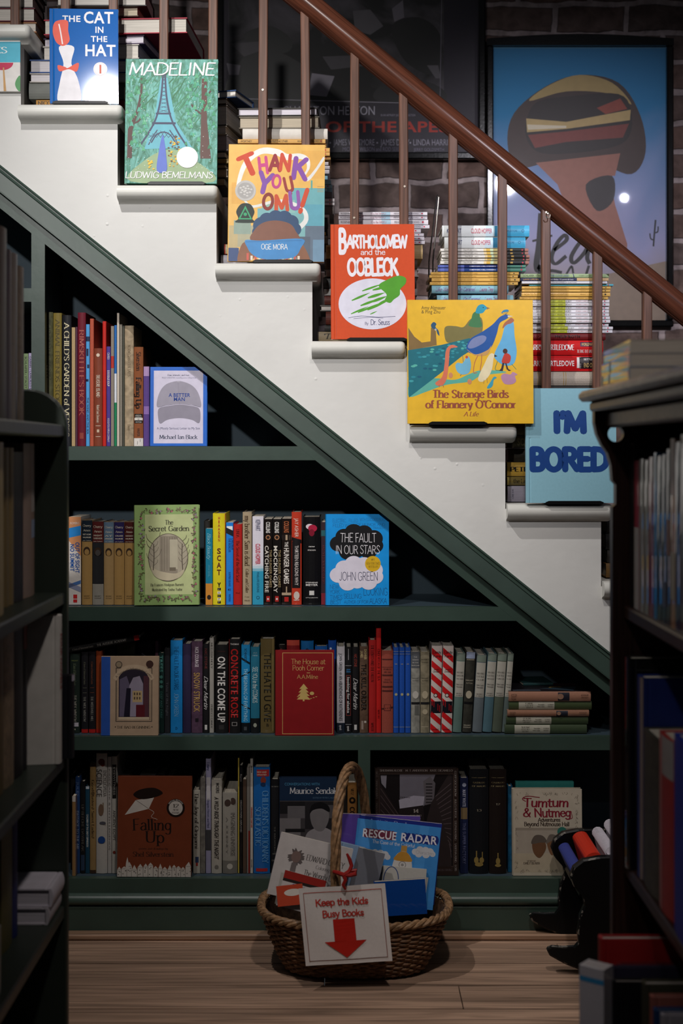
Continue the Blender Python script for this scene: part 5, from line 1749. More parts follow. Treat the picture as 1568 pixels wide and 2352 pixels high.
shelfrow([
 (161, 183, 1502, '#1f2a24', 'dark green novel with white price sticker', dict(spine=[V('A Series of Unfortunate Events', .12, .40, .3, '#6f7a60', 'serif'), V('THE WIDE WINDOW', .52, .86, .36, '#a8a498', 'serif'), ('h', 'SNICKET', .09, .12, .7, '#7f8a50', 'sans'), ('b', .87, .92, '#b8b2ba', .1, .85), ('b', .945, .965, '#8f8d7a', .4, .7)])),
 (187, 202.5, 1498, '#1d1c20', 'dark novel with red foot and pale title', sn('THE WIDE WINDOW')), (204, 219.5, 1497, '#1c1a1e', 'dark novel with red foot and brown title', dict(sn('THE MISERABLE MILL', '#7a4a38'))),
 (220.5, 233, 1496, '#8a3c1e', 'rust orange novel', dict(spine=[('b', .955, 1, '#a8221f', 0, 1)])),
 (243, 264, 1493, '#17161a', 'black book with white round emblem', dict(dy=.05, w=.1, spine=[('o', .17, .5, .32, '#b5b2ae', 1), ('b', .13, .19, '#17161a', .42, .52), ('d', .15, .17, '#17161a', .05)])),
 (268, 309, 1475, '#4c4a30', 'thick olive book', dict(dy=.06, w=.09, spine=[V('NOTES', .15, .4, .22, '#7d7a58', 'sans')])),
 (317, 353.5, 1478, '#141316', 'black book with pale script', dict(dy=.06, w=.09, spine=[V('Ley', .1, .4, .5, '#8f8d90', 'script', 0, dict(shear=.3))])),
 (356, 363.5, 1473, '#5a3a48', 'narrow dark pink book', dict(dy=.04, w=.1)),
 (364, 377, 1500, '#1c3330', 'dark green novel with teal capitals', dict(spine=[V('TREES', .03, .24, .5, '#4f8a80', 'bold'), ('o', .3, .5, .3, '#4f8a80'), ('o', .36, .5, .3, '#4f8a80'), ('o', .42, .5, .3, '#4f8a80'), V('DEEP AND DARK', .48, .82, .42, '#3f7068', 'bold')])),
 (378, 390, 1489, '#26262a', 'narrow charcoal book', dict(spine=[V('Tales of the Night', .4, .8, .4, '#5a5a60', 'sans')])),
 (391.5, 419, 1471, '#1a7fc4', 'bright blue novel with hand lettered dark title', dict(spine=[V('THE FAULT IN OUR STARS', .06, .53, .34, '#12365c', 'thinhand', 0, dict(jit=.5)), V('JOHN GREEN', .57, .82, .34, '#8fc4e4', 'thinhand', 0, dict(jit=.5)), ('h', 'D', .96, .2, .2, '#12365c', 'sans')])),
 (420, 438.5, 1479, '#2b2440', 'dark purple novel', {}),
 (439.5, 465, 1473, '#4a3446', 'mottled purple novel with tan title', dict(kind='worn', spine=[V('NICK COURAGE', .06, .28, .32, '#b5a9b0', 'bold'), V('SNOW STRUCK', .34, .77, .55, '#9a7a48', 'bold'), ('b', .84, .88, '#1c161c', .35, .65)])),
 (466, 480, 1479, '#121113', 'black novel with script title, beside grey spine', dict(spine=[V('NIC STONE', .05, .28, .4, '#6a2a28', 'sans'), V('Dear Martin', .36, .73, .62, '#c9c6c4', 'script', 0, dict(shear=.35)), ('b', .91, .965, '#b8b5b2', .3, .7)])),
 (481, 491, 1465, '#8f8b84', 'tall narrow light grey novel', dict(spine=[V('MEG FRIENDLY', .05, .32, .42, '#54504c', 'serif'), V('PERFECT CANDY', .7, .95, .4, '#54504c', 'serif')])),
 (494, 523.5, 1481, '#121112', 'thick black novel with big white block title', dict(spine=[V('ON THE COME UP', .13, .88, .58, '#c4c0bc', 'bold'), ('h', 'THOMAS', .08, .09, .6, '#4a2a28', 'sans'), ('b', .91, .96, '#2c2a2a', .3, .7)])),
 (525.5, 552, 1468, '#100f10', 'thick black novel with big red block title', dict(spine=[('h', 'THOMAS', .06, .14, .75, '#b5b0ac', 'bold'), V('CONCRETE ROSE', .1, .84, .62, '#a01c1c', 'bold'), ('b', .885, .925, '#8f8a88', .28, .74), ('b', .89, .92, '#100f10', .33, .69), ('b', 0, 1, '#6a1614', .95, 1)])),
 (554, 574, 1481, '#1678ac', 'sky blue novel with black branches', dict(spine=[V('SCHNEIDER', .04, .2, .28, '#0e2f48', 'sans'), ('d', .2, .225, '#101a20', -.06), ('d', .3, .315, '#101a20', .05), V('THE BEGINNING OF EVERYTHING', .27, .87, .42, '#9ccbe0', 'sans'), ('b', .885, 1, '#0d1216', 0, 1), ('d', .72, .735, '#101a20', -.05), ('b', .93, .97, '#3a4044', .35, .7)])),
 (575.5, 596, 1486, '#1c6078', 'teal novel with white hand lettering', dict(spine=[('h', 'JACK', .075, .14, .5, '#a8bcc0', 'thinhand'), ('h', 'CHENG', .105, .14, .6, '#a8bcc0', 'thinhand'), V('SEE YOU in the COSMOS', .23, .65, .52, '#b5c6c8', 'hand', 0, dict(jit=.5)), ('b', .83, 1, '#121416', 0, 1), ('o', .91, .5, .2, '#8a8d80', 1.2)])),
 (598, 630.5, 1467, '#574a2c', 'thick bronze novel with black title', dict(kind='gloss', spine=[('b', .0, .98, '#7a6a44', .08, .14), V('THE HATE U GIVE', .15, .88, .5, '#15130f', 'sans'), ('h', 'B', .93, .2, .2, '#1c1a14', 'sans')])),
 (634, 656, 1481, '#1c1214', 'black novel behind the red cover', dict(dy=.06, w=.09, spine=[('h', 'C', .09, .4, .3, '#8a3a30', 'sans')])),
 (658, 688, 1470, '#8a1c20', 'red novel with coral top behind the red cover', dict(dy=.06, w=.09, spine=[('b', 0, .06, '#c04a3c'), ('h', 'COLD', .2, .1, .6, '#b58a50', 'sans')])),
 (691, 720, 1472, '#12609c', 'blue novel behind the red cover', dict(dy=.06, w=.09, spine=[V('GELL', .08, .3, .3, '#0c2f50', 'bold')])),
 (723, 752, 1484, '#1a5fae', 'blue novel with white band behind the red cover', dict(dy=.06, w=.09, spine=[('b', .04, .1, '#9fb4d0', .2, .8)])),
 (753.5, 772, 1471, '#12489a', 'blue novel with white star', dict(dy=.05, w=.09, spine=[('o', .09, .7, .14, '#d8d8e0')])),
 (773, 791.5, 1485, '#b5b2b8', 'white novel with dark title and navy foot', dict(spine=[V('JOHN GREEN', .08, .28, .36, '#3a3a40', 'sans'), V('AN ABUNDANCE OF KATHERINES', .34, .86, .42, '#3a3a40', 'sans'), ('o', .31, .5, .16, '#8a888c'), ('b', .885, 1, '#1c2430', 0, 1), V('speak', .91, .97, .3, '#b5b2b8', 'bold')])),
 (792.5, 807.5, 1486, '#131215', 'black novel with boxed white title', dict(spine=[('b', .02, .15, '#8f8d90', .45, .55), ('b', .215, .22, '#8f8d90'), ('h', 'JOHN', .27, .2, .6, '#3a7ab0', 'bold'), ('h', 'GREEN', .295, .2, .7, '#3a7ab0', 'bold'), ('b', .33, .8, '#8a3a34', .14, .86), ('b', .335, .795, '#131215', .2, .8), V('looking for alaska', .35, .77, .4, '#b8b4b2', 'bold'), ('b', .9, .905, '#8f8d90'), V('speak', .92, .98, .34, '#b8b4b2', 'bold')])),
 (808.5, 824, 1486, '#141214', 'black novel with script title, beside brown spine', dict(spine=[V('NIC STONE', .08, .23, .42, '#8a3428', 'sans'), V('Dear Martin', .36, .72, .62, '#c9c6c4', 'script', 0, dict(shear=.35)), ('b', .905, .965, '#b8b5b2', .3, .7)])),
 (825.5, 845, 1485, '#5a4436', 'brown novel with bold black title', dict(kind='worn', spine=[V('JAMES', .05, .13, .3, '#a8946c', 'bold', -.25), V('DASHNER', .03, .15, .3, '#a8946c', 'bold', .2), V('THE KILL ORDER', .2, .74, .6, '#18110e', 'bold'), ('b', .86, .885, '#b5a9a0', .2, .45), ('b', .86, .96, '#8a7a70', .55, .8)])),
 (846.5, 863, 1470, '#a01c1c', 'red novel with dark serif title', dict(spine=[V('THE LOVED AND THE FALLEN', .05, .45, .42, '#4a0e0e', 'serif'), V('WYLER', .89, .98, .36, '#4a0e0e', 'serif')])),
 (863.5, 875, 1442, '#b01a18', 'narrow red book, tallest of its shelf', dict(spine=[V('CINDERELLA OF THE SEA', .2, .5, .5, '#5f1010', 'serif'), V('WYETH', .78, .86, .4, '#5f1010', 'serif')])),
 (876, 902.5, 1494, '#8f4438', 'faded salmon cloth book with black ornament', dict(kind='cloth', spine=[('b', .1, .115, '#4a2320', .04, .96), ('b', .2, .205, '#4a2320', .04, .96), V('', .1, .2, .1, ink, 'serif') if False else ('b', .29, .31, '#4a2320', .04, .96), ('h', 'PENROD', .235, .14, .7, '#4a2320', 'serif'), ('h', 'AND SAM', .27, .14, .6, '#4a2320', 'serif'), ('h', 'BOOTH', .36, .12, .5, '#4a2320', 'serif'), ('h', 'TARKINGTON', .39, .12, .8, '#4a2320', 'serif'), ('b', .43, .45, '#4a2320', .04, .96), ('b', .48, .5, '#4a2320', .04, .96), ('b', .655, .73, '#4a2320', .2, .8), ('b', .66, .725, '#8f4438', .25, .75), ('d', .68, .7, '#4a2320', .02)])),
] + [(901.5 + i * 13.6 + 1.5, 914.5 + i * 13.6 + 1, 1487, '#1c4aa0', 'slim blue cloth book', dict(kind='cloth', spine=[('b', .045, .05, '#8a8f9c'), ('b', .075, .08, '#8a8f9c'), ('h', 'THE', .2, .2, .5, '#a8a07c', 'serif'), ('o', .55, .5, .26, '#a8a07c'), ('b', .93, .935, '#8a8f9c')])) for i in range(3)] + [
 (943.5, 964, 1497, '#8a8880', 'grey jacketed mystery with white capitals', dict(kind='worn', spine=[('b', .0, .2, '#54565a'), ('h', 'THE', .07, .12, .4, '#c4c0ba', 'sans'), ('h', 'VOICE', .105, .13, .7, '#c4c0ba', 'sans'), ('h', 'IN THE', .14, .13, .7, '#c4c0ba', 'sans'), ('h', 'SUITCASE', .175, .13, .9, '#c4c0ba', 'sans'), ('o', .53, .5, .34, '#b5b0a8', 1.3), ('b', .62, .65, '#1c1c1e'), ('b', .66, .78, '#5f5f5a', .1, .6), ('h', 'MARGARET', .33, .11, .8, '#3a3834', 'sans'), ('h', 'SUTTON', .36, .11, .7, '#3a3834', 'sans')])),
 (965, 986, 1497, '#7d7460', 'tan grey jacketed mystery with dark capitals', dict(kind='worn', spine=[('h', 'INVISIBLE', .1, .12, .85, '#3a342a', 'sans'), ('h', 'CHIMES', .135, .12, .75, '#3a342a', 'sans'), ('o', .53, .5, .34, '#a89c84', 1.3), ('b', .62, .65, '#1c1c1e'), ('o', .74, .5, .3, '#a89c84'), ('h', 'MARGARET', .33, .11, .8, '#2a2620', 'sans'), ('h', 'SUTTON', .36, .11, .7, '#2a2620', 'sans'), ('h', 'GROSSET', .93, .1, .8, '#c4b8a0', 'sans')])),
] + [(987 + i * 26, 1011.5 + i * 26, 1484, '#c4b8b2', ['candy striped book beside the tan grey mystery', 'candy striped book beside the green grey novel'][i], dict(kind='gloss', lean=1.2, spine=[('d', .12 + k * .145, .195 + k * .145, '#b8181c', -.10) for k in range(7)] + [('b', .64, .775, '#15141c'), ('h', 'Candy', .085, .24, .8, ink, 'hand'), ('h', 'Kane', .13, .24, .7, ink, 'hand'), ('h', 'JANET', .28, .13, .55, ink, 'sans'), ('h', 'LAMBERT', .305, .13, .7, ink, 'sans'), ('o', .57, .55, .2, ink), ('o', .57, .55, .14, '#c4b8b2'), ('h', 'GROSSET', .97, .11, .7, ink, 'sans')])) for i in range(2)] + [
 (1039, 1059, 1502, '#5a706a', 'green grey novel with three line title', dict(grp(('HER FIRST', 'DAYS ON', 'THE FARM')), lean=3)),
 (1061, 1082, 1499, '#33322c', 'dark jacketed mystery with pale blue top', dict(kind='worn', lean=3, spine=[('b', 0, .08, '#8a94ac'), ('h', 'GUARDED', .1, .13, .85, '#c4b8a0', 'sans'), ('h', 'MARGARET', .36, .13, .85, '#b5ad9a', 'sans'), ('h', 'SUTTON', .395, .13, .7, '#b5ad9a', 'sans'), ('o', .53, .5, .34, '#a89f8c', 1.3), ('b', .62, .65, '#121214'), ('h', 'GROSSET', .92, .12, .8, '#c4bca8', 'sans'), ('h', '& DUNLAP', .945, .12, .8, '#c4bca8', 'sans')])),
 (1084, 1106, 1506, '#5f676c', 'slate grey novel with two line title', dict(grp(('HER FIRST', 'LITTLE', 'CLUB')), lean=3.6)),
 (1107.5, 1128.5, 1503, '#4a6670', 'blue grey novel with white label', dict(grp(('HER FIRST', 'LITTLE', 'MYSTERY')), lean=4)),
 (1129.5, 1151, 1503, '#4c5448', 'moss grey novel with white label', dict(grp(('HER FIRST', 'LITTLE', 'CIRCUS')), lean=4.2)),
 (1152, 1174 - 8, 1502, '#525e5c', 'grey novel next to the lying stack', dict(grp(('HER FIRST', 'DAYS', 'IN CAMP')), lean=4.4)),
], S3, 'on the third shelf under the stairs', G3, .025)
LABELS_DONE = True


def art_arch(A):
    A.rect(232, 252.5, 1508, 1688, '#2a4f9c')
    A.rect(252.5, 363, 1508, 1688, '#a89078')
    dk = '#54493e'
    A.frame(265, 349, 1533, 1657, 2, dk)
    for i in range(30):
        for x in (267.5, 344):
            A.ell(x, 1550 + i * 3.5, 1.3, 1.1, '#6e6454', 6)
    A.poly([(272, 1646), (272, 1552)] + [(307 - 35 * math.cos(a * pi / 12), 1552 - 16 * math.sin(a * pi / 12)) for a in range(13)] + [(342, 1646)], '#2b2530')
    A.poly([(274, 1645), (274, 1560), (290, 1552), (300, 1580), (296, 1645)], '#5a5266')
    A.poly([(296, 1645), (296, 1575), (305, 1556), (320, 1552), (328, 1570), (328, 1645)], '#8d8494')
    A.rect(304, 326, 1586, 1612, '#b0986f')
    for x in (307, 313, 319):
        for y in (1590, 1600):
            A.rect(x, x + 3, y, y + 6, '#4a3a34')
    A.rect(329, 341, 1552, 1646, '#4f3038')
    A.rect(312, 332, 1618, 1646, '#571d24')
    A.poly([(284, 1646), (290, 1580), (300, 1580), (298, 1646)], '#1d1a28')
    A.ell(272, 1526, 8, 8, dk)
    A.ell(272, 1526, 6, 6, '#8f7d66')
    A.ell(343, 1525, 8.5, 8.5, '#3f2a26')
    A.line([(262, 1560), (280, 1538), (307, 1531), (334, 1538), (350, 1560)], 10, '#b59f86')
    A.arc('A Series of Unfortunate Events', 307, 1588, 50, -52, 52, 5, dk, 'serif')
    A.rect(272, 342, 1646, 1652, '#b8a68c')
    A.text('THE BAD BEGINNING', 268, 345, 1672, 5.5, '#4a3f34', 'serif')
    A.text('*', 263, 266.5, 1672, 5.5, '#4a3f34', 'serif')
    A.text('*', 347, 350.5, 1672, 5.5, '#4a3f34', 'serif')


def art_red(A):
    A.rect(633, 767, 1490, 1684, '#7a1418')
    g = '#b59a5c'
    A.frame(648, 764, 1495, 1681, 1.1, g)
    A.text('The House at', 668, 747, 1521, 11.5, g, 'fine')
    A.text('Pooh Corner', 671, 744, 1535.5, 11.5, g, 'fine')
    A.rect(704, 712, 1540.4, 1541.8, g)
    A.text('A.A.Milne', 682, 730, 1554.5, 9, g, 'fine')
    # small gilt pine tree and grass
    for i in range(4):
        A.poly([(690 - 3 - i * 2, 1578 + i * 8), (697, 1566 + i * 7), (704 + i * 2 + 3, 1578 + i * 8)], g)
    A.rect(695, 699, 1600, 1606, g)
    for i in range(8):
        A.rect(682 + i * 6, 686 + i * 6, 1595 + (i * 5) % 7, 1596.4 + (i * 5) % 7, g)
    A.ell(716, 1588, 5, 4, g)


face((232, 363, 1508, 1688), -.010, .018, '#a89078', 'tan hardback with blue spine and arched window picture, third shelf', art_arch, 2, group=G3, z=S3 + .001)
face((633, 767, 1490, 1684), -.010, .020, '#7a1418', 'red cloth hardback with gilt line border, on the third shelf', art_red, 2.5, group=G3, z=S3 + .001, kind='cloth', page='#b8b0ac')
# black book laid across the tops of its neighbours
book(T(*W(158, 1489.5, .03)) @ RY(10.0) @ RZ(0) @ RY(-90) @ RZ(90) if False else T(*W(318, 1458, .028)) @ RY(-10.6) @ RY(-90) @ RZ(90), .12, .172, .0125, '#111112',
     'black book with red end laid aslant across the tops of dark novels', G3, True, spine=[V('A Series of Unfortunate Events', .05, .35, .4, '#77746e', 'serif'), V('THE AUSTERE ACADEMY', .4, .82, .45, '#8f8c86', 'serif'), ('b', .93, 1, '#a02420', 0, 1)])
# lying stack at the low end
slie = lambda a: [('b', .12, .55, '#a09c8e', .02, .98), ('h', 'X', .1, .01, .01, ink, 'sans') if False else ('b', .555, .56, '#3c4432'), V(a[0], .21, .29, .16, '#4a463c', 'serif', -.22), V(a[1], .2, .3, .16, '#4a463c', 'serif', .02), V(a[2], .2, .3, .16, '#4a463c', 'serif', .25), V('Helen Louise', .34, .43, .14, '#4a463c', 'serif', -.1), V('Thorndyke', .35, .43, .14, '#4a463c', 'serif', .12), V('GROSSET', .47, .54, .13, '#4a463c', 'serif', -.1), V('& DUNLAP', .47, .54, .13, '#4a463c', 'serif', .12)]
stom = [('b', .60, .74, '#22242e', .1, .95), ('o', .63, .5, .3, '#8a6a58', 1.1), V('TOM', .03, .09, .2, '#4a3428', 'sans', -.3), V('SWIFT', .03, .1, .2, '#4a3428', 'sans', -.02), V('and his', .03, .1, .14, '#4a3428', 'sans', .22), V('GROSSET', .88, .97, .15, '#4a3428', 'sans', -.1), V('& DUNLAP', .88, .97, .15, '#4a3428', 'sans', .15)]
rows = [(1168, 1356, 1588, 1611, '#9a705c', 'salmon spined novel with dark picture cover', stom), (1168, 1358, 1612, 1632, '#3f4a30', 'dark green novel with broad white label', slie(('JUST A', 'LITTLE', 'GIRL'))),
        (1165, 1352, 1633, 1648, '#8a6450', 'brown salmon spined novel with dark panel', stom), (1162, 1350, 1649, 1668, '#36422c', 'dark green novel with white label', slie(('HER FIRST', 'AUTO', 'TOUR'))),
        (1159, 1347, 1669, 1690, '#3a4632', 'dark green novel with small white label', slie(('HER FIRST', 'LITTLE PET', 'SHOW')))]
zb = S3 + .0008
for i, (x0, x1, y0, y1, c, lk, sp) in reversed(list(enumerate(rows))):
    t = (y1 - y0) / 962
    hh = X(x1, .02) - X(x0, .02)
    def top(A):
        A.rect(0, 100, 0, 100, '#1d1a1e')
        A.ell(45, 62, 12, 9, '#9a7a30')
        A.ell(45, 62, 9, 6, '#4a3a2a')
        A.rect(70, 95, 50, 90, '#3a2024')
        A.poly([(10, 80), (35, 40), (60, 90)], '#2a3a44')
        A.rect(6, 22, 6, 40, '#3c4048')
    book(M_lie(X(x1, .012 + .004 * (i % 2)), .012 + .004 * (i % 2), zb + t - .0005), .125, hh, t - .0006, c, '%s, %s in the lying stack' % (lk, ORD[i]), 'novels lying on the third shelf', True,
         kind='gloss', spine=sp, bulge=.003, art=((0, 100, 0, 100), top) if i == 0 else None)
    zb += t
book(M_lie(X(1270, .1), .1, zb + .0066, 6), .1, .075, .006, '#2a4a4a', 'small thin teal book on top of the lying stack', 'novels lying on the third shelf', False)

# ---------------------------------------------------------------- bottom shelf
shelfrow([
 (162, 172.5, 1776, '#1f1e20', 'thin dark book behind the tan one', dict(dy=.03, w=.1)), 
 (173, 183.5, 1785, '#1d3a68', 'narrow navy blue book', dict(spine=[V('PASSAGE TO THE AIR', .35, .75, .5, '#8f9fb8', 'serif'), V('JULES', .05, .2, .5, '#5a7098', 'sans')])),
 (184.5, 195.5, 1795, '#151517', 'narrow black book', dict(spine=[V('UP BEFORE DAYBREAK', .25, .76, .5, '#54524e', 'serif'), ('b', .8, .97, '#2a3a50', .1, .9)])),
 (196, 206, 1806, '#1a3f54', 'narrow dark teal book with white blocks', dict(spine=[('b', .0, .03, '#b8c0c8', .1, .9), V('CHILDREN OF THE GREAT DEPRESSION', .32, .7, .45, '#b5b8b4', 'bold')])),
 (206.5, 220.5, 1753, '#8a7048', 'tan book with brown patterned ends', dict(spine=[('b', 0, .03, '#3a2a20'), ('b', .97, 1, '#3a2a20'), V('Good Masters! Sweet Ladies!', .15, .68, .45, '#54422a', 'serif'), ('o', .27, .5, .3, '#54422a')])),
 (221, 246.5, 1730, '#a8a49e', 'tall white book with hand and globe pictures', dict(kind='gloss', spine=[('o', .07, .5, .3, '#5a2420'), ('o', .09, .4, .2, '#7a3028'), V('SCIENCE', .13, .36, .5, '#4a4644', 'sans', -.22), V('ENCYCLOPEDIA', .14, .36, .32, '#6e6a66', 'sans', .3), ('o', .47, .55, .25, '#6a5444', 2.2), ('b', .41, .47, '#7a6a58', .3, .42), ('o', .58, .4, .3, '#4a4a52', .5), ('o', .72, .5, .34, '#1d3f7a', 1)])),
 (247, 256, 1738, '#a49f9a', 'tall thin white book', dict(spine=[V('KIDS GREEK & MYTH LEGENDS', .1, .8, .4, '#6e6a66', 'sans')])),
 (256.5, 268.5, 1737, '#a09c94', 'tall thin white book with black block', dict(spine=[('b', .07, .36, '#1c1a1a', .1, .9), V('EYEWITNESS', .09, .33, .4, '#8f8a84', 'sans'), V('ANCIENT EGYPT', .46, .72, .5, '#4a4644', 'sans'), ('o', .82, .5, .3, '#6a2a20')])),
 (273, 299, 1781, '#8a7a62', 'tan book behind the rust brown cover', dict(dy=.07, w=.09)), (321, 357, 1779, '#a8a49c', 'white book behind the rust brown cover', dict(dy=.07, w=.09)), (360, 379, 1778, '#54524f', 'grey book behind the rust brown cover', dict(dy=.07, w=.09)),
 (380, 400, 1782, '#3a3836', 'dark book behind the rust brown cover', dict(dy=.07, w=.09)),
 (443.5, 459.5, 1816, '#a49f94', 'white book with serif title and small figure', dict(spine=[V('The Joy of Origami', .02, .7, .56, '#4c4844', 'serif'), ('b', .8, .87, '#2a3a5a', .2, .7), ('b', .87, .91, '#8a3028', .3, .6)])),
 (460, 471.5, 1786, '#6f6b64', 'narrow grey book with worn edges', dict(kind='worn')),
 (472.5, 484.5, 1743, '#8a86a0', 'narrow lavender book with grey pictures', dict(spine=[V('Lowry', .03, .1, .5, '#2a3058', 'serif'), ('b', .22, .28, '#5a5864'), V('Dragons Horses and Bird', .35, .6, .4, '#4a4c6a', 'serif'), ('b', .62, .8, '#3a3a3c'), ('b', .16, .36, '#b0acae', .1, .9)])),
 (485.5, 509.5, 1791, '#a09a90', 'white book with slanting black title', dict(kind='gloss', spine=[V('MOERS', .03, .14, .3, '#33302e', 'bold', .1), V('A WILD RIDE THROUGH THE NIGHT', .18, .84, .4, '#26211f', 'bold', 0, dict(shear=.3)), ('o', .93, .5, .2, '#6a655e')])),
 (511, 545, 1821, '#8a857c', 'thick pale grey book with moth emblem', dict(spine=[('o', .1, .3, .2, '#3c2f2a', 1.2), ('o', .12, .65, .22, '#3c2f2a', 1.1), V('IMAGINING UNIVERSE', .24, .78, .28, '#5f5a54', 'sans', .2), ('b', .84, 1, '#6a665f', 0, 1), ('o', .91, .5, .2, '#a8a298'), V('A JOURNEY', .3, .75, .14, '#6e6a64', 'serif', -.2)])),
 (546, 549.5, 1741, '#a8953f', 'very thin yellow edged book', p), (550, 557, 1758, '#141416', 'thin black book with white title', dict(hard=False, spine=[V('Boursin', .08, .15, .5, '#8f8a86', 'sans'), V('ORIGAMI PAPER AIRPLANES', .32, .62, .55, '#8f8a86', 'sans')])),
 (557.5, 566, 1790, '#4a3a30', 'thin brown book', p), (566.5, 574, 1762, '#6f6a64', 'thin grey red paperback', dict(hard=False, spine=[('b', .6, 1, '#7a2420', .0, .5)])),
 (574.5, 581, 1743, '#b0aaa2', 'thin tall white paperback with red lettering', dict(hard=False, spine=[V('BEEN', .06, .12, .5, '#1c1a1a', 'bold'), V('ORGANIZE CAN USE', .42, .6, .6, '#a8302a', 'bold'), V('DOVER', .88, .95, .5, '#4a4644', 'sans')])),
 (582, 620, 1762, '#1a5a9c', 'thick blue dictionary with red label', dict(kind='gloss', spine=[('b', .02, .085, '#a02a2c', .05, .8), ('h', 'NEW AND', .05, .09, .6, '#c9b8a8', 'bold'), ('h', 'UPDATED', .075, .09, .6, '#c9b8a8', 'bold'), ('o', .12, .4, .17, '#8a3a2c', 1.3), ('o', .16, .42, .16, '#142c50', .8), V("CHILDREN'S DICTIONARY", .22, .90, .36, '#5f93c4', 'serif', .22), V('SCHOLASTIC', .37, .74, .34, '#5f93c4', 'serif', -.22), ('b', .95, .98, '#a02a2c', .15, .85)])),
 (622, 640, 1790, '#17171a', 'thick black book with grey capitals', dict(spine=[('h', 'SELZNICK', .08, .13, .9, '#77746f', 'serif'), V('THE INVENTION OF', .5, .8, .2, '#5a5854', 'serif'), ('h', 'HUGO', .8, .2, .6, '#77746f', 'serif'), ('h', 'CABRET', .87, .2, .8, '#77746f', 'serif')])),
 (776, 797, 1800, '#26221f', 'dark book behind the wicker handle', dict(dy=.02)), (797.5, 820, 1798, '#7a5228', 'ochre brown book with black rings', dict(spine=[V('VIETZ', .06, .13, .3, '#2a1c12', 'serif'), ('o', .19, .5, .34, '#17110c'), ('o', .19, .5, .14, '#7a5228'), V('COUNT', .26, .5, .5, '#17110c', 'bold')])),
 (1056, 1075, 1787, '#1c2444', 'navy blue book with dark green foot', dict(spine=[('o', .07, .5, .25, '#8f94a8'), V('MARY WHITE', .12, .3, .4, '#9a9cb0', 'bold'), ('b', .31, .43, '#7a6648', .1, .9), V('THE SUPPER FACTORY', .47, .9, .4, '#54587a', 'bold')])),
 (1077, 1121.5, 1767, '#131519', 'thick black catalogue with number 13', dict(kind='cloth', bulge=.005, spine=[('h', "LOUIS TANNEN'S", .08, .045, .75, '#8a7d5c', 'serif'), ('h', 'CATALOG', .13, .075, .62, '#8a7d5c', 'serif'), ('h', 'OF MAGIC', .165, .075, .72, '#8a7d5c', 'serif'), ('h', '13', .40, .11, .26, '#8a8272', 'serif'), ('o', .87, .36, .12, '#8a7440', 1.3), ('o', .87, .64, .12, '#8a7440', 1.5), ('o', .91, .5, .22, '#8a7440', .5), ('b', .79, .85, '#8a7440', .3, .35), ('b', .78, .84, '#8a7440', .6, .66)])),
 (1123, 1162.5, 1767, '#1d1512', 'thick dark brown catalogue with number 12', dict(kind='cloth', bulge=.005, spine=[('h', "LOUIS TANNEN'S", .08, .045, .75, '#8a7d5c', 'serif'), ('h', 'CATALOG', .13, .08, .75, '#8a7d5c', 'serif'), ('h', 'OF MAGIC', .165, .08, .8, '#8a7d5c', 'serif'), ('h', '12', .34, .11, .26, '#8a8272', 'serif'), ('o', .88, .5, .13, '#8a7440', 1.6), ('o', .92, .5, .18, '#8a7440', .5), ('b', .8, .86, '#8a7440', .47, .53)])),
 (1166, 1177, 1806, '#1c5a80', 'narrow mottled blue book', dict(kind='worn', dy=.01)),
], S4, 'on the bottom shelf under the stairs', G4, .022)
book(M_spine(X(173.5, .0), .0, S4 + .0006), .025, Z(1829, 0) - S4, X(173.5) - X(166), '#8a6a44', 'thin tan book with white top, foremost on the bottom shelf', G4, False, spine=[('b', 0, .07, '#b8b0a8', 0, 1)])


def art_rust(A):
    A.rect(269, 438, 1788, 2017, '#6b3420')
    k, w = '#1d1310', '#b5aea6'
    A.text('Falling', 304, 393, 1911, 26, k, 'serif', jit=.4, track=.04)
    A.text('Up', 333, 376, 1939, 26, k, 'serif', jit=.4, track=.05)
    A.text('poems and drawings by', 318, 385, 1955, 4.5, '#2a1812', 'serif')
    A.text('Shel Silverstein', 304, 398, 1971, 11, '#2a1812', 'serif')
    A.ell(402, 1860, 21, 21, k)
    A.ell(402, 1860, 16, 16, w)
    A.text('12', 395, 409, 1859, 8, k, 'serif')
    A.text('NEW', 396, 408, 1866, 4, k, 'serif')
    A.text('POEMS', 393, 411, 1873, 4, k, 'serif')
    A.arc('SPECIAL EDITION', 402, 1860, 17, -60, 60, 3, w, 'bold')
    # plain white kite in the place of the drawing
    A.poly([(285, 1876), (310, 1842), (352, 1836), (340, 1862)], w)
    A.line([(310, 1842), (340, 1862)], .8, k)
    A.line([(340, 1862), (352, 1870), (346, 1880), (360, 1886)], .8, w)
    A.smooth([(304, 1830), (320, 1818), (352, 1814), (372, 1826), (352, 1836), (322, 1840)], k)
    R = random.Random(4)
    x = 268
    while x < 438:
        wd = R.uniform(9, 17)
        h0 = R.uniform(14, 30)
        A.poly([(x, 2017), (x + wd, 2017), (x + wd, 2017 - h0), (x + wd / 2, 2017 - h0 - R.uniform(4, 12)), (x, 2017 - h0)], w)
        A.line([(x, 2017 - h0), (x + wd, 2017 - h0)], .6, k, False)
        A.line([(x, 2017), (x, 2017 - h0)], .7, k, False)
        for _ in range(3):
            q, r = x + R.uniform(2, wd - 3), 2017 - R.uniform(3, h0 - 4)
            A.rect(q, q + 1.8, r - 2.4, r, '#4a4440')
        x += wd + R.uniform(-1, 1)
    A.poly([(288, 2000), (296, 2000), (295, 1985), (292, 1972), (289, 1985)], w)


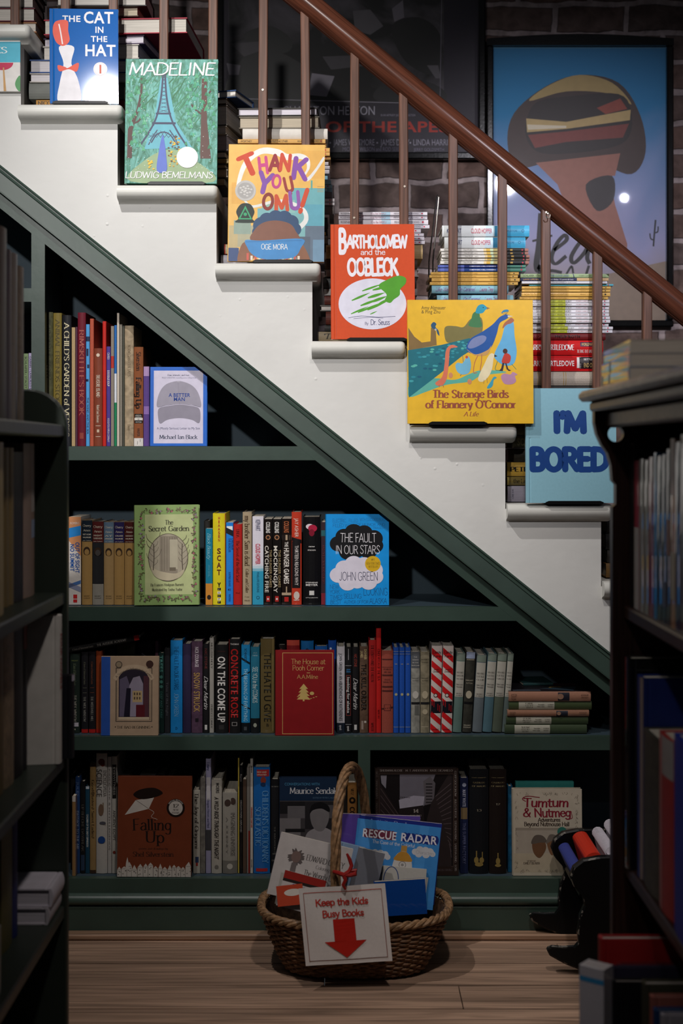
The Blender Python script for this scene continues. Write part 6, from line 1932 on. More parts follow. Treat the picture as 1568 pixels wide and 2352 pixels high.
def art_navy(A):
    A.rect(642, 775, 1787, 2010, '#16263c')
    A.text('CONVERSATIONS WITH', 653, 734, 1805, 6, '#3f7a9a', 'sans')
    A.text('Maurice Sendak', 665, 774, 1824, 14, '#b5b2b4', 'serif')
    A.text('EDITED BY PETER C. KUNZE', 718, 773, 1835, 3.5, '#4a6478', 'sans')
    A.rect(642, 775, 1840, 2010, '#3c383a')
    for q in ((642, 700, 1842, 1870, '#1c1b1d'), (660, 712, 1852, 1880, '#5c585a'), (700, 775, 1842, 1905, '#242224'), (642, 690, 1880, 1920, '#6a6566'), (655, 700, 1904, 1912, '#1c1b1d'), (740, 775, 1850, 1880, '#4c484a')):
        A.rect(*q)
    A.smooth([(700, 1925), (712, 1908), (740, 1900), (765, 1912), (775, 1930), (775, 1970), (690, 1970)], '#8a8486')
    A.smooth([(712, 1868), (722, 1852), (742, 1850), (754, 1862), (754, 1886), (742, 1908), (726, 1908), (715, 1892)], '#6e696a')
    A.smooth([(710, 1872), (716, 1850), (736, 1843), (754, 1852), (756, 1866), (738, 1858), (718, 1862)], '#141315')


def art_ship(A):
    A.rect(862, 1055, 1757, 2010, '#2c211d')
    t = '#8f8580'
    A.text('SHERMAN ALEXIE   M. T. ANDERSON   KATE DICAMILLO', 872, 1040, 1773, 4.6, t, 'serif')
    v, f, w = text2d('CORY DOCTOROW   JULES FEIFFER   STEPHEN KING   TABITHA KING   LOIS', 'serif', 4.4, 228)
    A._add(A.txt, [(1046 + q * 0 - (q - 2), 1772 + p) if False else (1046 - 2 + q, 1772 + p) for p, q in v], f, t, .5, list(TL))
    A._add(A.txt, [(863.5 + 3 - q + 1, 2000 - p) for p, q in v], f, '#5a504c', .5, list(TL))
    A.frame(870, 1042, 1778, 1990, 1, '#4a3c36')
    A.rect(872, 1040, 1780, 1988, '#171314')
    A.poly([(918, 1780), (1000, 1780), (975, 1850), (965, 1860), (918, 1855)], '#66616a')
    A.poly([(874, 1782), (888, 1782), (886, 1812), (876, 1800)], '#77727a')
    A.poly([(972, 1795), (988, 1784), (1000, 1800), (996, 1845), (976, 1850)], '#5a5458')
    for y in range(1800, 1845, 7):
        A.rect(978, 993, y, y + 3, '#2c282a')
    A.poly([(990, 1845), (1030, 1780), (1038, 1782), (1036, 1990), (960, 1990), (976, 1900)], '#2c2424')
    for i in range(14):
        A.line([(1000 + i * 2.6, 1830 + i * 9), (1036, 1800 + i * 13)], 1.4, '#54484a')
    A.poly([(872, 1800), (916, 1870), (916, 1990), (872, 1990)], '#241c1c')
    for i in range(10):
        A.line([(874, 1812 + i * 16), (915, 1872 + i * 11)], 1.3, '#463a3a')
    A.poly([(916, 1838), (950, 1828), (975, 1830), (972, 1850), (918, 1858)], '#9a94a0')
    for x in range(920, 944, 4):
        A.rect(x, x + 1.5, 1830 + (x - 920) * .1, 1834, '#2a2628')
    A.poly([(916, 1858), (972, 1850), (976, 1905), (960, 1990), (916, 1990)], '#221c1d')
    A.text('14', 949, 961, 1867, 8, t, 'serifb')
    A.text('AMAZING', 941, 968, 1875, 3.2, t, 'serif')
    A.text('TALES', 944, 966, 1882, 4, t, 'serif')
    A.text('CHRIS VAN ALLSBURG', 985, 1038, 2000, 5, '#54484a', 'serif')


def art_cream(A):
    A.rect(1177, 1337, 1802, 2003, '#b5aa98')
    A.rect(1184, 1330, 1894, 1900, '#8f8476')
    A.rect(1184, 1330, 1900, 1952, '#a3988a')
    A.rect(1180, 1334, 1952, 1996, '#ada08a')
    R = random.Random(9)
    for i in range(90):
        s = i % 4
        u = R.random()
        x, y = [(1184 + 6 * R.random(), 1815 + 175 * u), (1322 + 6 * R.random(), 1815 + 80 * u), (1186 + 140 * u, 1812 + 5 * R.random()), (1184 + 100 * u, 1988 + 5 * R.random())][s]
        A.line([(x, y), (x + R.uniform(-3, 3), y + R.uniform(1, 4)), (x + R.uniform(-4, 4), y + R.uniform(3, 6))], .9, '#83796a')
    r = '#7a1c2c'
    A.text('Tumtum', 1203, 1307, 1846, 19, r, 'brush', jit=.5)
    A.text('& Nutmeg', 1202, 1312, 1869, 19, r, 'brush', jit=.5)
    A.line([(1208, 1834), (1200, 1828), (1212, 1822), (1240, 1825)], 1.6, r)
    A.line([(1312, 1856), (1314, 1872), (1302, 1874)], 1.4, r)
    A.text('Adventures', 1236, 1287, 1880, 8.5, '#33261f', 'brush', jit=.3)
    A.text('Beyond Nutmouse Hall', 1204, 1308, 1890, 9, '#33261f', 'brush', jit=.2)
    # brown acorns in the place of the drawing
    A.smooth([(1222, 1930), (1232, 1920), (1248, 1922), (1254, 1940), (1240, 1962), (1226, 1952)], '#6a4a34')
    A.smooth([(1220, 1930), (1228, 1912), (1246, 1912), (1256, 1926), (1240, 1928)], '#5a5048')
    A.smooth([(1256, 1930), (1266, 1920), (1280, 1924), (1280, 1944), (1266, 1956)], '#74523a')
    A.smooth([(1254, 1930), (1262, 1910), (1278, 1912), (1284, 1926), (1268, 1924)], '#6a6058')
    A.ell(1291, 1903, 11, 11, '#2f6a5e')
    A.text('STORY BY', 1210, 1230, 1971, 3, '#4a3c32', 'serif')
    A.text('EMILY BEARN', 1202, 1239, 1977, 5, '#4a3c32', 'serif')


face((269, 438, 1789, 2017), -.012, .018, '#6b3420', 'rust brown hardback with white rooftops and round badge, on the bottom shelf', art_rust, 2, group=G4, z=S4 + .0022, kind='gloss', roll=.3)
face((642, 773, 1787, 2010), .004, .016, '#16263c', 'navy hardback with grey portrait photo, behind the wicker basket', art_navy, 1.5, group=G4, z=S4 + .001, kind='gloss')
face((862, 1053, 1766, 2010), .002, .022, '#2c211d', 'large dark brown hardback with grey city picture, on the bottom shelf', art_ship, 2, group=G4, z=S4 + .001, kind='gloss', page='#8a8088')
face((1179, 1337, 1806, 2003), .0, .022, '#b5aa98', 'cream storybook with dark red title, on the bottom shelf', art_cream, 2.5, group=G4, z=S4 + .001, rough=.4)
book(T(X(1186, .03), .036, S4 + .001) @ RX(-2), .14, Z(1799, .03) - S4, .014, '#2f7a74', 'pale book with turquoise cover behind the cream storybook', G4, page='#8a848c')

# ------------------------------------------------------------------ wicker basket on the floor
BX, BY = .030, -.215
wk = mat('#7a5a40', .5, 'wicker')
wk2 = mat('#8a6a4c', .45, 'wicker')
bk = thing('wicker_basket', 'oval brown wicker basket with twisted handle on the floor, full of books', 'basket', T(BX, BY, 0))
HB = .128


def oval(u):          # half axes at height fraction u
    s = u ** .75
    return .150 + .056 * s, .098 + .038 * s


def rim(th, a, b_):      # plan of the basket: a rounded oblong
    c_, s_ = math.cos(th), math.sin(th)
    k_ = (abs(c_) ** 2.9 + abs(s_) ** 2.9) ** (-1 / 2.9)
    return a * c_ * k_, b_ * s_ * k_


m = MB()
rows_ = 21
NS = 30
for r in range(rows_):
    u = (r + .6) / rows_
    a, b_ = oval(u)
    z = .006 + u * (HB - .012)
    pts = []
    K = 180
    for i in range(K):
        th = 2 * pi * i / K
        d = .0030 * math.cos(NS * th + (pi if r % 2 else 0))
        x_, y_ = rim(th, a + d, b_ + d)
        pts.append((x_, y_, z + .0012 * math.sin(5 * th + r) + .006 * u * math.cos(2 * th)))
    m.tube(pts, .0034, wk, 6, True)
m.obj('weave', bk, True)
m = MB()
for i in range(NS * 2):
    th = pi * (i + .0) / NS
    pts = []
    for k in range(5):
        u = k / 4
        a, b_ = oval(u)
        x_, y_ = rim(th, a, b_)
        pts.append((x_, y_, .004 + u * (HB - .004)))
    m.tube(pts, .0022, wk, 5)
m.obj('stakes', bk, True)
m = MB()
for q in range(3):
    pts = []
    K = 168
    for i in range(K):
        th = 2 * pi * i / K
        ph = 22 * th + q * 2 * pi / 3
        a, b_ = oval(1)
        rr_ = .003 + .0052 * math.cos(ph)
        x_, y_ = rim(th, a + rr_, b_ + rr_)
        pts.append((x_, y_, HB + .005 + .005 * math.sin(ph) + .006 * math.cos(2 * th)))
    m.tube(pts, .0050, wk2, 7, True)
m.obj('rim', bk, True)
m = MB()
a, b_ = oval(.05)
v = [rim(2 * pi * i / 40, a - .004, b_ - .004) for i in range(40)]
m.add([(p[0], p[1], .004) for p in v] + [(p[0], p[1], .010) for p in v], [list(range(39, -1, -1)), list(range(40, 80))] + [[i, (i + 1) % 40, 40 + (i + 1) % 40, 40 + i] for i in range(40)], mat('#4a3628', .6, 'wicker'))
# inner face so that the weave is closed
v2 = []
for u in (.05, .35, .7, 1):
    a, b_ = oval(u)
    v2 += [rim(2 * pi * i / 40, a - .006, b_ - .006) + (.008 + u * (HB - .008),) for i in range(40)]
m.add(v2, [[k * 40 + i, k * 40 + (i + 1) % 40, k * 40 + 40 + (i + 1) % 40, k * 40 + 40 + i] for k in range(3) for i in range(40)], mat('#4a3628', .6, 'wicker'))
m.obj('base', bk)
# arched handle of five twisted canes
hf, hb = W(771, 2040, BY - .142), W(846, 2010, BY + .142)
hf, hb = Vector((hf.x - BX, -.142, .125)), Vector((hb.x - BX, .142, .125))
cpts = []
for i in range(61):
    t = i / 60
    a_ = pi * t
    y_ = -math.cos(a_) * .142
    z_ = .125 + .315 * math.sin(a_) ** .62
    x_ = hf.x + (hb.x - hf.x) * (.5 - .5 * math.cos(a_)) - .008 * math.sin(a_)
    cpts.append(Vector((x_, y_, z_)))
m = MB()
for q in range(5):
    pts = []
    for i, c_ in enumerate(cpts):
        tg = (cpts[min(60, i + 1)] - cpts[max(0, i - 1)]).normalized()
        u = tg.cross(Vector((1, 0, 0))).normalized()
        w = tg.cross(u)
        ph = i * .33 + q * 2 * pi / 5
        pts.append(c_ + (u * math.cos(ph) + w * math.sin(ph)) * .0070)
    m.tube(pts, .0048, wk2, 7)
m.obj('handle', bk, True)
m = MB()
for k in range(6):
    zc = .135 + k * .0042
    m.tube([(hf.x + .0165 * math.cos(t * pi / 8), -.1425 + .0165 * math.sin(t * pi / 8), zc + .002 * math.sin(t * pi / 8 + k)) for t in range(16)], .0018, mat('#b09a78', .5, 'wicker'), 6, True)
m.obj('binding', bk, True)

# paper sign on the front of the basket
sy = BY - .172
pc = [(685, 2042), (887, 2033), (901, 2207), (702, 2219)]
wp_ = [W(px, py, sy) for px, py in pc]
so = wp_[3]
ux = (wp_[2] - wp_[3])
sw = ux.length
shh = (wp_[0] - wp_[3]).length
sign = thing('paper_sign', 'white paper sign with red arrow and red lettering, hung on the basket front', 'sign',
             T(so.x, sy, so.z) @ RY(-math.degrees(math.atan2(ux.z, ux.x))) @ RX(-1))
sh = MB()
nx, nz = 10, 9
kx = ((wp_[0] - wp_[3]).dot(ux.normalized()))
v, f = [], []
for j in range(nz + 1):
    for i in range(nx + 1):
        v.append((sw * i / nx + kx * j / nz, .0016 * math.sin(i * .9 + j * .7) * (.4 + .6 * j / nz), shh * j / nz))
n1 = len(v)
v += [(p[0], p[1] + .0004, p[2]) for p in v]
for j in range(nz):
    for i in range(nx):
        q = j * (nx + 1) + i
        f.append([q, q + 1, q + nx + 2, q + nx + 1])
        f.append([n1 + q + nx + 1, n1 + q + nx + 2, n1 + q + 1, n1 + q])
sh.add(v, f, mat('#d6cfcb', .3, 'gloss'))
sh.obj('sheet', sign, True)


class SignArt(Art):
    def _add(s, mb, pts, faces, col, rough=.4, lay=None):
        s.k += 1
        ly = lay or [0] * len(pts)
        o_ = []
        for p, l in zip(pts, ly):
            x, z = s.map(p)
            i, j = x / sw * nx, z / shh * nz
            o_.append((x + kx * z / shh, -.0007 + .0016 * math.sin(i * .9 + j * .7) * (.4 + .6 * j / nz) - s.k * .00001 - l * .000003, z))
        mb.add(o_, faces, mat(col, rough))


SignArt.split = False
A = SignArt((0, 210, 0, 180), sw, shh)
rd = '#b4362e'
for i in range(20):      # border in short pieces so that it follows the paper
    u0, u1 = 10 + 190 * i / 20, 10 + 190 * (i + 1) / 20
    A.rect(u0, u1, 11, 12.5, '#b4564a')
    A.rect(u0, u1, 169, 170.5, '#6b4436')
    w0, w1 = 11 + 159 * i / 20, 11 + 159 * (i + 1) / 20
    A.rect(10, 11.3, w0, w1, '#8a4c40')
    A.rect(198.7, 200, w0, w1, '#8a4c40')
A.text('Keep the Kids', 38, 165, 43, 15, rd, 'handb', jit=.12)
A.text('Busy Books', 52, 152, 70, 15, rd, 'handb', jit=.12)
for i in range(6):
    y0, y1 = 76 + 51 * i / 6, 76 + 51 * (i + 1) / 6
    A.poly([(76, y1), (76, y0), (128, y0), (128, y1)], '#b5251c')
for i in range(10):
    y0, y1 = 127 + 38 * i / 10, 127 + 38 * (i + 1) / 10
    h0, h1 = 51 * (1 - i / 10), 51 * (1 - (i + 1) / 10)
    A.poly([(102 - h1, y1), (102 - h0, y0), (102 + h0, y0), (102 + h1, y1)] if h1 > 0 else [(102 - h0, y0), (102 + h0, y0), (102, y1)], '#b5251c')
A.pic.obj('printed_arrow', sign)
A.txt.obj('lettering', sign)
# red ribbon tying the sign to the handle
kn = W(790, 2013, sy)
rb = thing('red_ribbon', 'red ribbon knotted around the basket handle above the paper sign', 'ribbon', T(kn.x, sy, kn.z))
rm = mat('#8e1f1c', .4, 'cloth')
m = MB()
m.tube([(-.022, .02, .004), (-.012, .004, .006), (0, -.004, .004), (.010, -.003, .010), (.016, .002, .022), (.012, .004, .034), (.006, .004, .047)], [.004, .005, .0055, .0045, .0045, .0042, .0025], rm, 8)
m.tube([(0, -.004, .004), (.012, -.006, .004), (.024, -.002, .006), (.026, .002, .012), (.012, .0, .012), (0, -.003, .006)], [.004, .0045, .005, .004, .004, .003], rm, 8)
m.tube([(0, -.004, .003), (.003, -.007, -.006), (-.002, -.0065, -.016), (.003, -.006, -.026)], [.005, .0042, .004, .0025], rm, 8)
m.obj('knot', rb, True)
m = MB()
m.tube([(.003, -.0045, -.012), (-.004, -.003, -.020), (.006, -.0035, -.024), (.004, -.0045, -.014)], .0008, mat('#8a8580', .3, 'metal'), 5, True)
m.obj('wire_tie', rb)

# books standing in the basket: (corners at the near plane px: lower left x,y; width px, height px, roll), depth
GBK = 'books in the wicker basket'


def inbasket(px, py, wpx, hpx, Y, roll, t, col, label, art, lean=8, yaw=0, hard=False, **kw):
    """px, py: upper left corner of the front cover in the picture"""
    s = (D + Y) / F
    w, h = wpx * s, hpx * s
    p = W(px, py, Y)
    M = T(*p) @ RY(roll) @ RZ(yaw) @ RX(-lean) @ T(0, 0, -h)
    return book(M, w, h, t, col, label, GBK, hard, art=art, **kw)


def art_radar(A):
    A.rect(0, 200, 0, 200, '#3f86c8')
    for q in ((6, 0, 30), (150, 20, 22)):
        A.poly([(q[0], 0), (q[0] + q[2], 0), (q[0] + q[2] * .7, 200), (q[0] - 10, 200)], '#4a90d0')
    for i in range(9):
        A.ell(24 + i * 7.8, 33, 8, 12, '#6b2f42')
        A.ell(116 + i * 9.2, 33, 8, 12, '#1f2f78')
    A.text('RESCUE', 14, 97, 43, 20, '#d8d6dc', 'bold')
    A.text('RADAR', 106, 194, 43, 20, '#d8d6dc', 'bold')
    A.text('The Case of the Colorful', 40, 142, 56, 8, '#cfd2da', 'hand')
    for cx, cy in ((58, 84), (164, 64)):
        for dx, dy, r in ((-18, 2, 8), (-8, -4, 9), (4, -4, 9), (14, -2, 9), (20, 3, 7), (-10, 6, 9), (6, 6, 9)):
            A.ell(cx + dx * 1.1, cy + dy, r, r, '#c4c4c8')
    A.text('Characters', 146, 190, 70, 8, '#a8a8ae', 'hand')
    A.rect(110, 124, 54, 74, '#b58a48')
    A.smooth([(96, 120), (98, 84), (110, 70), (124, 70), (136, 84), (138, 120)], '#c9c4c0')
    A.smooth([(97, 92), (100, 80), (110, 70), (124, 70), (134, 80), (137, 92)], '#bb8636')
    A.ell(117, 102, 9, 9, '#8f8a88')
    A.ell(117, 102, 7, 7, '#c9c4c0')
    A.ell(117, 102, 3.5, 3.5, '#8f8a88')
    A.poly([(62, 108), (182, 126), (178, 200), (50, 200)], '#c4bfb8')
    A.ell(88, 150, 24, 36, '#2a4a86')
    A.ell(88, 150, 22, 34, '#c4bfb8')


def art_white(A):
    A.rect(0, 200, 0, 140, '#bdb5b2')
    d = '#4a4442'
    R = random.Random(8)
    for i in range(22):
        a = R.uniform(0, 6.28)
        A.smooth([(54, 46), (54 + 10 * math.cos(a - .4), 46 + 10 * math.sin(a - .4)), (54 + 24 * math.cos(a), 46 + 20 * math.sin(a)), (54 + 11 * math.cos(a + .4), 46 + 11 * math.sin(a + .4))], '#5f5654', 3)
    A.ell(54, 46, 13, 13, '#77625c')
    A.poly([(46, 60), (60, 60), (62, 130), (44, 130)], '#6e6462')
    A.text('EDWARD GOREY', 82, 186, 48, 13, d, 'serif')
    A.text('Coloring Book', 112, 176, 62, 8, '#77706d', 'serif')
    A.text('The Wuggly Ump', 84, 178, 82, 13, d, 'serif')
    A.text('and Other Delights', 86, 190, 98, 13, d, 'serif')


inbasket(785, 1869, 180, 180, -.128, 2, .012, '#5a4496', 'purple paperback behind the blue rescue book', ((0, 100, 0, 100), lambda A: A.ell(22, 62, 5, 12, '#a8385a')), lean=5, page='#a89f8a')
inbasket(826, 1872, 190, 182, -.140, 6.2, .009, '#25307e', 'dark blue paperback just behind the blue rescue book', ((0, 100, 0, 100), lambda A: [A.text('Activity Book', 12, 60, 9, 6, '#8f98c4', 'serif')]), lean=6)
inbasket(822, 1880, 192, 184, -.152, 6.6, .006, '#3f86c8', 'light blue picture book with bottle lighthouse and white title', ((0, 200, 0, 205), art_radar), lean=7, hard=True)
inbasket(824, 1946, 62, 120, -.205, 14, .014, '#6f7078', 'thick grey paperback leaning behind the white book', None, lean=8)
inbasket(780, 1934, 62, 130, -.186, 14, .020, '#7d94b0', 'thick pale blue book beside the thick grey paperback', None, lean=8, hard=True)
inbasket(646, 1911, 170, 140, -.222, 13.5, .011, '#bdb5b2', 'white book with dark tree drawing and serif title', ((0, 200, 0, 140), art_white), lean=9)
inbasket(655, 1998, 98, 80, -.268, 15, .008, '#b8b0ae', 'small white paperback with red top and blue title', ((0, 100, 0, 75), lambda A: [A.rect(0, 100, 0, 16, '#8e241e'), A.rect(0, 100, 16, 22, '#2a2220'), A.text('Twist', 26, 70, 48, 22, '#4a4a86', 'fat')]), lean=14)
inbasket(646, 2004, 80, 70, -.248, 12, .006, '#a8a29a', 'cream booklet behind the red topped paperback', None, lean=12)
inbasket(634, 2036, 60, 45, -.285, -6, .008, '#b5452c', 'orange paperback low at the basket rim', ((0, 100, 0, 70), lambda A: A.ell(62, 26, 34, 12, '#cfc6bc')), lean=14)
inbasket(858, 2026, 118, 78, -.250, -3.5, .014, '#0f3f86', 'dark blue paperback with cream page tops, in front', None, lean=6, page='#b0a48c')
inbasket(880, 1988, 100, 100, -.172, 5, .004, '#bdb8b0', 'thin white booklet behind the dark blue paperback', ((0, 100, 0, 100), lambda A: [A.ell(20, 30, 18, 30, '#1f3f7a'), A.ell(20, 30, 16, 28, '#bdb8b0')]), lean=7)

# ------------------------------------------------------------------ black book trough with curled ends
ch_ = mat('#0d0d0e', .3, 'plain')
chp = mat('#0e0e0f', .4, 'chip')
YB0, YB1 = -.048, -.275
ost = W(1330, 2128, YB0)
tr = thing('book_trough', 'black painted wooden book trough with curled ends and chipped feet, holding notebooks', 'book stand', T(.62, (YB0 + YB1) / 2, 0))


def trough_end(Y, dx, dz=0):
    """half outline in metres about the axis, mirrored"""
    half = [(.0, .0), (.06, .004), (.105, .012), (.140, .026), (.176, .046), (.182, .058), (.172, .062), (.145, .060), (.118, .062), (.108, .075), (.110, .10), (.105, .14), (.094, .165), (.098, .185),
            (.120, .21), (.128, .232), (.120, .255), (.098, .272), (.06, .279), (0, .281)]
    sc = .93
    r = [(x * sc, z * sc) for x, z in half]
    pts = [(x, z) for x, z in r] + [(-x, z) for x, z in reversed(r[1:-1])]
    return [(p[0] + dx, p[1]) for p in pts]


for Y, dx in ((YB0, -.008), (YB1, .0)):
    m = MB()
    m.prism(trough_end(Y, dx), Y - (YB0 + YB1) / 2 - .010, Y - (YB0 + YB1) / 2 + .010, ch_, .003, chp)
    m.obj('end_panel', tr)
m = MB()
hl = (YB0 - YB1) / 2 - .0105
tilt = 28
for s in (-1, 1):
    v = []
    for (a, z) in ((.012, .128), (.096, .168), (.094, .178), (.010, .138)):
        v += [(s * a, -hl, z), (s * a, hl, z)]
    m.add(v, [[0, 2, 3, 1], [2, 4, 5, 3], [4, 6, 7, 5], [6, 0, 1, 7], [0, 6, 4, 2], [1, 3, 5, 7]], ch_)
m.obj('trough_board', tr)
m = MB()
m.box(-.03, .03, -hl, hl, .05, .064, ch_)
m.obj('stretcher', tr)
GT = 'books lying spine up in the black trough'


def spineup(xc, z, t, w, col, label, name, roll, extra=None, y0=None, y1=None):
    """lies along y, spine upward; w height of the cover edge, t thickness"""
    yc = (YB0 + YB1) / 2
    L_ = 2 * hl - .03
    M = T(.62 + xc, yc, z) @ RY(roll)
    root = thing(name, label, 'book', M, GT)
    m = MB()
    pr_ = [(-t / 2, -w), (t / 2, -w)] + [(t / 2 * math.cos(a * pi / 8), t * .32 * math.sin(a * pi / 8)) for a in range(9)]
    m.prism(pr_, -L_ / 2, L_ / 2, mat(col, .55, 'cloth'), .0)
    m.obj('cover', root)
    m = MB()
    m.prism([(-t / 2 + .003, -w + .003), (t / 2 - .003, -w + .003), (t / 2 - .003, -.004), (-t / 2 + .003, -.004)], -L_ / 2 - .0015, L_ / 2 + .0015, mat('#b0a898', .8))
    m.obj('page_block', root)
    return root


spineup(-.100, .224, .027, .038, '#39438a', 'dark blue cloth notebook, outermost in the black trough', 'notebook', -24)
spineup(-.062, .248, .036, .07, '#c8321e', 'bright orange red notebook in the black trough', 'notebook', -16)
for i, (xc, z) in enumerate(((-.022, .262), (.006, .280))):
    yc = (YB0 + YB1) / 2
    L_ = 2 * hl - .03
    rt = thing('spiral_notebook', ['white wire bound notebook beside the orange red notebook', 'wire bound notebook with dark patterned cover, next to the bookcase'][i], 'book', T(.62 + xc, yc, z) @ RY(-14 + 3 * i), GT)
    m = MB()
    m.box(-.009, .009, -L_ / 2, L_ / 2, -.085, -.006, mat('#c4bcc4', .6), .001)
    m.obj('page_block', rt)
    m = MB()
    for s, c in ((-1, '#b8b0b8'), (1, '#2a1c2c')):
        m.box(s * .0098 - .0007, s * .0098 + .0007, -L_ / 2 - .002, L_ / 2 + .002, -.087, -.003, mat(c, .4))
    m.obj('cover', rt)
    m = MB()
    n_ = 24
    for k in range(n_):
        y_ = -L_ / 2 + .006 + (L_ - .012) * k / (n_ - 1)
        m.tube([(.013 * math.cos(a), y_ + .0015 * math.sin(a / 2), -.004 + .013 * math.sin(a)) for a in (2 * pi * q / 12 for q in range(12))], .0011, mat('#cfc9d2', .35), 5, True)
    m.obj('wire_binding', rt, True)
bm_ = thing('notebook', 'notebook with purple and orange patterned cover lying by the bookcase post', 'book', T(  .62 + .046, (YB0 + YB1) / 2, .268) @ RY(-18), GT)
m = MB()
m.box(-.012, .012, -.09, .09, -.07, .0, mat('#a89878', .5), .001)
m.obj('page_block', bm_)
m = MB()
m.box(-.014, .014, -.092, .092, .0, .002, mat('#2a1830', .4))
m.box(-.0145, -.0122, -.092, .092, -.071, .0, mat('#8a4a28', .5))
m.obj('cover', bm_)
m = MB()
m.box(-.008, .008, .03, .06, .002, .0024, mat('#d0ccd4', .4))
m.obj('label_patch', bm_)

# ------------------------------------------------------------------ dark bookcase on the aisle's low side (x < 0)
dg_ = mat('#262c26', .4, 'paint')
LB = thing('aisle_bookcase', 'dark green aisle bookcase with rounded top corner, facing the brown bookcase', 'bookcase', T(-.50, -.79, 0))
# local frame: x to the wall (negative), y towards the camera (negative)
LX, LD = -.30, 1.5
m = MB()
ctr = [(LX, 0), (0, 0), (0, 1.262 - .07)] + [(-.07 + .07 * math.cos(a * pi / 16), 1.192 + .07 * math.sin(a * pi / 16)) for a in range(1, 9)] + [(LX, 1.262)]
m.prism(ctr, -.022, 0, dg_, .003)
m.obj('end_panel', LB)
m = MB()
m.prism(ctr, -LD, -LD + .022, dg_, .003)
m.obj('end_panel', LB)
LSH = [1.197, .892, .594, .322, .07]
for z in LSH:
    m = MB()
    m.box(LX, -.004, -LD + .022, -.022, z - .023, z, dg_, .003)
    m.obj('shelf', LB)
m = MB()
m.box(LX - .012, LX, -LD, 0, 0, 1.262, dg_)
m.obj('back_panel', LB)


def M_right(x, yfar, z, yaw=0, lean=0):       # spine towards +x; y grows towards the far end
    return T(x, yfar, z) @ RZ(180 + yaw) @ RX(lean)


def dpx(px, xs): return xs * F / (px - 784) - D     # y on the plane x = xs seen at px


def siderow(rows, xs, z, group, left):
    """(px of the two spine edges, height, colour, label, opts)"""
    for r in rows:
        pa, pb, h, col, lab = r[:5]
        o = dict(r[5]) if len(r) > 5 else {}
        dx = o.pop('dx', 0)
        ya, yb = sorted((dpx(pa, xs + dx), dpx(pb, xs + dx)))
        t = yb - ya - .0008
        w = o.pop('w', .13)
        yaw = o.pop('yaw', 0)
        if left:      # spine faces +x: front cover towards the far end
            M = T(xs + dx, yb, z + .0006) @ RZ(180 + yaw)
        else:         # spine faces -x
            M = T(xs + dx, ya, z + .0006) @ RZ(yaw)
        book(M, w, h, t, col, lab, group, o.pop('hard', True), **o)


xl_ = -.552
gA, gB, gC, gD = ['books on the %s shelf of the dark green bookcase' % q for q in ('top', 'second', 'third', 'low')]
siderow([(-22, -6, .33, '#3a2a26', 'tall dark brown book on top of the dark green bookcase, half in view'), (-6, 15, .315, '#2f2624', 'tall blackish brown book on top of the dark green bookcase'),
         (15, 25, .285, '#4a434c', 'purple grey book on top of the dark green bookcase'), (25, 38.5, .284, '#6a625e', 'slim pale edged grey book on top of the dark green bookcase', dict(spine=[('b', 0, 1, '#2a2630', .0, .6)])),
         (39, 54, .268, '#5a4c40', 'brown grey book with mottled head on top of the dark green bookcase', dict(kind='worn'))], xl_, LSH[0], gA, True)
siderow([(-16, 8, .27, '#a08a62', 'pale tan book on the second shelf of the dark green bookcase', dict(dx=.02)), (8.5, 19, .262, '#6e5a34', 'olive tan book beside the pale tan one'), (19.5, 30, .262, '#75603a', 'gold brown book beside the black spine'),
         (30.5, 53, .255, '#17161a', 'black book on the second shelf of the dark green bookcase'), (53.5, 79, .27, '#8a7468', 'pinkish white book on the second shelf of the dark green bookcase', dict(spine=[('b', 0, .45, '#a59c98', .0, .5), ('b', .5, .62, '#8f9cb5', .0, .5)]))],
        xl_, LSH[1], gB, True)
siderow([(-12, 8, .26, '#5a4a2c', 'brown book on the third shelf of the dark green bookcase, half in view'), (8.5, 32, .265, '#7d6a54', 'mottled cream and brown book on the third shelf', dict(kind='worn')), (32.5, 53, .262, '#151416', 'thick black book on the third shelf of the dark green bookcase'),
         (53.5, 61, .262, '#1f1d22', 'black book with red head on the third shelf', dict(spine=[('b', .0, .2, '#6a2420')]))], xl_, LSH[2], gC, True)
# broad white book turned on the shelf, and a black binder behind it
book(T(-.506, -.844, LSH[2] + .0006) @ RZ(180 + 9), .12, .262, .038, '#b5b0aa', 'broad white book with red lettering on the third shelf of the dark green bookcase', gC, True,
     spine=[V('SELECTED', .06, .3, .3, '#77726c', 'serif'), V('STORIES', .34, .6, .3, '#77726c', 'serif'), V('FOUR NOVELS', .12, .5, .22, '#8a2f26', 'bold', -.3), ('b', .86, .92, '#6a6660', .2, .5)])
book(T(-.486, -.818, LSH[2] + .0006) @ RZ(180), .16, .150, .020, '#15151a', 'black binder with blue edge and white top, jutting past the bookcase end', gC, True, name='binder', page='#a8a0b0',
     spine=[('b', 0, 1, '#2a4a8c', .0, .35), ('b', 0, .07, '#a8a2b0', 0, 1)])
siderow([(-30, 2, .1, '#8f8a84', 'grey white book low in the dark green bookcase', dict(dx=.03)), (2.5, 28, .243, '#4f4a26', 'tall olive book low in the dark green bookcase', dict(dx=-.005)), (28.5, 39, .243, '#20285a', 'slim navy book beside the tall olive book', dict(dx=-.005))],
        xl_, LSH[3], gD, True)
for i, (zt, tt, c, lab) in enumerate(((LSH[3] + .030, .0295, '#a8a2a8', 'white grey book under the white one lying low in the dark green bookcase'), (LSH[3] + .062, .0315, '#b5afb8', 'thick white book lying flat low in the dark green bookcase'))):
    book(T(-.512 + .005 * i, -.816, zt) @ RZ(90) @ RY(-90) @ RZ(90), .15, .106 - .004 * i, tt, c, lab, gD, True, page='#bcb6be')

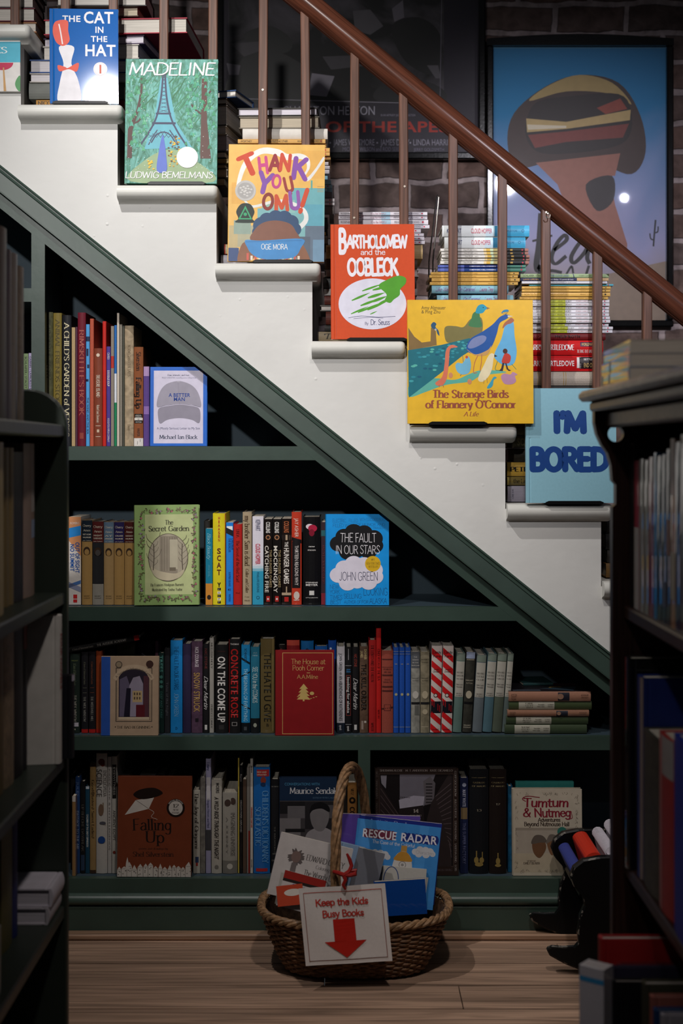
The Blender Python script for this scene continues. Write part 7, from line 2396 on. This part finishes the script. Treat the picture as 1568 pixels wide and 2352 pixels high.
# ------------------------------------------------------------------ brown bookcase on the other side
db = mat('#2c1a16', .38, 'wood')
RB = thing('aisle_bookcase', 'dark brown wooden aisle bookcase with bracketed top board and moulding', 'bookcase', T(.453, -1.0, 0))
RW, RL = .36, 1.5
m = MB()
# far end panel with a curved bracket and a round hole
outl = [(RW, 0), (RW, 1.215), (-.030, 1.215), (-.030, 1.196), (-.026, 1.176), (-.018, 1.160), (-.008, 1.146), (-.002, 1.126), (.0, 1.10), (.006, 1.093), (.006, 1.06), (0, 1.055), (0, 0)]
hc, hr_ = (.0055, 1.1775), .0135
v, f = [], []
hole = [(hc[0] + hr_ * math.cos(2 * pi * i / 20), hc[1] + hr_ * math.sin(2 * pi * i / 20)) for i in range(20)]
# right and left halves of the board around the hole keep the polygon simple
up = [p for p in hole if p[1] >= hc[1] - 1e-9]
lo_ = [p for p in hole if p[1] <= hc[1] + 1e-9]
up.sort(key=lambda p: p[0])
lo_.sort(key=lambda p: p[0])
top_poly = [(RW, hc[1]), (RW, 1.215), (-.030, 1.215), (-.030, 1.196), (-.026, hc[1])] + up
bot_poly = [(-.026, hc[1]), (-.018, 1.160), (-.008, 1.146), (-.002, 1.126), (.0, 1.10), (.006, 1.093), (.006, 1.06), (0, 1.055), (0, 0), (RW, 0), (RW, hc[1])] + list(reversed(lo_))
for poly in (top_poly, bot_poly):
    n = len(poly)
    m.add([(p[0], -.024, p[1]) for p in poly] + [(p[0], 0, p[1]) for p in poly], [list(range(n)), list(range(2 * n - 1, n - 1, -1))] + [[i, n + i, n + (i + 1) % n, (i + 1) % n] for i in range(n)], db)
m.obj('end_panel', RB)
m = MB()
m.prism([(0, 0), (RW, 0), (RW, 1.215), (0, 1.215)], -RL, -RL + .024, db)
m.obj('end_panel', RB)
m = MB()
m.box(-.052, RW, -RL, .012, 1.232, 1.250, mat('#8a7d70', .35, 'woodx'), .006)
m.obj('top_board', RB)
m = MB()
m.box(-.034, RW, -RL, .004, 1.215, 1.232, db, .004)
m.box(-.012, .012, -RL + .024, -.024, 1.188, 1.215, mat('#5a4a40', .4, 'woodx'), .004)
m.obj('moulding', RB)
RS = [.891, .465, .085]
for z in RS:
    m = MB()
    m.box(.018 if z > .2 else -.075, RW, -RL + .024, -.024, z - .022, z, db, .003)
    m.obj('shelf', RB)
m = MB()
m.box(RW, RW + .012, -RL, 0, 0, 1.215, db)
m.obj('back_panel', RB)
m = MB()
m.box(-.070, -.055, -RL + .024, -.03, 0, .063, db)
m.obj('plinth', RB)

gR1, gR2, gR3 = 'books on the upper shelf of the brown bookcase', 'books on the lower shelf of the brown bookcase', 'books on the plinth of the brown bookcase'
xs = .480
siderow([(1445.5, 1455.5, .27, '#1d1a1c', 'black glossy magazine next to the carved end of the brown bookcase', dict(kind='worn', hard=False)), (1456, 1466.5, .242, '#a83a48', 'red and white paperback on the upper shelf of the brown bookcase', dict(hard=False, spine=[('b', .45, 1, '#a8a09a', 0, 1)])),
         (1467, 1476.5, .245, '#a59d94', 'cream paperback beside the red and white one', dict(hard=False)), (1477, 1488, .243, '#989084', 'grey cream paperback beside the crimson spine', dict(hard=False)),
         (1488.5, 1499.5, .248, '#8a1c34', 'crimson paperback on the upper shelf of the brown bookcase', dict(hard=False)), (1500, 1507.5, .255, '#1a78b4', 'slim bright blue paperback on the upper shelf of the brown bookcase', dict(hard=False)),
         (1508, 1519, .25, '#26222a', 'charcoal paperback beside the slim bright blue one', dict(hard=False)), (1519.5, 1529, .252, '#1c2238', 'navy paperback on the upper shelf of the brown bookcase', dict(hard=False, spine=[('b', .75, .9, '#4a5468')])),
         (1529.5, 1539, .26, '#3a2226', 'dark maroon paperback on the upper shelf of the brown bookcase', dict(hard=False, spine=[('b', .4, .6, '#7a4a30')])), (1539.5, 1549.5, .275, '#b5825c', 'orange and cream paperback on the upper shelf of the brown bookcase', dict(hard=False, spine=[('b', 0, .3, '#b09a94'), ('b', .6, .85, '#a89c84')])),
         (1550, 1562, .27, '#3a2c48', 'dusky purple paperback on the upper shelf of the brown bookcase', dict(hard=False)), (1562.5, 1580, .28, '#6a5450', 'brown rose paperback at the frame edge of the upper shelf', dict(hard=False))], xs, RS[0], gR1, False)
siderow([(1436, 1446, .345, '#0f0e10', 'tall black glossy album on the lower shelf of the brown bookcase', dict(kind='gloss', dx=-.01, w=.2)), (1464, 1477, .322, '#1c2c6a', 'slim navy album with yellow label on the lower shelf', dict(spine=[('b', 0, 1, '#8a7a74', 0, .25)], w=.2)),
         (1478, 1513, .245, '#4a473c', 'grey olive book on the lower shelf of the brown bookcase', dict(kind='worn')), (1514, 1547, .262, '#a8302c', 'red book with white head on the lower shelf of the brown bookcase', dict(spine=[('b', 0, .22, '#a39c98', .0, 1), ('b', 0, 1, '#b8706a', .65, 1)])),
         (1548, 1600, .28, '#14309a', 'thick royal blue book on the lower shelf of the brown bookcase', dict(dx=-.004))], xs, RS[1], gR2, False)
m = None
# big paperbacks lying on the top board
for i, (z0, t, c, sp, lab) in enumerate(((1.2506, .020, '#5f6a74', [('b', .3, .36, '#24506a'), ('b', 0, .1, '#77726c')], 'lowest of the big paperbacks lying on the brown bookcase'), (1.2708, .020, '#77777a', [('b', .3, .36, '#24506a')], 'middle of the big paperbacks lying on the brown bookcase'),
                                          (1.2910, .020, '#8a8378', [('b', .0, .06, '#2a3a6a')], 'topmost of the big paperbacks lying on the brown bookcase'))):
    book(T(.416 + .002 * i, -1.34 + .004 * i, z0 + t) @ RZ(-92) @ RY(-90) @ RZ(90), .20, .27, t - .0006, c, lab, 'paperbacks lying on the brown bookcase', False, spine=sp, page='#8a8278')
# books standing on the plinth, spines to the aisle
zp = RS[2] + .0006
pl = [(.398, -1.20, .315, .022, '#8a1a1c', 'dark red book at the back of the plinth row', 0), (.420, -1.235, .285, .012, '#5a1418', 'maroon book beside the dark red one on the plinth', 0),
      (.404, -1.262, .29, .011, '#2a2638', 'purple black book with white pages on the plinth', 0), (.402, -1.288, .28, .016, '#0f0e10', 'black book on the plinth behind the olive one', 0),
      (.438, -1.326, .292, .020, '#3f3c30', 'olive grey book on the plinth', 0), (.442, -1.362, .285, .014, '#93564c', 'salmon book on the plinth', 0), (.442, -1.385, .275, .014, '#173a66', 'blue book on the plinth beside the salmon one', 0),
      (.446, -1.412, .278, .012, '#a09aa2', 'white lavender book on the plinth', 0), (.448, -1.452, .262, .022, '#1c1a1c', 'black book on the plinth beside the foremost white one', 0), (.442, -1.492, .27, .018, '#b5b2b4', 'white book nearest the frame edge on the plinth', 0)]
for x_, y_, h_, t_, c_, lab, yw in pl:
    book(T(x_, y_ - t_, zp), .20, h_, t_, c_, lab, gR3, True, page='#9a928c')
book(T(.384, -1.318, zp) @ RZ(52), .03, .302, .040, '#b8b2b8', 'white spined book with blue line at the corner of the plinth', gR3, False, page='#b0a8a8', spine=[('b', .05, .075, '#3a86b4', 0, 1), ('o', .62, .8, .1, '#2a2a4a', 1.3)])

for k_, n_ in LABELS.items():
    if n_ > 1 or not 4 <= len(k_.replace(',', ' ').split()) <= 16:
        print('LABEL', n_, len(k_.split()), k_)
